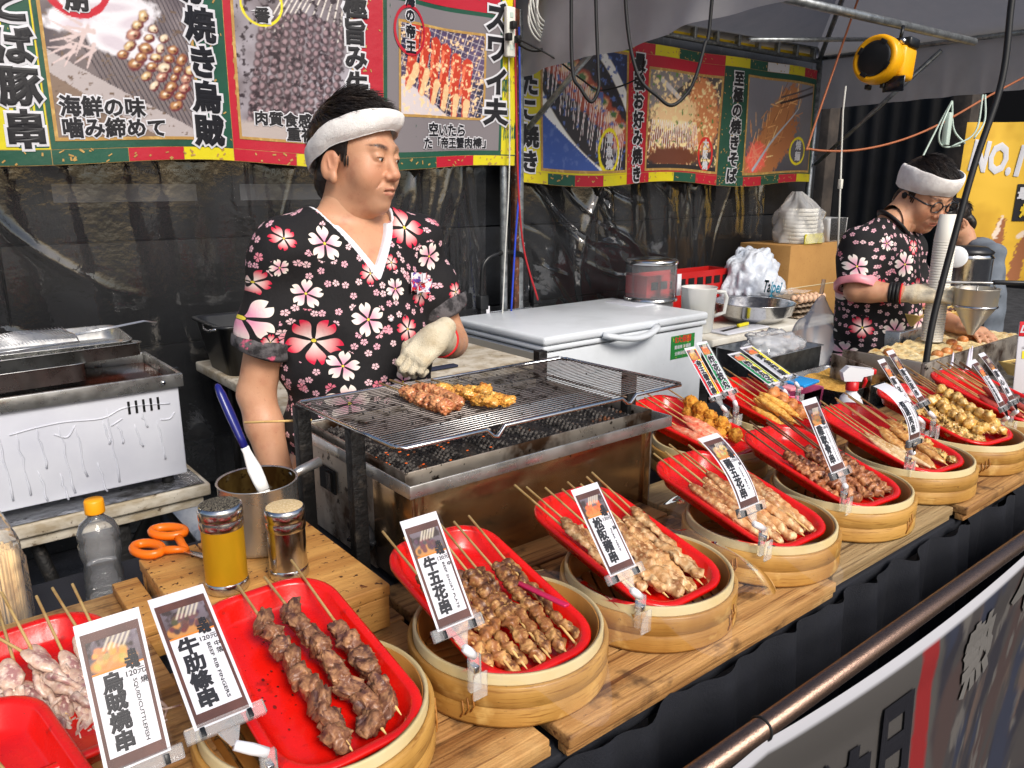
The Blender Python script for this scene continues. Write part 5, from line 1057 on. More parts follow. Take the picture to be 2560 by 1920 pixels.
# bottle and bag of skewers behind
bo = thing('water_bottle', 'clear ribbed plastic bottle with yellow cap, half full of water', 'bottle', (.232, 1.455, .866)); mk('cap_yellow', S(240, 160, 24), .35)
prof = [(0, .002), (.030, 0), (.033, .004), (.034, .02), (.031, .024), (.034, .030), (.031, .036), (.034, .042), (.031, .050), (.033, .058), (.0295, .085), (.034, .100), (.0345, .118), (.032, .124), (.0345, .130), (.034, .140), (.028, .156), (.015, .168), (.0125, .172), (.0125, .184)]
G().lathe(prof, 40).obj('wall', 'film_bottle' if 'film_bottle' in MATS else film('film_bottle', refl=.26, rough=.05, haze=.10, hazecol=(.9, .92, .95)), bo); mk('water', (1, 1, 1), .0, trans=1., ior=1.2); G().lathe([(0, .003), (.0285, .003), (.0300, .022), (.0295, .060), (.0285, .078), (0, .078)], 32).obj('water', 'water', bo)
G().lathe([(.0125, .176), (.0160, .176), (.0165, .178), (.0160, .198), (.0145, .201), (0, .201)], 28).obj('cap', 'cap_yellow', bo)
kb = thing('skewer_bag', 'clear plastic bag packed with bare bamboo skewers, far left', 'bag', (.052, 1.415, .866))
g = G(); mk('stick_core', S(200, 160, 96), .6)
for i in range(150):
    a = RND.uniform(0, 2*pi); r = sqrt(RND.random()); x, y = .056*r*cos(a), .040*r*sin(a); g.tube([(x, y, .004), (x, y, .168+RND.uniform(-.003, .003))], .0021, 5)
o = g.obj('bare_skewers', 'stick_bundle', kb); o['kind'] = 'stuff'
def bagf(u, v):
    a = 2*pi*u; k = 1 if v < .55 else 1-.55*(v-.55)/.45; q = 1+.07*sin(5*a+9*v)*(v > .5)+.03*sin(11*a+5*v); return (.064*cos(a)*k*q-.03*max(0, v-.6), .048*sin(a)*k*q, .003+.285*v)
G().sheet(48, 24, bagf).obj('bag_film', 'film_bag2', kb)

# ------------------------------------------------------------------ left table with fryer
tl = thing('folding_table', 'worn white table on black legs under the fryer', 'table')
G().box(-.9, .675, 2.27, 2.95, .700, .738, .006).obj('top', 'table_worn', tl); G().box(-.9, .655, 2.285, 2.93, .668, .699, .004).obj('apron', 'table_worn', tl)
mk('foil', S(206, 208, 212), .25, .9, n=[(12, S(120, 116, 112), .5, .66), (50, S(70, 60, 52), .62, .68)], bump=[(26, .8)]); G().sheet(40, 20, lambda u, v: (-.85+1.51*u, 2.275+.64*v, .7395+.003*fbm(u*30, v*20, 2))).obj('foil_cover', 'foil', tl)
for x in (.02, .43): 
    for y in (2.33, 2.85): G().box(x-.022, x+.022, y-.02, y+.02, 0, .668, .003).obj('leg', 'black_iron', tl)
G().tube([(.22, 2.35, .66), (.34, 2.5, .10)], .018, 8).obj('brace', 'black_iron', tl)
fr = thing('fryer', 'white cabinet fryer with steel oil tank on the left', 'fryer', (0, 0, .742))
G().box(-.55, .628, 2.325, 2.70, .024, .290, .004).obj('cabinet', 'white_enamel', fr)
for x in (-.5, .58): 
    for y in (2.36, 2.66): G().lathe([(0, 0), (.018, 0), (.014, .024), (0, .024)], 12, (x, y, 0)).obj('foot', 'rubber', fr)
g = G(); Hh = .290
g.box(-.56, .640, 2.312, 2.324, Hh+.001, Hh+.040, .002); g.box(.6285, .640, 2.3245, 2.70, Hh+.001, Hh+.040, .002); g.box(-.56, .628, 2.690, 2.70, Hh+.001, Hh+.040, .002)
g.obj('tank_rim', 'steel', fr); mk('oil', S(50, 22, 12), .08, n=[(7, S(90, 34, 18), .45, .7)]); G().box(-.55, .626, 2.3255, 2.688, Hh+.0005, Hh+.008).obj('oil', 'oil', fr)
G().lathe([(.006, .0), (.006, .003), (0, .004)], 14, M=T(.585, 2.3115, Hh+.02, pi/2)).obj('rivet', 'steel_clean', fr)
for i in range(5): G().box(.487+i*.0195, .4935+i*.0195, 2.3225, 2.3245, .231, .268, .0008).obj('vent_slot', 'void', fr)
G().box(.055, .062, 2.3225, 2.3245, .231, .268, .0008).obj('vent_slot', 'void', fr); G().box(.150, .156, 2.3225, 2.3245, .215, .240, .0008).obj('vent_slot', 'void', fr)
g = G()         # runs of thick white paint
for x, z0, ln in ((.215, .235, .18), (.262, .24, .12), (.315, .235, .20), (.352, .225, .15), (.42, .225, .07), (.432, .26, .22), (.455, .21, .06), (.50, .2, .07), (.56, .20, .12), (.25, .12, .09), (.395, .11, .09), (.30, .10, .08), (.175, .25, .2), (.52, .235, .05)):
    n_ = 7; pts = [(x+.006*noise.noise(Vector((x*50, i*.8, 0)))+.012*i/n_, 2.3245, z0-ln*i/n_) for i in range(n_+1)]; g.tube(pts, [.0006]+[.0017+.0006*(i % 3) for i in range(n_-1)]+[.003], 6)
for pts in ([(.20, 2.3245, .228), (.26, 2.3245, .236), (.33, 2.3245, .239), (.42, 2.3245, .232), (.47, 2.3245, .250), (.52, 2.3245, .252), (.6, 2.3245, .243)], [(.30, 2.3245, .21), (.33, 2.3245, .196), (.352, 2.3245, .225)], [(.44, 2.3245, .206), (.47, 2.3245, .222)], [(.57, 2.3245, .2), (.595, 2.3245, .198), (.61, 2.3245, .215)]): g.tube(spline(pts, 4), .0022, 6)
o = g.obj('paint_runs', 'white_enamel', fr); o['kind'] = 'stuff'
# trays, rack and skimmer across the tank
def dish(lab, x, y, z, hx, hy, d, tilt=0, rz=0):
    t = thing('steel_tray', lab, 'tray', (x, y, z), (tilt, 0, rz)); g = G()
    g.loft([[(a, b, q) for a, b in rrect(hx-i, hy-i, .04, 5)] for i, q in ((.012, .001), (.003, .004), (.0, d), (-.006, d+.001), (-.006, d-.002), (-.002, d-.002), (.0, .0), (.012, -.001))]); g.obj('pan', 'steel', t); return t
dish('long steel drip tray lying across the back of the fryer', .24, 2.72, 1.095, .34, .13, .045, .05, .0)
rk = dish('steel draining tray with wire rack above the oil tank', .22, 2.56, 1.093, .36, .10, .038, -.10, .10)
for i in range(22): G().tube([(-.34+i*.032, -.09, .03), (-.34+i*.032, .09, .03)], .0013, 5).obj('wire', 'steel_clean', rk)
for y in (-.07, 0, .07): G().tube([(-.345, y, .028), (.345, y, .028)], .0016, 5).obj('wire', 'steel_clean', rk)
dish('small steel pan dipped over the oil tank', .25, 2.47, 1.055, .17, .04, .05, -.12, .06)
sk = thing('skimmer', 'wire mesh skimmer with long handle resting on the draining tray', 'skimmer', (.30, 2.60, 1.158), (radians(6), 0, radians(12)))
mk('mesh_wire', S(196, 198, 202), .3, .9)
g = G()
for i in range(26): x = -.12+i*.0096; g.tube([(x, -.055, .012-.2*(x+.02)**2), (x, .055, .022-.2*(x+.02)**2)], .0010, 4)
for j in range(13): y = -.055+j*.0092; g.tube([(-.12, y, .012), (.0, y, .022), (.12, y, .010)], .0010, 4)
o = g.obj('mesh', 'mesh_wire', sk); o['kind'] = 'stuff'
G().tube([(-.135, -.062, .0), (.12, -.062, .0), (.135, 0, .004), (.12, .062, .010), (-.135, .062, .010)], .0028, 6, closed=True).obj('rim', 'mesh_wire', sk)
for q in (-.005, .005): G().tube([(.13, q, .004), (.26, q, .012), (.345, q*.8, .018), (.385, q*.4, .008)], .0024, 6).obj('handle_wire', 'mesh_wire', sk)
# table and tub behind the cook
t2 = thing('folding_table', 'white folding table behind the cook at the grill', 'table'); G().box(1.02, 2.2, 2.56, 3.48, .806, .849, .008).obj('top', 'table_worn', t2); G().box(1.015, 1.02, 2.60, 2.66, .82, .835).obj('slot', 'void', t2)
for x in (1.14, 2.1):
    for y in (2.62, 3.4): G().tube([(x, y, 0), (x, y, .806)], .016, 10).obj('leg', 'black_iron', t2)
tub = thing('black_tub', 'black plastic tub on the table behind the cook', 'tub', (1.24, 3.22, .851)); g = G()
g.loft([[(a, b, q) for a, b in rrect(hx, hy, .05, 5)] for hx, hy, q in ((.19, .13, .004), (.20, .14, .0), (.235, .17, .195), (.25, .185, .20), (.25, .185, .21), (.232, .168, .21), (.228, .163, .198), (.195, .135, .01))]); g.obj('shell', 'black_plastic', tub)
G().tube([(-.25, 0, .2), (-.262, -.05, .188), (-.262, -.1, .188), (-.25, -.15, .2)], .005, 8).obj('handle', 'steel_clean', tub)
mk('apron_dark', S(36, 40, 60), .8); one(G().box(1.42, 1.85, 2.66, 2.70, .851, .862, .004), 'folded_cloth', 'apron_dark', 'dark folded cloth on the table behind the cook', 'cloth')
# clutter under the left table
cl = thing('plastic_funnel', 'dark grey plastic funnel can under the left table', 'funnel', (.60, 2.62, .0)); G().lathe([(.0, 0), (.15, 0), (.155, .30), (.16, .30), (.16, .33), (.10, .44), (.03, .56), (.02, .62), (0, .62)], 28).obj('body', 'black_plastic', cl)
mk('bag_white', S(206, 210, 216), .4, n=[(7, S(150, 160, 176), .45, .65)], bump=[(14, .8)])
def soft(label, x, y, z, r, mat, seed, name='plastic_bundle'):
    me = lump(name, r, .25, 1.6, seed, .35, 4); o = link(name, me, mat, None, (x, y, z)); return tag(o, label, 'bundle')
soft('white plastic bundle on the ground under the left table', .40, 2.75, .14, (.26, .2, .14), 'bag_white', 3); soft('pale blue plastic bundle under the right end of the left table', .78, 2.95, .2, (.24, .2, .2), 'bag_white', 5)
hk = thing('door_latch', 'chrome latch on the dark wall right of the fryer', 'latch', (.98, 3.77, .72)); G().box(-.05, .05, -.01, .008, -.055, .055, .01).obj('plate', 'steel_clean', hk); G().tube(arc((0, -.012, 0), .03, -pi, 0, 10, 'xz'), .007, 8).obj('ring', 'steel_clean', hk)
# ------------------------------------------------------------------ chest freezer, trolley, back table
fz = thing('chest_freezer', 'white chest freezer with curved handle behind the grill', 'freezer', (0, 0, 0))
G().box(2.392, 3.59, 2.735, 3.45, .05, .825, .012).obj('body', ['freezer_white'], fz); G().box(2.388, 2.3915, 2.745, 3.44, .06, .815).obj('side_panel', 'freezer_side', fz)
G().box(2.383, 3.60, 2.722, 3.462, .830, .858, .010).obj('lid_frame', 'freezer_white', fz); G().box(2.378, 3.603, 2.716, 3.466, .860, .904, .014).obj('lid', 'freezer_white', fz); G().box(2.40, 3.58, 2.74, 3.44, .8252, .8298).obj('gasket', 'black_plastic', fz)
hp = [(2.76+.40*i/14, 2.712-.055*sin(pi*i/14)**.6, .872-.030*sin(pi*i/14)) for i in range(15)]
G().tube(hp, [(.016, .022)]*15, 10, flat=(0, 0, 1)).obj('handle', 'freezer_white', fz); G().tube(arc((3.17, 2.712, .868), .014, 0, 2*pi, 14, 'xz'), .005, 6).obj('lock', 'steel_clean', fz)
g = G(); g.sheet(1, 1, lambda u, v: (3.31+.20*u, 2.733, .665+.13*v)); mk('sticker', S(40, 130, 60), .35, n=[(40, S(206, 196, 40), .6, .64), (60, S(200, 50, 60), .64, .68)]); g.obj('sticker', 'sticker', fz)
g = G(); FN = lambda x, y, z: (x, 2.7325-z, y); put_text(g, '5大保固', 3.41, .772, .040, .03, fn=FN); g.obj('sticker_lettering', 'card_red', fz); g = G(); put_text(g, '壓縮機 冷凝器', 3.41, .730, .022, .02, fn=FN); put_text(g, '全機保固三年', 3.41, .695, .022, .02, fn=FN); g.obj('sticker_lettering', 'ink_white', fz)
for x in (2.5, 3.48): G().box(x, x+.06, 2.76, 3.42, 0, .049).obj('foot', 'black_plastic', fz)
tr = thing('hand_trolley', 'black folding hand trolley standing behind the freezer', 'trolley', (0, 3.50, 0))
G().tube(spline([(2.595, 0, .80), (2.60, 0, 1.10), (2.63, 0, 1.19), (2.72, 0, 1.226), (2.80, 0, 1.228), (2.89, 0, 1.205), (2.945, 0, 1.11), (2.985, 0, .80)], 6), .0115, 10).obj('handle', 'black_plastic', tr); G().tube([(2.715, 0, 1.226), (2.80, 0, 1.229), (2.88, 0, 1.209)], .0155, 10).obj('grip', 'rubber', tr)
for x in (2.60, 2.985): G().box(x-.022, x+.022, -.02, .02, .35, .98, .005).obj('rail', 'black_plastic', tr); G().box(x-.028, x+.028, -.026, .026, .92, 1.0, .006).obj('latch', 'black_plastic', tr); G().lathe([(0, -.015), (.08, -.015), (.08, .015), (0, .015)], 20, M=T(x, .03, .08, 0, pi/2)).obj('wheel', 'rubber', tr)
G().box(2.63, 2.96, -.012, .012, .885, .905, .003).obj('crossbar', 'steel_clean', tr); G().box(2.63, 2.96, -.010, .010, .80, .86, .003).obj('crossbar', 'steel', tr); G().box(2.612, 2.635, -.024, -.021, .83, .94).obj('label_strip', 'card_white', tr); G().box(2.60, 2.975, -.14, 0, .02, .03).obj('toe_plate', 'steel', tr)
bt2 = thing('folding_table', 'white folding table with kitchen things right of the freezer', 'table'); G().box(3.62, 5.0, 2.69, 3.46, .70, .744, .008).obj('top', 'table_white', bt2)
for x in (3.75, 4.86):
    for y in (2.78, 3.38): G().tube([(x, y, 0), (x, y, .70)], .016, 10).obj('leg', 'black_iron', bt2)
ZR = .7455
film('jug', refl=.2, rough=.2, haze=.62, hazecol=(.86, .87, .84)); mk('flour', S(226, 216, 176), .8)
jg = thing('measuring_jug', 'translucent plastic jug of pale batter on the back table', 'jug', (3.765, 2.92, ZR)); G().lathe([(0, .002), (.085, 0), (.092, .006), (.104, .26), (.108, .268), (.102, .264), (.088, .01), (0, .008)], 32).obj('wall', 'jug', jg); G().lathe([(0, .009), (.086, .009), (.095, .14), (0, .142)], 28).obj('batter', 'flour', jg); G().tube([(.10, 0, .235), (.16, 0, .235), (.175, 0, .20), (.165, 0, .11), (.096, 0, .09)], .012, 8, M=T(rz=-.55)).obj('handle', 'jug', jg)
dp = thing('food_machine', 'clear cylinder food machine with steel lid on the back table', 'machine', (3.62, 3.22, ZR)); G().box(-.21, .12, -.13, .13, 0, .13, .015).obj('base', 'black_plastic', dp); G().box(-.21, .12, -.132, .132, .131, .165, .012).obj('base_top', 'white_enamel', dp); film('cyl', refl=.25, rough=.06, haze=.18, hazecol=(.6, .62, .64)); G().lathe([(.155, .0), (.155, .22)], 36, (.06, 0, .168)).obj('cylinder', 'cyl', dp); G().lathe([(0, .030), (.15, .028), (.162, .02), (.162, 0), (.15, -.004)], 36, (.06, 0, .388)).obj('lid', 'steel_clean', dp); G().lathe([(.165, 0), (.165, .02), (.1, .022), (0, .022)], 36, (.06, 0, .166)).obj('ring', 'steel_clean', dp)
G().box(.12, .155, -.158, -.15, .20, .33, .001).obj('label_sticker', 'card_white', dp); G().box(.13, .24, -.05, .06, 0, .16, .03).obj('spout', 'steel', dp); G().lathe([(0, 0), (.04, 0), (.045, .05), (.03, .09), (0, .1)], 16, (.02, -.16, .03)).obj('motor_knob', 'black_plastic', dp)
rc = thing('red_crate', 'red plastic crate behind the clear cylinder machine', 'crate', (4.12, 3.36, ZR)); 
for a, b, c, d in ((-.42, .42, -.09, -.082), (-.42, .42, .082, .09), (-.42, -.412, -.081, .081), (.412, .42, -.081, .081)): G().box(a, b, c, d, 0, .30, .002).obj('side', 'red_plastic', rc)
for i in range(9): G().box(-.38+i*.09, -.32+i*.09, -.094, -.0905, .21, .26, .001).obj('slot', 'void', rc)
bw = thing('steel_bowl', 'wide steel mixing bowl on the back table', 'bowl', (4.34, 2.93, ZR)); G().lathe([(0, .0), (.16, .002), (.23, .05), (.255, .12), (.27, .130), (.272, .126), (.262, .122), (.24, .052), (.16, .012), (0, .010)], 44).obj('shell', 'steel_clean', bw)
cbd = thing('cutting_board', 'white cutting board on the back table edge', 'board', (3.99, 2.79, ZR)); G().box(-.20, .22, -.075, .075, 0, .012, .004).obj('slab', 'white_enamel', cbd)
kn = thing('kitchen_knife', 'knife with yellow handle on the white cutting board', 'knife', (3.98, 2.80, ZR+.0125), (0, 0, .12)); G().box(-.16, .03, -.012, .014, 0, .002).obj('blade', 'black_iron', kn); G().box(.03, .15, -.012, .012, 0, .020, .006).obj('handle', 'b_yellow', kn)
eg = thing('egg_trays', 'stack of grey egg cartons with eggs on the back table', 'egg carton', (4.78, 2.90, ZR)); mk('pulp', S(176, 158, 138), .9, bump=[(80, .4)], vary=.1); mk('egg', S(214, 176, 146), .5)
for k in range(4): G().sheet(24, 16, lambda u, v: (-.16+.32*u, -.13+.26*v, .008+k*.036+.014*sin(u*6*2*pi)*sin(v*5*2*pi))).obj('carton', 'pulp', eg)
for i in range(6):
    for j in range(2): G().ball((-.135+i*.053, -.115+j*.052, .125), (.021, .021, .026), 2).obj('egg', 'egg', eg)
G().sheet(10, 8, lambda u, v: (-.15+.31*u, -.05+.19*v, .155+.006*sin(u*9+v*4))).obj('film_cover', 'film_bag', eg)
me = lump('carrier_bag', (.24, .19, .24), .22, 1.2, 7, .22, 5)
mk('bag_plastic', S(214, 220, 230), .35, n=[(6, S(186, 196, 212), .45, .65)], bump=[(16, .9), (40, .4)], coat=.1)
bg = thing('carrier_bag', 'crumpled white carrier bag with blue print on the back table', 'bag', (4.72, 3.22, ZR+.19)); link('bag', me, 'bag_plastic', bg); mk('print_blue', S(50, 140, 170), .5)
g = G(); bfn = lambda x, y, z: (-.10+x*.75, -.232-.05*(x > 0)*x, y-.03); put_text(g, 'Taipei', 0, .02, .11, .03, fn=bfn, rot=-.1, shear=.3); put_text(g, 'City', .03, -.07, .10, .03, fn=bfn, rot=-.1, shear=.3); g.obj('lettering', 'print_blue', bg)
soft('small clear plastic packet beside the steel bowl', 4.93, 3.2, ZR+.10, (.20, .10, .08), 'film_bag', 12, 'plastic_packet'); soft('brown paper bundle behind the batter jug', 4.02, 3.10, ZR+.07, (.10, .09, .07), 'pulp', 14, 'paper_bundle')
mk('cardboard', S(176, 132, 74), .8, n=[(3, S(164, 120, 66), .4, .65), (60, S(150, 108, 58), .6, .7)], bump=[(90, .15)]); mk('cardboard_in', S(206, 196, 160), .8)
cb = thing('cardboard_box', 'large brown cardboard box behind the second cook', 'box', (5.02, 3.12, .35)); G().box(0, .98, 0, .42, 0, .83, .004).obj('carton', 'cardboard', cb); G().box(.981, 1.03, -.002, .42, 0, .835, .002).obj('flap', 'cardboard_in', cb); G().box(-.002, .979, -.0035, -.0005, .525, .530).obj('crease', 'cardboard_in', cb); G().box(.05, .93, .03, .39, -.349, -.001).obj('support', 'black_plastic', cb)
cu = thing('cup_bag', 'clear plastic bag of paper cups on the cardboard box', 'bag', (5.30, 3.25, 1.183)); mk('paper_cup', S(228, 224, 212), .6)
for k in range(9): G().lathe([(.13, k*.028), (.135, k*.028+.022), (.128, k*.028+.022)], 24).obj('cup', 'paper_cup', cu)
G().box(-.12, .12, -.135, -.131, .0, .07).obj('yellow_label', 'b_yellow', cu)
def bag2(u, v): a = 2*pi*u; k = (1 if v < .6 else 1-.8*(v-.6)/.4); q = 1+.10*sin(5*a+9*v)+.06*sin(11*a-5*v); return (.165*cos(a)*k*q-.06*max(0, v-.6)*2, .165*sin(a)*k*q, .005+.36*v)
G().sheet(48, 20, bag2).obj('bag_film', 'film_bag', cu)
film('tub_clear', refl=.15, rough=.2, haze=.7, hazecol=(.9, .92, .94)); bxp = thing('plastic_container', 'white translucent container right of the bagged cups', 'container', (5.68, 3.25, 1.183)); G().loft([[(a, b, q) for a, b in rrect(hx, .10, .02, 4)] for hx, q in ((.13, 0), (.14, .16), (.145, .17), (.135, .17), (.125, .005))]).obj('shell', 'tub_clear', bxp)
# hanging carrier bag at the table edge
me = nets_mesh('bag', lambda P: smin(s_ell(P, (0, 0, -.28), (.125, .10, .17)), s_cap(P, (0, 0, -.2), (0.02, 0, .0), .07, .015), .10)+.012*np.sin(P[:, 0]*60+P[:, 2]*18)*np.cos(P[:, 1]*40)*(P[:, 2] > -.38), (-.2, -.2, -.5), (.2, .2, .1), .012)
hb = thing('plastic_bag', 'tall knotted thin white plastic bag left of the second cook', 'bag', (3.02, 1.72, 1.16)); link('bag', me, 'bag_thin', hb); G().tube([(0, 0, 0), (.01, 0, .06)], .008, 6).obj('knot', 'film_bag', hb)
st_ = thing('stool', 'black stool under the thin white plastic bag', 'stool', (3.02, 1.72, 0)); G().box(-.15, .15, -.12, .12, .66, .70, .006).obj('seat', 'black_plastic', st_)
for q_ in ((-.13, -.1), (.13, -.1), (-.13, .1), (.13, .1)): G().box(q_[0]-.012, q_[0]+.012, q_[1]-.012, q_[1]+.012, 0, .659).obj('leg', 'black_iron', st_)

# ------------------------------------------------------------------ second cook's station
tk = thing('octopus_ball_griddle', 'steel griddle for octopus balls in front of the second cook', 'griddle', (0, 0, .866)); mk('batter', S(230, 206, 150), .5, n=[(30, S(206, 156, 80), .5, .68), (70, S(240, 226, 190), .55, .65)], bump=[(40, .8)])
G().box(2.60, 3.50, 1.10, 1.36, .02, .135, .003).obj('burner_box', 'steel_dirty', tk); G().box(2.58, 3.48, 1.085, 1.099, .06, .175, .002).obj('front_guard', 'steel_dirty', tk); G().box(2.58, 2.592, 1.10, 1.37, .06, .175, .002).obj('side_guard', 'steel_dirty', tk)
G().box(2.62, 3.49, 1.105, 1.35, .136, .150, .002).obj('plate', 'black_iron', tk); G().sheet(60, 20, lambda u, v: (2.66+.80*u, 1.12+.21*v, .156+.010*fbm(u*40, v*14, 4)+.006*sin(u*60)*sin(v*18))).obj('batter_sheet', 'batter', tk)
for i in range(9): G().ball((2.70+.085*i+RND.uniform(-.02, .02), 1.14+.06*RND.randrange(3), .168), (.020, .020, .015), 2).obj('octopus_ball', 'm_ball', tk)
for x in (2.65, 3.45):
    for y in (1.13, 1.33): G().box(x-.015, x+.015, y-.015, y+.015, 0, .0195).obj('foot', 'black_iron', tk)
sg = thing('splash_guard', 'upright steel splash plate at the left end of the griddle', 'plate', (2.47, 1.22, .866)); G().box(-.005, .0, -.03, .20, 0, .16, .001, M=T(rz=-.5)).obj('plate', 'steel_dirty', sg)
fn_ = thing('batter_funnel', 'steel batter funnel held over the griddle', 'funnel', (3.03, 1.135, 1.075)); mk('funnel_steel', S(190, 184, 172), .4, .7, n=[(14, S(206, 192, 160), .5, .7)]); G().lathe([(.010, 0), (.014, .01), (.066, .098), (.070, .104), (.071, .165), (.074, .168), (.069, .167), (.066, .104), (.008, .004)], 36).obj('cone', 'funnel_steel', fn_); G().lathe([(.0715, .100), (.0735, .102), (.0735, .106), (.0715, .108)], 36).obj('bead', 'steel_clean', fn_)
G().box(-.13, .12, -.008, .008, .182, .190, .002, M=T(rz=-.85)).obj('lever', 'steel', fn_); G().box(.045, .17, -.011, .011, .181, .196, .005, M=T(rz=-.85)).obj('grip', 'black_plastic', fn_); G().tube([(0, 0, .185), (0, 0, .01)], .003, 6).obj('plunger', 'steel', fn_)
for a in (-.06, .06): G().tube([(a, 0, .167), (a*.8, 0, .184)], .0025, 6, M=T(rz=-.85)).obj('bracket', 'steel', fn_)
cs = thing('cup_stack', 'tall stack of white paper cups in front of the second cook', 'cups', (3.02, 1.262, 1.035)); 
for k in range(39): G().lathe([(.036, k*.0095), (.0375, k*.0095+.008), (.0345, k*.0095+.0085)], 20).obj('cup', 'paper_cup', cs)
G().lathe([(.0365, .37), (.028, .46), (.0, .46)], 20).obj('top_cup', 'paper_cup', cs)
ur = thing('steel_urn', 'tall brushed steel urn behind the cup stack', 'urn', (3.72, 1.46, .866)); G().lathe([(0, 0), (.105, 0), (.108, .01), (.108, .42), (.112, .425), (.10, .44)], 36).obj('wall', 'steel_clean', ur); G().lathe([(.105, .44), (.11, .45), (.08, .47), (0, .475)], 30).obj('lid', 'black_plastic', ur)
lc = thing('lid_sleeve', 'clear sleeve of white cup lids beside the cup stack', 'lids', (3.19, 1.285, 1.335), (0, radians(90), radians(-156))); 
for k in range(9): G().lathe([(0, k*.007+.003), (.034, k*.007+.003), (.038, k*.007)], 20).obj('lid', 'tub_clear', lc)
def spray(label, x, y, z, s, cap):
    t = thing('spray_bottle', label, 'bottle', (x, y, z), (0, 0, radians(-40))); t.scale = (s, s, s); mk('spray_w', S(230, 232, 236), .3) if 'spray_w' not in MATS else 0
    G().lathe([(0, 0), (.036, 0), (.038, .01), (.037, .08), (.030, .10), (.016, .115), (.016, .125)], 24).obj('body', 'spray_w', t); G().lathe([(.019, .122), (.019, .148), (.014, .15)], 20).obj('collar', cap, t)
    g = G(); g.add([(x_, y_, z_) for y_ in (-.014, .014) for x_, z_ in ((-.03, .151), (.022, .151), (.026, .165), (.055, .172), (.055, .188), (-.02, .196), (-.038, .178))], [(6, 5, 4, 3, 2, 1, 0), (7, 8, 9, 10, 11, 12, 13)]+[(i, (i+1) % 7, 7+(i+1) % 7, 7+i) for i in range(7)]); g.obj('head', 'spray_w', t)
    G().box(.0551, .066, -.009, .009, .172, .188, .002).obj('nozzle', cap, t); G().tube([(.034, 0, .168), (.040, 0, .150), (.034, 0, .128)], [.006, .006, .004], 8).obj('trigger', cap, t)
mk('cap_red', S(206, 28, 34), .35); spray('white spray bottle with red collar among the back trays', 2.275, 1.165, .866, 1.0, 'cap_red'); spray('small red topped spray bottle beside the thick cable', 2.64, 1.04, .866, .8, 'cap_red')
pk = thing('pink_tub', 'pink lidded tub with blue and pale lids behind the fish balls', 'tub', (2.215, 1.335, .866)); mk('pink', S(222, 96, 140), .35); mk('lid_blue', S(40, 150, 220), .35); mk('lid_pink', S(236, 150, 160), .35); G().loft([[(a, b, q) for a, b in rrect(hx, .07, .03, 4)] for hx, q in ((.085, 0), (.10, .10), (.10, .104), (.094, .102), (.082, .006))]).obj('shell', 'pink', pk); G().box(-.09, -.02, -.05, .05, .105, .115, .003, M=T(ry=.1)).obj('pink_lid', 'lid_pink', pk); G().box(.0, .09, -.05, .05, .112, .122, .003, M=T(ry=-.05)).obj('blue_lid', 'lid_blue', pk)
ct = thing('crumb_tray', 'steel tray of yellow bread crumbs beside the griddle', 'tray', (2.50, 1.34, .866)); G().loft([[(a, b, q) for a, b in rrect(hx, hy, .03, 4)] for hx, hy, q in ((.15, .11, .001), (.165, .125, .09), (.172, .132, .092), (.162, .122, .088), (.148, .108, .006))]).obj('pan', 'steel', ct); mk('crumbs', S(226, 176, 84), .9, n=[(120, S(206, 146, 56), .45, .6)], bump=[(160, 1., (1, 1, 1), .006)]); G().sheet(24, 18, lambda u, v: (-.155+.31*u, -.115+.23*v, .062+.03*fbm(u*6, v*5, 3))).obj('crumb_heap', 'crumbs', ct)
mt = thing('steel_bin', 'steel gastronorm bin holding a clear bag behind the spray bottle', 'bin', (2.52, 1.62, .80)); G().loft([[(a, b, q) for a, b in rrect(hx, hy, .02, 3)] for hx, hy, q in ((.17, .11, 0), (.175, .115, .22), (.182, .122, .222), (.17, .11, .22), (.165, .105, .01))]).obj('pan', 'galv', mt); G().box(-.15, .15, -.1, .1, -.79, -.001).obj('stand', 'black_iron', mt); soft('crumpled clear packet in the steel bin', 2.52, 1.60, 1.03, (.13, .09, .05), 'film_bag', 21, 'plastic_packet')
for q, (x, y, l) in enumerate(((2.70, 1.055, 'left of three slim white cone-topped bottles standing before the griddle'), (2.815, 1.05, 'middle of three slim white cone-topped bottles standing before the griddle'), (2.865, 1.062, 'right of three slim white cone-topped bottles standing before the griddle'))):
    c = thing('sauce_bottle', l, 'bottle', (x, y, .866)); mk('sauce_w', S(220, 214, 226), .35) if 'sauce_w' not in MATS else 0; G().lathe([(0, 0), (.028, 0), (.028, .06), (.018, .075), (.009, .08), (.002, .20), (0, .2)], 20).obj('cone_body', 'sauce_w', c); G().lathe([(.0285, .055), (.0285, .070), (.019, .077)], 20).obj('collar', 'sauce_w', c)
def boat(label, x, y, z, rz):
    t = thing('paper_boat', label, 'food', (x, y, z), (0, 0, rz)); mk('boat', S(226, 196, 122), .7) if 'boat' not in MATS else 0
    G().loft([[(a, b, q+.02*(abs(a)/.1)**2) for a, b in rrect(hx, hy, .02, 4)] for hx, hy, q in ((.07, .03, .001), (.095, .055, .04), (.096, .056, .041), (.068, .028, .004))]).obj('boat', 'boat', t)
    for i in range(4): G().ball((-.05+i*.034, .012*(-1)**i, .034), (.020, .022, .018), 2).obj('octopus_ball', 'm_ball', t)
    G().sheet(10, 6, lambda u, v: (-.06+.12*u, -.025+.05*v, .052+.004*sin(u*30)*sin(v*20))).obj('sauce_drizzle', 'm_heart', t)
boat('paper boat of sauced octopus balls behind the funnel', 3.16, 1.42, 1.055, .2); boat('paper boat of octopus balls right of the funnel', 3.36, 1.36, 1.055, -.3); boat('paper boat of plain octopus balls beside the red topped sign', 3.15, .98, .93, -.2)
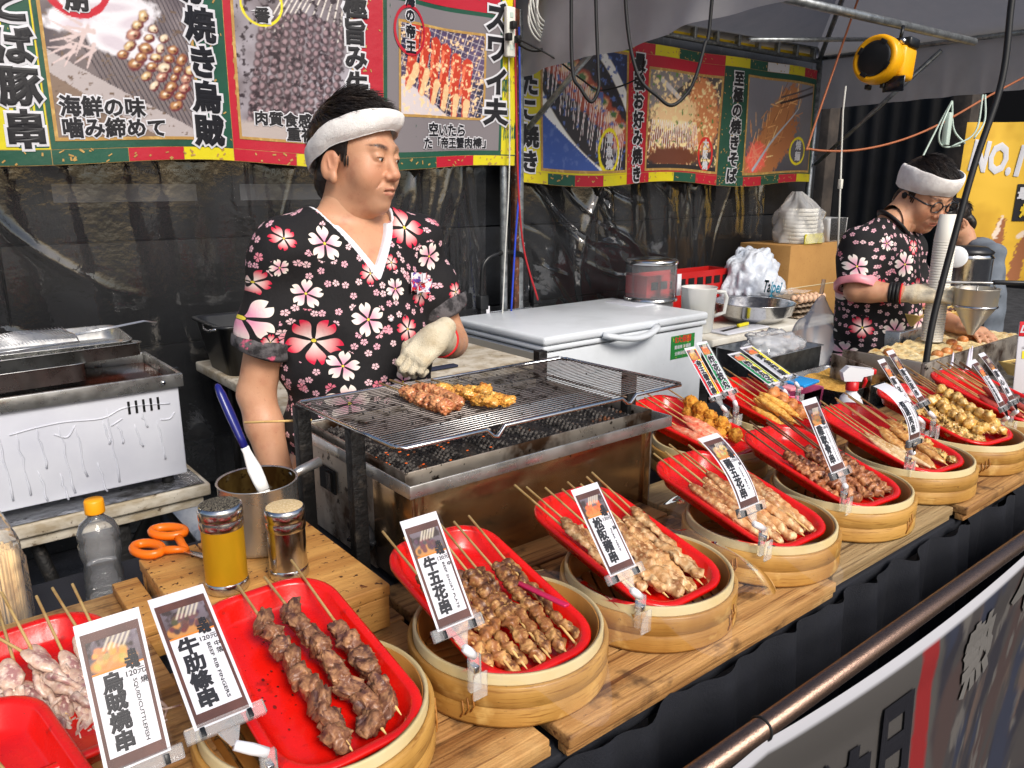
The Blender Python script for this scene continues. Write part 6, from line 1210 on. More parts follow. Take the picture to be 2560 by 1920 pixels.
one(G().box(3.0, 3.6, 1.37, 1.55, .866, 1.052, .004), 'serving_shelf', 'steel', 'steel shelf behind the griddle carrying paper boats', 'shelf'); one(G().box(2.9, 3.4, .88, 1.07, .866, .927, .004), 'side_shelf', 'steel', 'low steel shelf at the right end of the counter', 'shelf')
sn = thing('payment_sign', 'white payment sign with red heading at the right edge of the photo', 'sign', (2.885, .915, .928), (radians(-8), 0, radians(-50))); G().box(-.012, .16, -.002, .002, 0, .235, .002).obj('board', 'card_white', sn); G().box(-.012, .16, -.0045, -.0022, .188, .236, .001).obj('red_heading', 'card_red', sn); G().box(.004, .07, -.004, -.0022, .115, .140).obj('yellow_tag', 'card_yellow', sn); G().box(.022, .05, -.004, -.0022, .146, .157).obj('green_tag', 'card_green', sn)
FN = lambda x, y, z: (x, -.0052-z, y)
g = G(); put_text(g, 'DRAGONS', .075, .212, .034, .03, fn=FN, shear=.25); g.obj('lettering', 'ink_white', sn); g = G(); put_text(g, '歡迎使用', .052, .172, .020, .02, fn=FN); g.obj('lettering', 'card_red', sn); g = G(); put_text(g, 'LINE', .012, .151, .009, .03, fn=FN); put_text(g, '全盈', .028, .130, .014, .03, fn=FN); g.obj('lettering', 'ink', sn)
# far stall things at the right edge
ft = thing('tiled_counter', 'grey tiled counter behind the third worker', 'counter', (5.6, 1.2, 0), (0, 0, radians(-40))); mk('tile_grey', S(96, 104, 112), .4, vary=.08); mk('grout', S(140, 146, 152), .8); G().box(0, 1.4, 0, .5, 0, .86).obj('core', 'grout', ft)
for i in range(14):
    for j in range(8): G().box(.003+i*.1, .097+i*.1, -.006, -.001, .04+j*.1, .134+j*.1, .001).obj('tile', 'tile_grey', ft)
for k, (x, y, r, h, l) in enumerate(((5.78, 1.50, .16, .20, 'steel lidded pot on the grey tiled counter'), (5.80, 1.15, .14, .12, 'dark round pan on the grey tiled counter'))):
    t = thing('cooking_pot', l, 'pot', (x, y, .862)); G().lathe([(0, 0), (r, 0), (r, h), (r*1.06, h+.005), (r*1.06, h+.02), (r*.9, h+.035), (0, h+.05)], 30).obj('body', 'steel_clean' if k == 0 else 'black_iron', t); G().ball((0, 0, h+.065), .02, 2).obj('knob', 'steel_clean', t)
# ------------------------------------------------------------------ people
mk('skin', rough=.46, attr='Col', n=[(26, S(184, 124, 96), .52, .80), (9, S(210, 160, 128), .5, .8), (170, S(170, 112, 86), .64, .78)], bump=[(420, .28, (1, 1, 1), .002), (60, .12, (1, 1, 1), .004)], sss=.14, rn=(40, .36, .56))
mk('hair', S(34, 28, 26), .42, n=[(60, S(58, 46, 38), .5, .68, (1, .25, 1))], bump=[(120, .6, (1, .2, .6), .004)])
mk('towel', S(240, 236, 232), .95, n=[(30, S(228, 222, 218), .45, .65)], bump=[(420, .7, (1, 1, 1), .003), (30, .2)])
mk('glove', S(216, 204, 178), .95, n=[(26, S(196, 178, 146), .45, .68), (14, S(170, 148, 112), .62, .74)], bump=[(320, .9, (1, 1, 1), .004), (40, .2)])
mk('glove_red', S(206, 34, 40), .8); mk('undershirt', S(226, 226, 232), .8, bump=[(200, .2)]); mk('trousers', S(30, 32, 40), .85, bump=[(200, .3)]); mk('shoe', S(24, 24, 26), .5)
mk('eye_white', S(222, 216, 210), .2, coat=.5); mk('eye_iris', S(30, 20, 16), .15, coat=.6); mk('lens', (1, 1, 1), .02, trans=1., ior=1.02); mk('frame_black', S(24, 24, 28), .25, coat=.3)
mk('grey_shirt', S(112, 120, 130), .85, n=[(8, S(98, 106, 116), .4, .65)], bump=[(200, .2), (12, .3)]); mk('cuff', S(96, 92, 94), .85, n=[(30, S(40, 38, 40), .45, .6), (22, S(206, 90, 120), .62, .68)], bump=[(160, .3)])
SKIN = S(200, 149, 116)

def flower_group():
    ng = bpy.data.node_groups.new('petal_flower', 'ShaderNodeTree')
    for n_, t_ in (('x', 'NodeSocketFloat'), ('y', 'NodeSocketFloat'), ('radius', 'NodeSocketFloat'), ('turn', 'NodeSocketFloat')): ng.interface.new_socket(n_, in_out='INPUT', socket_type=t_)
    for n_ in ('mask', 'rho', 'eye'): ng.interface.new_socket(n_, in_out='OUTPUT', socket_type='NodeSocketFloat')
    N, L = ng.nodes, ng.links; gi, go = N.new('NodeGroupInput'), N.new('NodeGroupOutput')
    def m(op, *a):
        n = N.new('ShaderNodeMath'); n.operation = op
        for i, v in enumerate(a):
            if isinstance(v, (int, float)): n.inputs[i].default_value = v
            else: L.new(v, n.inputs[i])
        return n.outputs[0]
    x, y, R, tn = gi.outputs[0], gi.outputs[1], gi.outputs[2], gi.outputs[3]
    rho = m('DIVIDE', m('SQRT', m('ADD', m('MULTIPLY', x, x), m('MULTIPLY', y, y))), R)
    th = m('ADD', m('ARCTAN2', y, x), tn)
    fr = m('FRACT', m('ADD', m('MULTIPLY', th, 5/(2*pi)), 10.))
    t = m('MULTIPLY', m('ABSOLUTE', m('SUBTRACT', fr, .5)), 2.)                    # 0 on the petal axis, 1 between petals
    sh = m('MULTIPLY', m('MULTIPLY', m('POWER', rho, .42), .98), m('SUBTRACT', 1.06, m('POWER', rho, 5.)))
    ins = m('GREATER_THAN', sh, t)
    tip = m('LESS_THAN', rho, m('SUBTRACT', 1., m('MULTIPLY', .30, m('MAXIMUM', 0., m('SUBTRACT', 1., m('DIVIDE', t, .22))))))
    ring = m('GREATER_THAN', rho, .10)
    L.new(m('MULTIPLY', m('MULTIPLY', ins, tip), ring), go.inputs[0]); L.new(rho, go.inputs[1]); L.new(m('LESS_THAN', rho, .075), go.inputs[2])
    return ng
FG = flower_group()
def shirt_material(name, big, turn=0., scale=1.):
    """black cloth with cherry blossoms: big ones at given places (object x, z), small ones scattered"""
    m = mk(name, S(22, 20, 22), .85, bump=[(300, .2, (1, 1, 1), .002), (9, .5, (1, 1, .6), .02)]); nt = m.node_tree; N, L = nt.nodes, nt.links; p = N['Principled BSDF']
    tc = N.new('ShaderNodeTexCoord'); mp = N.new('ShaderNodeMapping'); mp.inputs['Rotation'].default_value = (0, 0, turn); L.new(tc.outputs['Object'], mp.inputs[0])
    sp = N.new('ShaderNodeSeparateXYZ'); L.new(mp.outputs[0], sp.inputs[0])
    def mt(op, *a):
        n = N.new('ShaderNodeMath'); n.operation = op
        for i, v in enumerate(a):
            if isinstance(v, (int, float)): n.inputs[i].default_value = v
            else: L.new(v, n.inputs[i])
        return n.outputs[0]
    def mix(f, a, b):
        n = N.new('ShaderNodeMix'); n.data_type = 'RGBA'
        for v, i in ((f, 0), (a, 6), (b, 7)):
            if isinstance(v, tuple): n.inputs[i].default_value = (*v, 1)
            elif isinstance(v, (int, float)): n.inputs[i].default_value = v
            else: L.new(v, n.inputs[i])
        return n.outputs[2]
    cur = S(22, 20, 22)
    X, Z = sp.outputs[0], sp.outputs[2]; Y = sp.outputs[1]
    for sc, rad, keep, cols in ((38*scale, .31, .30, (S(232, 168, 184), S(240, 206, 208))), (17*scale, .19, .72, (S(236, 180, 188), S(222, 110, 132)))):
        cb = N.new('ShaderNodeCombineXYZ'); L.new(mt('MULTIPLY', mt('ARCTAN2', X, mt('SUBTRACT', .08, Y)), .2), cb.inputs[0]); L.new(Z, cb.inputs[1])
        vo = N.new('ShaderNodeTexVoronoi'); vo.voronoi_dimensions = '2D'; vo.inputs['Scale'].default_value = sc; vo.inputs['Randomness'].default_value = .8; L.new(cb.outputs[0], vo.inputs[0])
        df = N.new('ShaderNodeVectorMath'); df.operation = 'SUBTRACT'; sv = N.new('ShaderNodeVectorMath'); sv.operation = 'SCALE'; sv.inputs[3].default_value = sc; L.new(cb.outputs[0], sv.inputs[0])
        pv = N.new('ShaderNodeVectorMath'); pv.operation = 'SCALE'; pv.inputs[3].default_value = sc; L.new(vo.outputs['Position'], pv.inputs[0]); L.new(sv.outputs[0], df.inputs[0]); L.new(pv.outputs[0], df.inputs[1])
        ds = N.new('ShaderNodeSeparateXYZ'); L.new(df.outputs[0], ds.inputs[0]); cs_ = N.new('ShaderNodeSeparateXYZ'); L.new(vo.outputs['Color'], cs_.inputs[0])
        f = N.new('ShaderNodeGroup'); f.node_tree = FG; L.new(ds.outputs[0], f.inputs[0]); L.new(ds.outputs[1], f.inputs[1]); f.inputs[2].default_value = rad; L.new(mt('MULTIPLY', cs_.outputs[0], 6.), f.inputs[3])
        msk = mt('MULTIPLY', f.outputs[0], mt('GREATER_THAN', cs_.outputs[1], keep)); cur = mix(msk, cur, mix(cs_.outputs[2], cols[0], cols[1]))
    for i, (x, z, r, c) in enumerate(big):
        f = N.new('ShaderNodeGroup'); f.node_tree = FG; L.new(mt('SUBTRACT', X, x), f.inputs[0]); L.new(mt('SUBTRACT', Z, z), f.inputs[1]); f.inputs[2].default_value = r; f.inputs[3].default_value = i*1.7
        ins, out = (S(240, 214, 206), S(206, 30, 66)) if c == 'r' else (S(224, 150, 176), S(242, 232, 220))
        rm = N.new('ShaderNodeMapRange'); rm.inputs[1].default_value = .25; rm.inputs[2].default_value = .85; L.new(f.outputs[1], rm.inputs[0])
        # clear a black halo under the big flower, then lay the petals and the yellow eye
        cur = mix(mt('LESS_THAN', f.outputs[1], 1.0), cur, S(22, 20, 22)); cur = mix(f.outputs[0], cur, mix(rm.outputs[0], ins, out)); cur = mix(f.outputs[2], cur, S(226, 206, 70))
    L.new(cur, p.inputs['Base Color']); return m

def head_sdf(P, o):
    """head in its own frame: faces -y, centre between the ears. o: options"""
    A = P.copy(); A[:, 0] = np.abs(A[:, 0]); sx = A
    d = s_ell(P, (0, .014, .036), (.0765, .094, .082)); d = smin(d, s_ell(P, (0, -.030, -.026), (.0640, .060, .083)), .035)
    d = smin(d, s_ell(P, (0, -.026, -.076), (.054*o.get('jaw', 1), .052, .040)), .035); d = smin(d, s_ell(P, (0, -.068, -.100), (.022, .020, .016)), .025)
    d = smin(d, s_ell(sx, (.041, -.056, -.036), (.029, .028, .034)), .022); d = smin(d, s_ell(P, (0, -.036, -.106), (.034, .036, .020)), .02)
    d = smin(d, s_cap(sx, (0, -.083, .022), (.036, -.076, .021), .0115), .014)
    d = smax(d, -s_ell(sx, (.031, -.099, .004), (.017, .0135, .0105)), .012)                      # sockets
    lid = s_ell(sx, (.0315, -.0790, .003), (.0165, .0135, .0125)); d = smin(d, lid, .005); d = smin(d, s_ell(sx, (.0310, -.0810, -.0130), (.0140, .0065, .0042)), .004)
    d = smax(d, -s_ecap(sx, (.0215, -.0925, -.0015), (.0420, -.0885, -.0010), .0026*o.get('eye', 1), .0018*o.get('eye', 1), 1., (0, 0, 1)), .002)
    d = smax(d, -s_cap(sx, (.020, -.0935, .0085), (.041, -.089, .0085), .0012), .003)            # lid fold
    d = smin(d, s_cap(P, (0, -.0840, .010), (0, -.1030, -.030), .0080, .0115), .012); d = smin(d, s_ell(P, (0, -.1055, -.034), (.0135, .0115, .0105)), .008)
    d = smin(d, s_ell(sx, (.0145, -.0955, -.0385), (.0090, .0100, .0085)), .006); d = smax(d, -s_ell(sx, (.0070, -.1020, -.0470), (.0036, .0055, .0035)), .003)
    d = smin(d, s_ell(P, (0, -.082, -.066), (.027, .017, .020)), .014)
    d = smin(d, s_cap(sx, (.003, -.0985, -.0625), (.019, -.0900, -.0665), .0042, .0026), .004); d = smin(d, s_cap(sx, (0, -.0965, -.0745), (.016, -.0900, -.0715), .0056, .0032), .004)
    d = smax(d, -s_cap(sx, (0, -.1015, -.0682), (.0185, -.0915, -.0686), .0011+.0026*o.get('mouth', 0)), .0015)
    d = smax(d, -s_cap(sx, (0, -.1, -.0545), (0, -.098, -.060), .0022), .004)   ; d = smax(d, -s_cap(sx, (.0205, -.0950, -.0400), (.0350, -.0790, -.0640), .0003), .007); d = smax(d, -s_cap(sx, (0, -.0885, .043), (.030, -.0800, .044), .0002), .005)   # philtrum, cheek fold, forehead line
    Re = rotm(.18, 0, -.35)
    sx = sx-np.array([0, 0, -.016]); e = s_ell(sx, (.0800, .016, -.006), (.0075, .0200, .0330), Re); e = smin(e, s_ell(sx, (.0790, .004, -.034), (.0075, .0085, .0110)), .010)
    e = smax(e, -s_ell(sx, (.0885, .013, .000), (.0065, .0120, .0210), Re), .004); e = smax(e, -s_ell(sx, (.0900, .002, -.006), (.010, .0060, .0080)), .004)
    e = smin(e, s_cap(sx, (.0835, .012, -.014), (.0835, .020, .012), .0025), .003); d = smin(d, e, .006)
    nb = np.asarray(o['neck'], float); d = smin(d, s_cap(P, (0, .022, -.050), nb, .056*o.get('nw', 1), .064*o.get('nw', 1)), .022)
    d = smax(d, P[:, 2]-10, .01)
    return d
def head_colours(P):
    x = np.abs(P[:, 0]); y, z = P[:, 1], P[:, 2]; g = lambda cx, cy, cz, r: np.exp(-(((x-cx)/r[0])**2+((y-cy)/r[1])**2+((z-cz)/r[2])**2))
    brow = np.clip((.0050*np.clip((.056-x)/.02, .2, 1)-np.abs(z-(.0245+.10*(x-.02)-6*(x-.035)**2)))/.0045+.4, 0, 1)*np.clip((x-.010)/.008, 0, 1)*np.clip((.056-x)/.008, 0, 1)*(y < -.05)*1.35*(.6+.8*(vn(P[:, 0]*900, P[:, 2]*300, 2)-.3))
    L = [(g(.042, -.07, -.034, (.028, .05, .026))*.35, S(206, 128, 100)), (g(0, -.11, -.036, (.020, .03, .016))*.4, S(206, 126, 100)), (g(0, -.07, -.085, (.05, .05, .03))*.5, S(158, 122, 104)),
         (g(.08, .01, -.005, (.02, .03, .04))*.35, S(200, 120, 92)), (np.clip((.0035-np.abs(z+.0640))/.002, 0, 1)*(x < .021)*(y < -.088)*.75, S(166, 92, 80)), (np.clip((.0048-np.abs(z+.0740))/.002, 0, 1)*(x < .019)*(y < -.088)*.75, S(178, 102, 90)),
         (np.clip((.0022-np.abs(z+.0683))/.0012, 0, 1)*(x < .019)*(y < -.08), S(60, 26, 24)), (brow, S(40, 32, 30)), (g(.031, -.09, -.012, (.018, .02, .006))*.3, S(170, 112, 90)),
         (np.clip((.0016-np.abs(z-.0012))/.001, 0, 1)*(x > .019)*(x < .044)*(y < -.078)*.8, S(44, 30, 28))]
    return L
def strands(n, seed, line=None, fl=.0, R=(.0885, .104, .092), c=(0, .016, .044), zmin=.03, length=(.03, .055)):
    """tufts of hair lying over the crown"""
    r = random.Random(seed); g = G()
    for _ in range(n):
        a = r.uniform(0, 2*pi); b = math.asin(r.uniform(-.25, 1)); p = Vector((R[0]*cos(b)*cos(a), R[1]*cos(b)*sin(a), R[2]*sin(b)))+Vector(c)
        if (p.z-.066)+(p.y+.050)*1.1 < 0 or p.z < zmin-.10*max(0, p.y): continue
        if line and p.z < line(p.y)+.030: continue
        nrm = Vector(((p.x-c[0])/R[0]**2, (p.y-c[1])/R[1]**2, (p.z-c[2])/R[2]**2)).normalized()
        wh = Vector((-.03, .10, .095))
        if (p-wh).length < .034: continue
        k_ = noise.noise(p*26)*.55; wh = Vector((-.03, .10, .095)); flow = (p-wh).normalized()+Vector((k_+fl, noise.noise(p*26+Vector((9, 3, 1)))*.4, .0)); flow = flow+Vector((r.gauss(0, .07), r.gauss(0, .07), r.gauss(0, .05))); flow = (flow-nrm*flow.dot(nrm)).normalized(); L_ = r.uniform(*length); lift = r.uniform(.01, .07)+.05*max(0, noise.noise(p*40))
        pts = [p-nrm*.003, p+flow*L_*.4+nrm*L_*lift*.6, p+flow*L_*.75+nrm*L_*lift*.7, p+flow*L_+nrm*L_*lift*.35]; w = r.uniform(.0007, .0014)
        if line and min(q.z-line(q.y) for q in pts) < .018: continue
        g.tube(pts, [w, w*.9, w*.6, .0002], 4)
    return g
def hair_sdf(P, vol=1.):
    n1 = np.sin(P[:, 0]*210+60*P[:, 1]+9*np.sin(P[:, 2]*70))*.0011+np.sin(P[:, 1]*150+P[:, 0]*90)*.0010
    d = s_ell(P, (0, .016, .044), (.0855*vol, .102*vol, .090*vol))+n1; A = P.copy(); A[:, 0] = np.abs(A[:, 0])
    cut = -((P[:, 2]-.064)+(P[:, 1]+.050)*1.25)*.62; d = smax(d, cut, .006)
    d = smin(d, s_ell(P, (0, .066, -.050), (.058, .036, .062))+n1, .015); d = smin(d, s_ecap(A, (.0705, -.012, .030), (.0715, -.020, -.018), .015, .006, .45, (1, 0, 0))+.0025*np.sin(P[:, 1]*700+P[:, 2]*90), .010)
    d = smax(d, -(s_ell(A, (.090, .016, -.026), (.030, .026, .038))), .004)
    return d
def band_line(tilt, z0, cy=.012): return lambda y: z0-(tilt if y > cy else tilt*.62)*(y-cy)
def band(tilt, z0, hgt, th, seed, R=(.0905, .1085), cy=.012, knot=None):
    g = G(); rings = []
    for i in range(120):
        a = 2*pi*i/120; cx, y = R[0]*cos(a), cy+R[1]*sin(a); z = band_line(tilt, z0, cy)(y); nx, ny = cos(a), sin(a)*.9; ring = []
        hh = hgt*(1+.14*sin(2*a+seed)+.10*noise.noise(Vector((cos(a)*2.5, sin(a)*2.5, seed)))); tt = th*(1+.25*noise.noise(Vector((cos(a)*3, sin(a)*3, seed+4)))+.9*math.exp(-((a-5.0)/.13)**2))
        for j in range(20):
            q = 2*pi*j/20; u, v = cos(q), sin(q); w = .0014*noise.noise(Vector((i*.9, j*1.3, seed)))+(.0030*cos(3.2*v+.8*sin(2*a)) if u > -.2 else 0); s_ = math.copysign(abs(v)**.6, v)
            ring.append((cx+nx*(u*tt+w), y+ny*(u*tt+w), z+s_*hh/2+.10*hh*u))
        rings.append(ring)
    rings.append(rings[0]); g.loft(rings, False, False); return g
def hand_sdf(P, w, dr, nrm, side, curl, spread=1., thumb=.5, s=1.):
    """gloved or bare hand: w wrist, dr along the palm, nrm out of the back of the hand, side +1 thumb on +x of (dr x nrm)"""
    y = np.asarray(dr, float); y /= np.linalg.norm(y); z = np.asarray(nrm, float); z -= y*(z @ y); z /= np.linalg.norm(z); x = np.cross(y, z)*side; M = np.stack([x, y, z], 1)
    Q = (P-np.asarray(w)) @ M/s
    d = s_cap(Q, (0, -.05, 0), (0, .02, 0), .030, .030); d = smin(d, s_box(Q, (.0, .055, -.002), (.043, .046, .017), .016), .022); d = smin(d, s_ell(Q, (.026, .035, -.010), (.020, .032, .016)), .015)
    for i, (fx, L, r) in enumerate(((.030, .088, .0105), (.0095, .098, .0108), (-.0115, .091, .0103), (-.031, .073, .0093))):
        a = 0.; p = np.array([fx, .090-.006*abs(i-1), 0.]); dx = (fx*.9)*spread; f = None
        for k, seg in enumerate((.44, .32, .27)):
            a += curl[k] if hasattr(curl, '__len__') else curl; q = p+L*seg*np.array([dx*1.5*(k == 0), cos(a), -sin(a)]); c = s_cap(Q, p, q, r*(1-.06*k), r*(.95-.08*k)); f = c if f is None else smin(f, c, .004); p = q
        d = smin(d, f, .0025)
    p0 = np.array([.034, .022, -.006]); p1 = p0+np.array([.026, .030, -.012-.012*thumb]); p2 = p1+np.array([.004-.016*thumb, .032, -.008-.016*thumb]); p3 = p2+np.array([-.012*thumb, .024, -.004-.010*thumb])
    t = smin(smin(s_cap(Q, p0, p1, .0145, .0125), s_cap(Q, p1, p2, .0120, .0108), .005), s_cap(Q, p2, p3, .0108, .0090), .004); d = smin(d, t, .010)
    return d*s
def torso_sdf(P, J, off=0.):
    sz = J['sz']; d = s_ell(P, (0, J.get('cy', .0), sz-.17), (.190, .128, .235)); d = smin(d, s_ell(P, (0, J.get('by', -.02), sz-.37), (.180, .140, .22)), .08)
    d = smin(d, s_ell(P, (0, .0, sz-.52), (.176, .128, .18)), .08)
    a, b = J['shR'], J['shL']; d = smin(d, s_cap(P, a, b, .060), .05); nb = np.asarray(J['neck'], float)
    for s_ in (a, b): d = smin(d, s_cap(P, nb+np.array([0, .012, -.01]), np.asarray(s_)+np.array([0, 0, .008]), .050, .046), .03)
    return d-off
def arm_sdf(P, sh, el, wr, k=1.):
    d = s_cap(P, sh, el, .052*k, .043*k); m = np.asarray(el)*.72+np.asarray(wr)*.28; d = smin(d, s_cap(P, el, m, .041*k, .042*k), .015); return smin(d, s_cap(P, m, wr, .042*k, .029*k), .015)

def person(label, loc, rz, J, shirt, o):
    """J: joints in the person's frame (front is -y). o: options"""
    t = thing('person', label, 'person', (*loc, 0), (0, 0, rz)); h = o['head']; HS = h['s']
    Rh = rotm(h.get('pitch', 0), h.get('roll', 0), 0); Rz = rotm(0, 0, h['yaw']); RH = Rz @ Rh; hc = np.asarray(h['c'], float)
    nb_local = RH.T @ (np.asarray(J['neck'])-hc)/HS
    ho = dict(h, neck=nb_local)
    # head, neck and chest piece, 2.6 mm cells, in head coordinates then turned into the body frame
    mh = nets_mesh('head', lambda P: head_sdf(P, ho), (-.11, -.14, -.24), (.11, .13, .14), .0027); colours(mh, head_colours, SKIN)
    n_ = len(mh.vertices); V = np.empty(n_*3); mh.vertices.foreach_get('co', V); V = (V.reshape(-1, 3)*HS*np.array([h.get('sx', 1.), 1, 1])) @ RH.T+hc; mh.vertices.foreach_set('co', V.ravel()); mh.update()
    def bodyf(P):
        d = torso_sdf(P, J, -.014)
        d = smin(d, s_cap(P, J['neck'], hc+np.array([0, .02, -.08]), .060, .054), .03)
        for s_ in ('R', 'L'):
            d = smin(d, arm_sdf(P, J['sh'+s_], J['el'+s_], J['wr'+s_]), .03)
            if 'hand'+s_ in J: d = smin(d, hand_sdf(P, J['wr'+s_], *J['hand'+s_]), .012)
        for q in (-1, 1): d = smin(d, smin(s_cap(P, (q*.095, .0, J['sz']-.55), (q*.10, .0, .48), .085, .06), s_cap(P, (q*.10, .0, .48), (q*.105, .02, .10), .058, .042), .03), .05)
        return d
    mb = nets_mesh('body', bodyf, (-.46, -.52, .02), (.46, .26, J['sz']+.12), .0085 if not o.get('low') else .012, 1); colours(mb, lambda P: [(np.clip(fbm(P[:, 0]*30, P[:, 2]*20, 3)-.45, 0, 1)*.6, S(190, 128, 96))], SKIN)
    bm = bmesh.new(); bm.from_mesh(mb); bm.from_mesh(mh); me = bpy.data.meshes.new('body'); bm.to_mesh(me); bm.free()
    me.polygons.foreach_set('use_smooth', [True]*len(me.polygons)); me.update(); body = link('body', me, 'skin', t)
    MH = Matrix.Translation(hc) @ Matrix(RH.tolist()).to_4x4() @ Matrix.Diagonal((HS*h.get('sx', 1.), HS, HS, 1))
    def onhead(g, name, mat, par=t): ob = g.obj(name, mat, par); ob.matrix_local = MH; return ob
    for q in (-1, 1):
        e = onhead(G().ball((q*.0315, -.0772, .0005), .0128, 3), 'eye', 'eye_white'); i = G().ball((q*.0315+.003*o.get('gx', 0), -.0872, -.0015), (.0058, .0036, .0058), 2).obj('iris', 'eye_iris', e)
    hm = nets_mesh('hair', lambda P: hair_sdf(P, o.get('vol', 1.)), (-.12, -.12, -.14), (.12, .15, .16), .0042)
    ha = link('hair', hm, 'hair', t); ha.matrix_local = MH; sg_ = strands(o.get('strands', 1500), 5, band_line(*o['band'][:2]) if 'band' in o else None, fl=.1, R=(.087*o.get('vol', 1.), .1035*o.get('vol', 1.), .0915*o.get('vol', 1.)), length=o.get('hl', (.03, .055))); so = sg_.obj('hair_strands', 'hair', t); so.matrix_local = MH; so['kind'] = 'stuff'
    if 'band' in o: onhead(band(*o['band']), 'headband', 'towel')
    # shirt
    neck = np.asarray(J['neck'], float)
    def sleeves(P, d, off):
        for s_ in ('R', 'L'):
            sh, el = np.asarray(J['sh'+s_], float), np.asarray(J['el'+s_], float); k = o.get('sleeve', .80); he = sh+(el-sh)*k
            f = s_cap(P, sh, he, .064+off, .067+off); ax = (el-sh)/np.linalg.norm(el-sh); f = smax(f, ((P-he) @ ax)-.0, .008); d = smin(d, f, .035)
        return d
    def folds(P): return .0055*np.sin(P[:, 2]*46+P[:, 0]*22+3*np.sin(P[:, 0]*14))*np.exp(-((np.abs(P[:, 0])-.20)/.10)**2)+.0045*np.sin(P[:, 0]*40+P[:, 2]*17+2*np.sin(P[:, 2]*19))*np.clip((J['sz']-.12-P[:, 2])/.2, 0, 1)
    def neckcut(P, vz, sl, r, zc):
        v = np.maximum(np.abs(P[:, 0]-.003)-sl*(P[:, 2]-vz), P[:, 1]-.03)*.8; c = np.linalg.norm((P-(neck+np.array([0, .0, 0])))[:, :2]*np.array([1, .9]), axis=1)-r; c = np.maximum(c, zc-P[:, 2]); return np.minimum(v, c)
    def shirtf(P):
        d = torso_sdf(P, J, .006); d = sleeves(P, d, .006)+folds(P); d = smax(d, -neckcut(P, *o['cut']), .004); d = smax(d, o.get('hem', .84)-P[:, 2], .01); return d
    ms = nets_mesh('shirt', shirtf, (-.42, -.30, o.get('hem', .84)-.03), (.42, .24, J['sz']+.16), .0052 if not o.get('low') else .012, 1); link('shirt', ms, shirt, t)
    if 'cut2' in o:
        mu = nets_mesh('undershirt', lambda P: smax(smax(torso_sdf(P, J, .0005), -neckcut(P, *o['cut2']), .003), J['sz']-.18-P[:, 2], .01), (-.2, -.22, J['sz']-.2), (.2, .2, J['sz']+.12), .0036, 2); link('undershirt', mu, 'undershirt', t)
    if o.get('cuffs'):
        for s_ in ('R', 'L'):
            sh, el = Vector(J['sh'+s_]), Vector(J['el'+s_]); k = o.get('sleeve', .80); he = sh.lerp(el, k); ax = (el-sh).normalized()
            pts = [he-ax*.014, he-ax*.004, he+ax*.016, he+ax*.022, he+ax*.018]; u_ = ax.orthogonal().normalized(); w_ = ax.cross(u_); rings = []
            for i, (pp_, rr) in enumerate(zip(pts, (.0755, .0790, .0770, .0735, .0640))): rings.append([tuple(pp_+(u_*cos(a)+w_*sin(a))*(rr+.0025*sin(3*a+i)+.0015*sin(7*a))+ax*.004*sin(2*a+i)) for a in [2*pi*j/40 for j in range(40)]])
            G().loft(rings, False, False).obj('sleeve_cuff', 'cuff' if o['cuffs'] == 1 else o['cuffs'], t)
    # trousers and shoes
    def legs(P):
        d = s_ell(P, (0, .0, J['sz']-.54), (.178, .132, .16))
        for q in (-1, 1): d = smin(d, smin(s_cap(P, (q*.095, .0, J['sz']-.58), (q*.10, -.01, .48), .098, .075), s_cap(P, (q*.10, -.01, .48), (q*.105, .02, .07), .075, .060), .03), .03)
        return smax(d, P[:, 2]-(J['sz']-.47), .01)
    link('trousers', nets_mesh('trousers', legs, (-.3, -.25, 0), (.3, .25, J['sz']-.42), .012, 1), 'trousers', t)
    for q in (-1, 1): link('shoe', nets_mesh('shoe', lambda P: smax(s_ell(P, (q*.105, -.045, .035), (.048, .135, .055)), .002-P[:, 2], .01), (-.2, -.22, -.01), (.2, .14, .12), .01), 'shoe', t)
    return t, MH
# --- cook at the grill
BIG1 = [(-.194, 1.487, .027, 'r'), (-.107, 1.473, .039, 'w'), (-.250, 1.393, .031, 'r'), (-.275, 1.315, .060, 'w'), (-.156, 1.366, .033, 'w'), (-.150, 1.262, .055, 'r'), (-.039, 1.304, .040, 'w'), (-.105, 1.205, .035, 'w'), (.040, 1.366, .027, 'w'), (.060, 1.272, .032, 'r'), (.105, 1.500, .050, 'r'), (-.020, 1.405, .026, 'r'), (-.100, 1.120, .045, 'w'), (.165, 1.430, .035, 'w'), (-.208, 1.425, .020, 'w'), (.040, 1.425, .020, 'r'), (.120, 1.345, .032, 'r'), (.032, 1.153, .030, 'w'), (-.235, 1.262, .020, 'r'), (.230, 1.340, .026, 'r'), (.10, 1.20, .036, 'w'), (.005, 1.05, .045, 'r'), (.27, 1.28, .03, 'w')]
shirt_material('shirt_blossom', BIG1)
J1 = dict(sz=1.475, neck=(.004, .012, 1.550), shR=(-.165, .0, 1.458), shL=(.165, .0, 1.458), elR=(-.245, .035, 1.13), wrR=(-.232, -.055, .885), handR=((0, -.15, -1), (-1, -.1, 0), 1, (.25, .35, .3)), elL=(.244, -.050, 1.205), wrL=(.062, -.256, 1.266))
H1 = dict(c=(.020, -.010, 1.660), yaw=radians(24), pitch=radians(4), roll=radians(2), s=1.02, sx=.94, mouth=.7, eye=1.05, jaw=1.0, nw=.98)
c1, MH1 = person('cook with white headband and blossom shirt turning skewers at the grill', (.884, 1.705), 0, J1, 'shirt_blossom', dict(head=H1, band=(.62, .042, .048, .0062, 1.), vol=1.0, cut=(1.385, .62, .100, 1.515), cut2=(1.416, .66, .094, 1.51), cuffs=1, sleeve=.64, gx=1, strands=4000, hl=(.045, .085)))
gd, gn = (-.86, -.16, -.50), (-.42, -.55, .66)
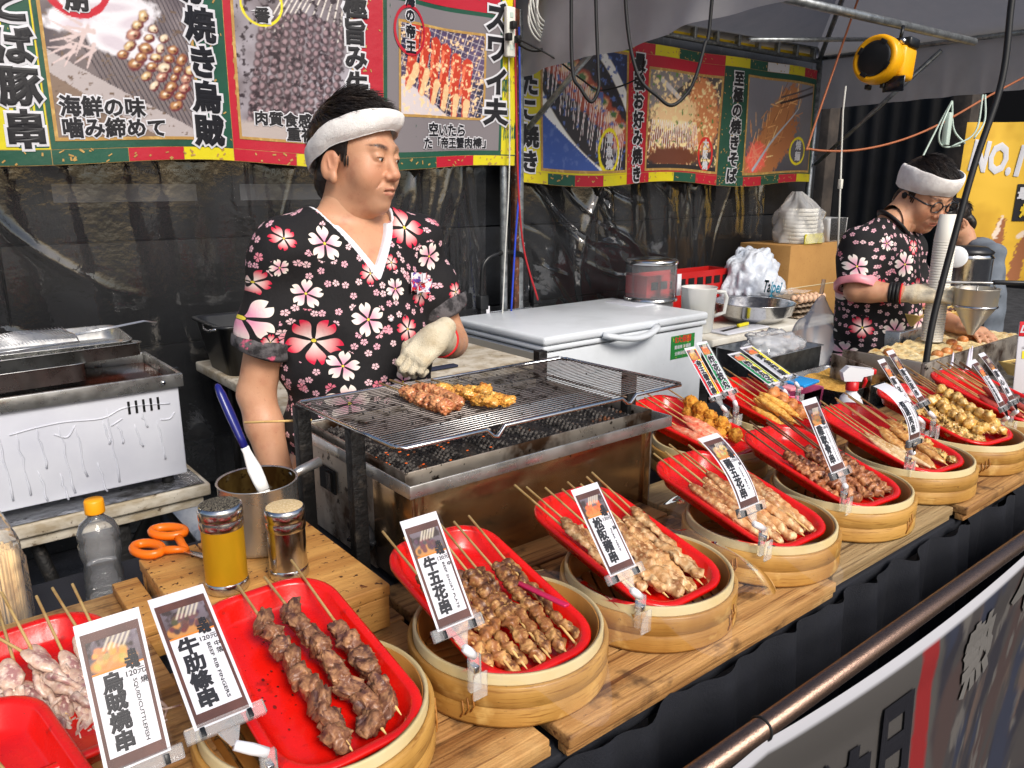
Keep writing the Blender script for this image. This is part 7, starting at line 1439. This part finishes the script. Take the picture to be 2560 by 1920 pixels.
gm = nets_mesh('glove', lambda P: smin(hand_sdf(P, (.056, -.262, 1.268), gd, gn, 1, (.50, 1.35, 1.0), 1.9, 1., .78), s_cap(P, (.104, -.214, 1.252), (.056, -.262, 1.268), .0375, .033), .012)-.001, (-.14, -.42, 1.08), (.2, -.10, 1.36), .0030, 0)
gl = link('glove', gm, 'glove', c1); a_, b_ = Vector((.104, -.214, 1.252)), Vector((.056, -.262, 1.268)); ax = (b_-a_).normalized(); u_ = ax.orthogonal().normalized(); w_ = ax.cross(u_)
G().tube([tuple(a_+(u_*cos(q)+w_*sin(q))*.0400) for q in [2*pi*j/32 for j in range(32)]], .0030, 6, closed=True).obj('red_hem', 'glove_red', gl)
for z in (1.36, 1.30, 1.24, 1.18): G().lathe([(0, .0022), (.0042, .0015), (.0046, 0)], 12, M=T(.012, -.150+.02*(1.3-z), z, pi/2)).obj('button', 'undershirt', c1)
br_ = G(); 
for q in range(6): br_.sheet(3, 3, lambda u, v: (.105+.018*cos(q)+.022*u-.01, -.135-.010*sin(u*3+q), 1.362+.016*sin(q*2)+.022*v))
br_.obj('brooch', 'brooch' if 'brooch' in MATS else mk('brooch', S(226, 226, 232), .5, n=[(60, S(206, 30, 40), .5, .54), (70, S(90, 60, 150), .56, .6)]), c1)

# --- cook with glasses
BIG2 = [(-.16, 1.30, .045, 'w'), (-.05, 1.20, .05, 'r'), (-.20, 1.18, .045, 'w'), (.05, 1.30, .05, 'w'), (.12, 1.20, .045, 'r'), (-.10, 1.06, .045, 'r'), (.02, 1.05, .05, 'w'), (.14, 1.08, .04, 'w'), (-.21, 1.04, .045, 'w'), (-.24, 1.32, .035, 'r'), (-.03, 1.38, .03, 'w'), (.10, 1.36, .03, 'r'), (-.14, .95, .045, 'w'), (0, .93, .04, 'r'), (.12, .96, .045, 'w')]
shirt_material('shirt_blossom_b', BIG2, radians(40))
O2 = np.array([3.135, 1.545]); RZ2 = radians(-4)
def loc2(x, y, z): c, s_ = cos(-RZ2), sin(-RZ2); dx, dy = x-O2[0], y-O2[1]; return (c*dx-s_*dy, s_*dx+c*dy, z)
el, wr, tip, hc2 = loc2(2.905, 1.515, 1.205), loc2(2.965, 1.345, 1.205), loc2(3.01, 1.19, 1.225), loc2(3.262, 1.462, 1.560)
J2 = dict(sz=1.385, neck=loc2(3.175, 1.535, 1.445), shR=(-.165, .0, 1.36), shL=(.165, .0, 1.355), elR=el, wrR=wr, elL=(.235, -.05, 1.10), wrL=(.14, -.28, 1.06), handL=((-.4, -.9, 0), (0, 0, 1), -1, (.3, .3, .3)))
H2 = dict(c=hc2, yaw=radians(-16), pitch=radians(26), roll=radians(0), s=1.07, mouth=0., eye=.7, jaw=1.0)
c2, MH2 = person('cook with glasses and white headband bending over the griddle', tuple(O2), RZ2, J2, 'shirt_blossom_b', dict(head=H2, band=(.22, .056, .074, .0060, 2.), vol=1.0, cut=(1.41, .2, .064, 1.43), sleeve=.85, cuffs='lid_pink', strands=2200, hl=(.035, .06)))
dv = Vector(tip)-Vector(wr)
g2 = link('glove', nets_mesh('glove', lambda P: hand_sdf(P, wr, dv, (-.5, -.2, .75), -1, (.12, .2, .2), .6, .3, .95)-.002, tuple(Vector(wr)-Vector((.14, .26, .12))), tuple(Vector(wr)+Vector((.18, .12, .14))), .0040, 1), 'glove', c2)
ax = (Vector(wr)-Vector(el)).normalized(); u_ = ax.orthogonal().normalized(); w_ = ax.cross(u_); cc = Vector(wr)-ax*.022
G().tube([tuple(cc+(u_*cos(q)+w_*sin(q))*.036) for q in [2*pi*j/28 for j in range(28)]], .0032, 6, closed=True).obj('red_hem', 'glove_red', g2)
g = G()
for k in range(3): g.tube([tuple(cc-ax*(.012+.012*k)+(u_*cos(q)+w_*sin(q))*.0340) for q in [2*pi*j/28 for j in range(28)]], .0070, 6, closed=True)
g.obj('wristband', 'rubber', c2)
def on2(g, name, mat, par=c2): ob = g.obj(name, mat, par); ob.matrix_local = MH2; return ob
gp = bpy.data.objects.new('glasses', None); COL.objects.link(gp); gp.parent = c2; gp.matrix_local = MH2
for q in (-1, 1):
    ring = [(q*.034+.0245*cos(a), -.101-.004*abs(cos(a)), .000+.0205*sin(a)) for a in [2*pi*j/28 for j in range(28)]]
    G().tube(ring, .0026, 8, closed=True).obj('rim', 'frame_black', gp); G().lathe([(.0235, 0), (.015, .0015), (0, .002)], 28, M=T(q*.034, -.1025, 0, pi/2) @ Matrix.Diagonal((1, .84, 1, 1))).obj('lens', 'lens', gp)
    G().tube([(q*.058, -.100, .006), (q*.078, -.085, .008), (q*.086, -.02, .006), (q*.087, .018, -.004)], [.003, .0036, .0028, .002], 8).obj('temple', 'frame_black', gp)
G().tube([(-.0105, -.104, .004), (0, -.107, .007), (.0105, -.104, .004)], .0026, 8).obj('bridge', 'frame_black', gp)
on2(G().ball((-.086, .006, -.006), (.008, .011, .013), 2), 'earbud', 'rubber')
nk = Vector(J2['neck'])+Vector((0, -.006, -.004)); nax = (Vector(hc2)-Vector(J2['neck'])).normalized(); u_ = nax.orthogonal().normalized(); w_ = nax.cross(u_)
G().tube([tuple(nk+(u_*cos(q)+w_*sin(q))*.070) for q in [2*pi*j/36 for j in range(36)]], [(.016, .008)]*36, 8, closed=True).obj('collar', 'rubber', c2)
# --- third worker, seen from the side, far right
J3 = dict(sz=1.20, neck=(-.02, -.12, 1.235), shR=(-.165, -.05, 1.17), shL=(.165, -.05, 1.17), elR=(-.23, -.08, .92), wrR=(-.20, -.16, .70), handR=((0, -.3, -1), (-1, 0, .3), 1, (.3, .3, .3)), elL=(.23, -.08, .92), wrL=(.20, -.16, .70), handL=((0, -.3, -1), (1, 0, .3), -1, (.3, .3, .3)), cy=-.03, by=.0)
H3 = dict(c=(-.04, -.20, 1.375), yaw=radians(-10), pitch=radians(35), s=1.0, mouth=0.)
c3, MH3 = person('third worker in grey shirt half hidden behind the steel urn', (5.563, 2.07), radians(-129), J3, 'grey_shirt', dict(head=H3, vol=1.0, cut=(1.30, .3, .066, 1.225), sleeve=1.0, low=True, strands=500, hem=.66))
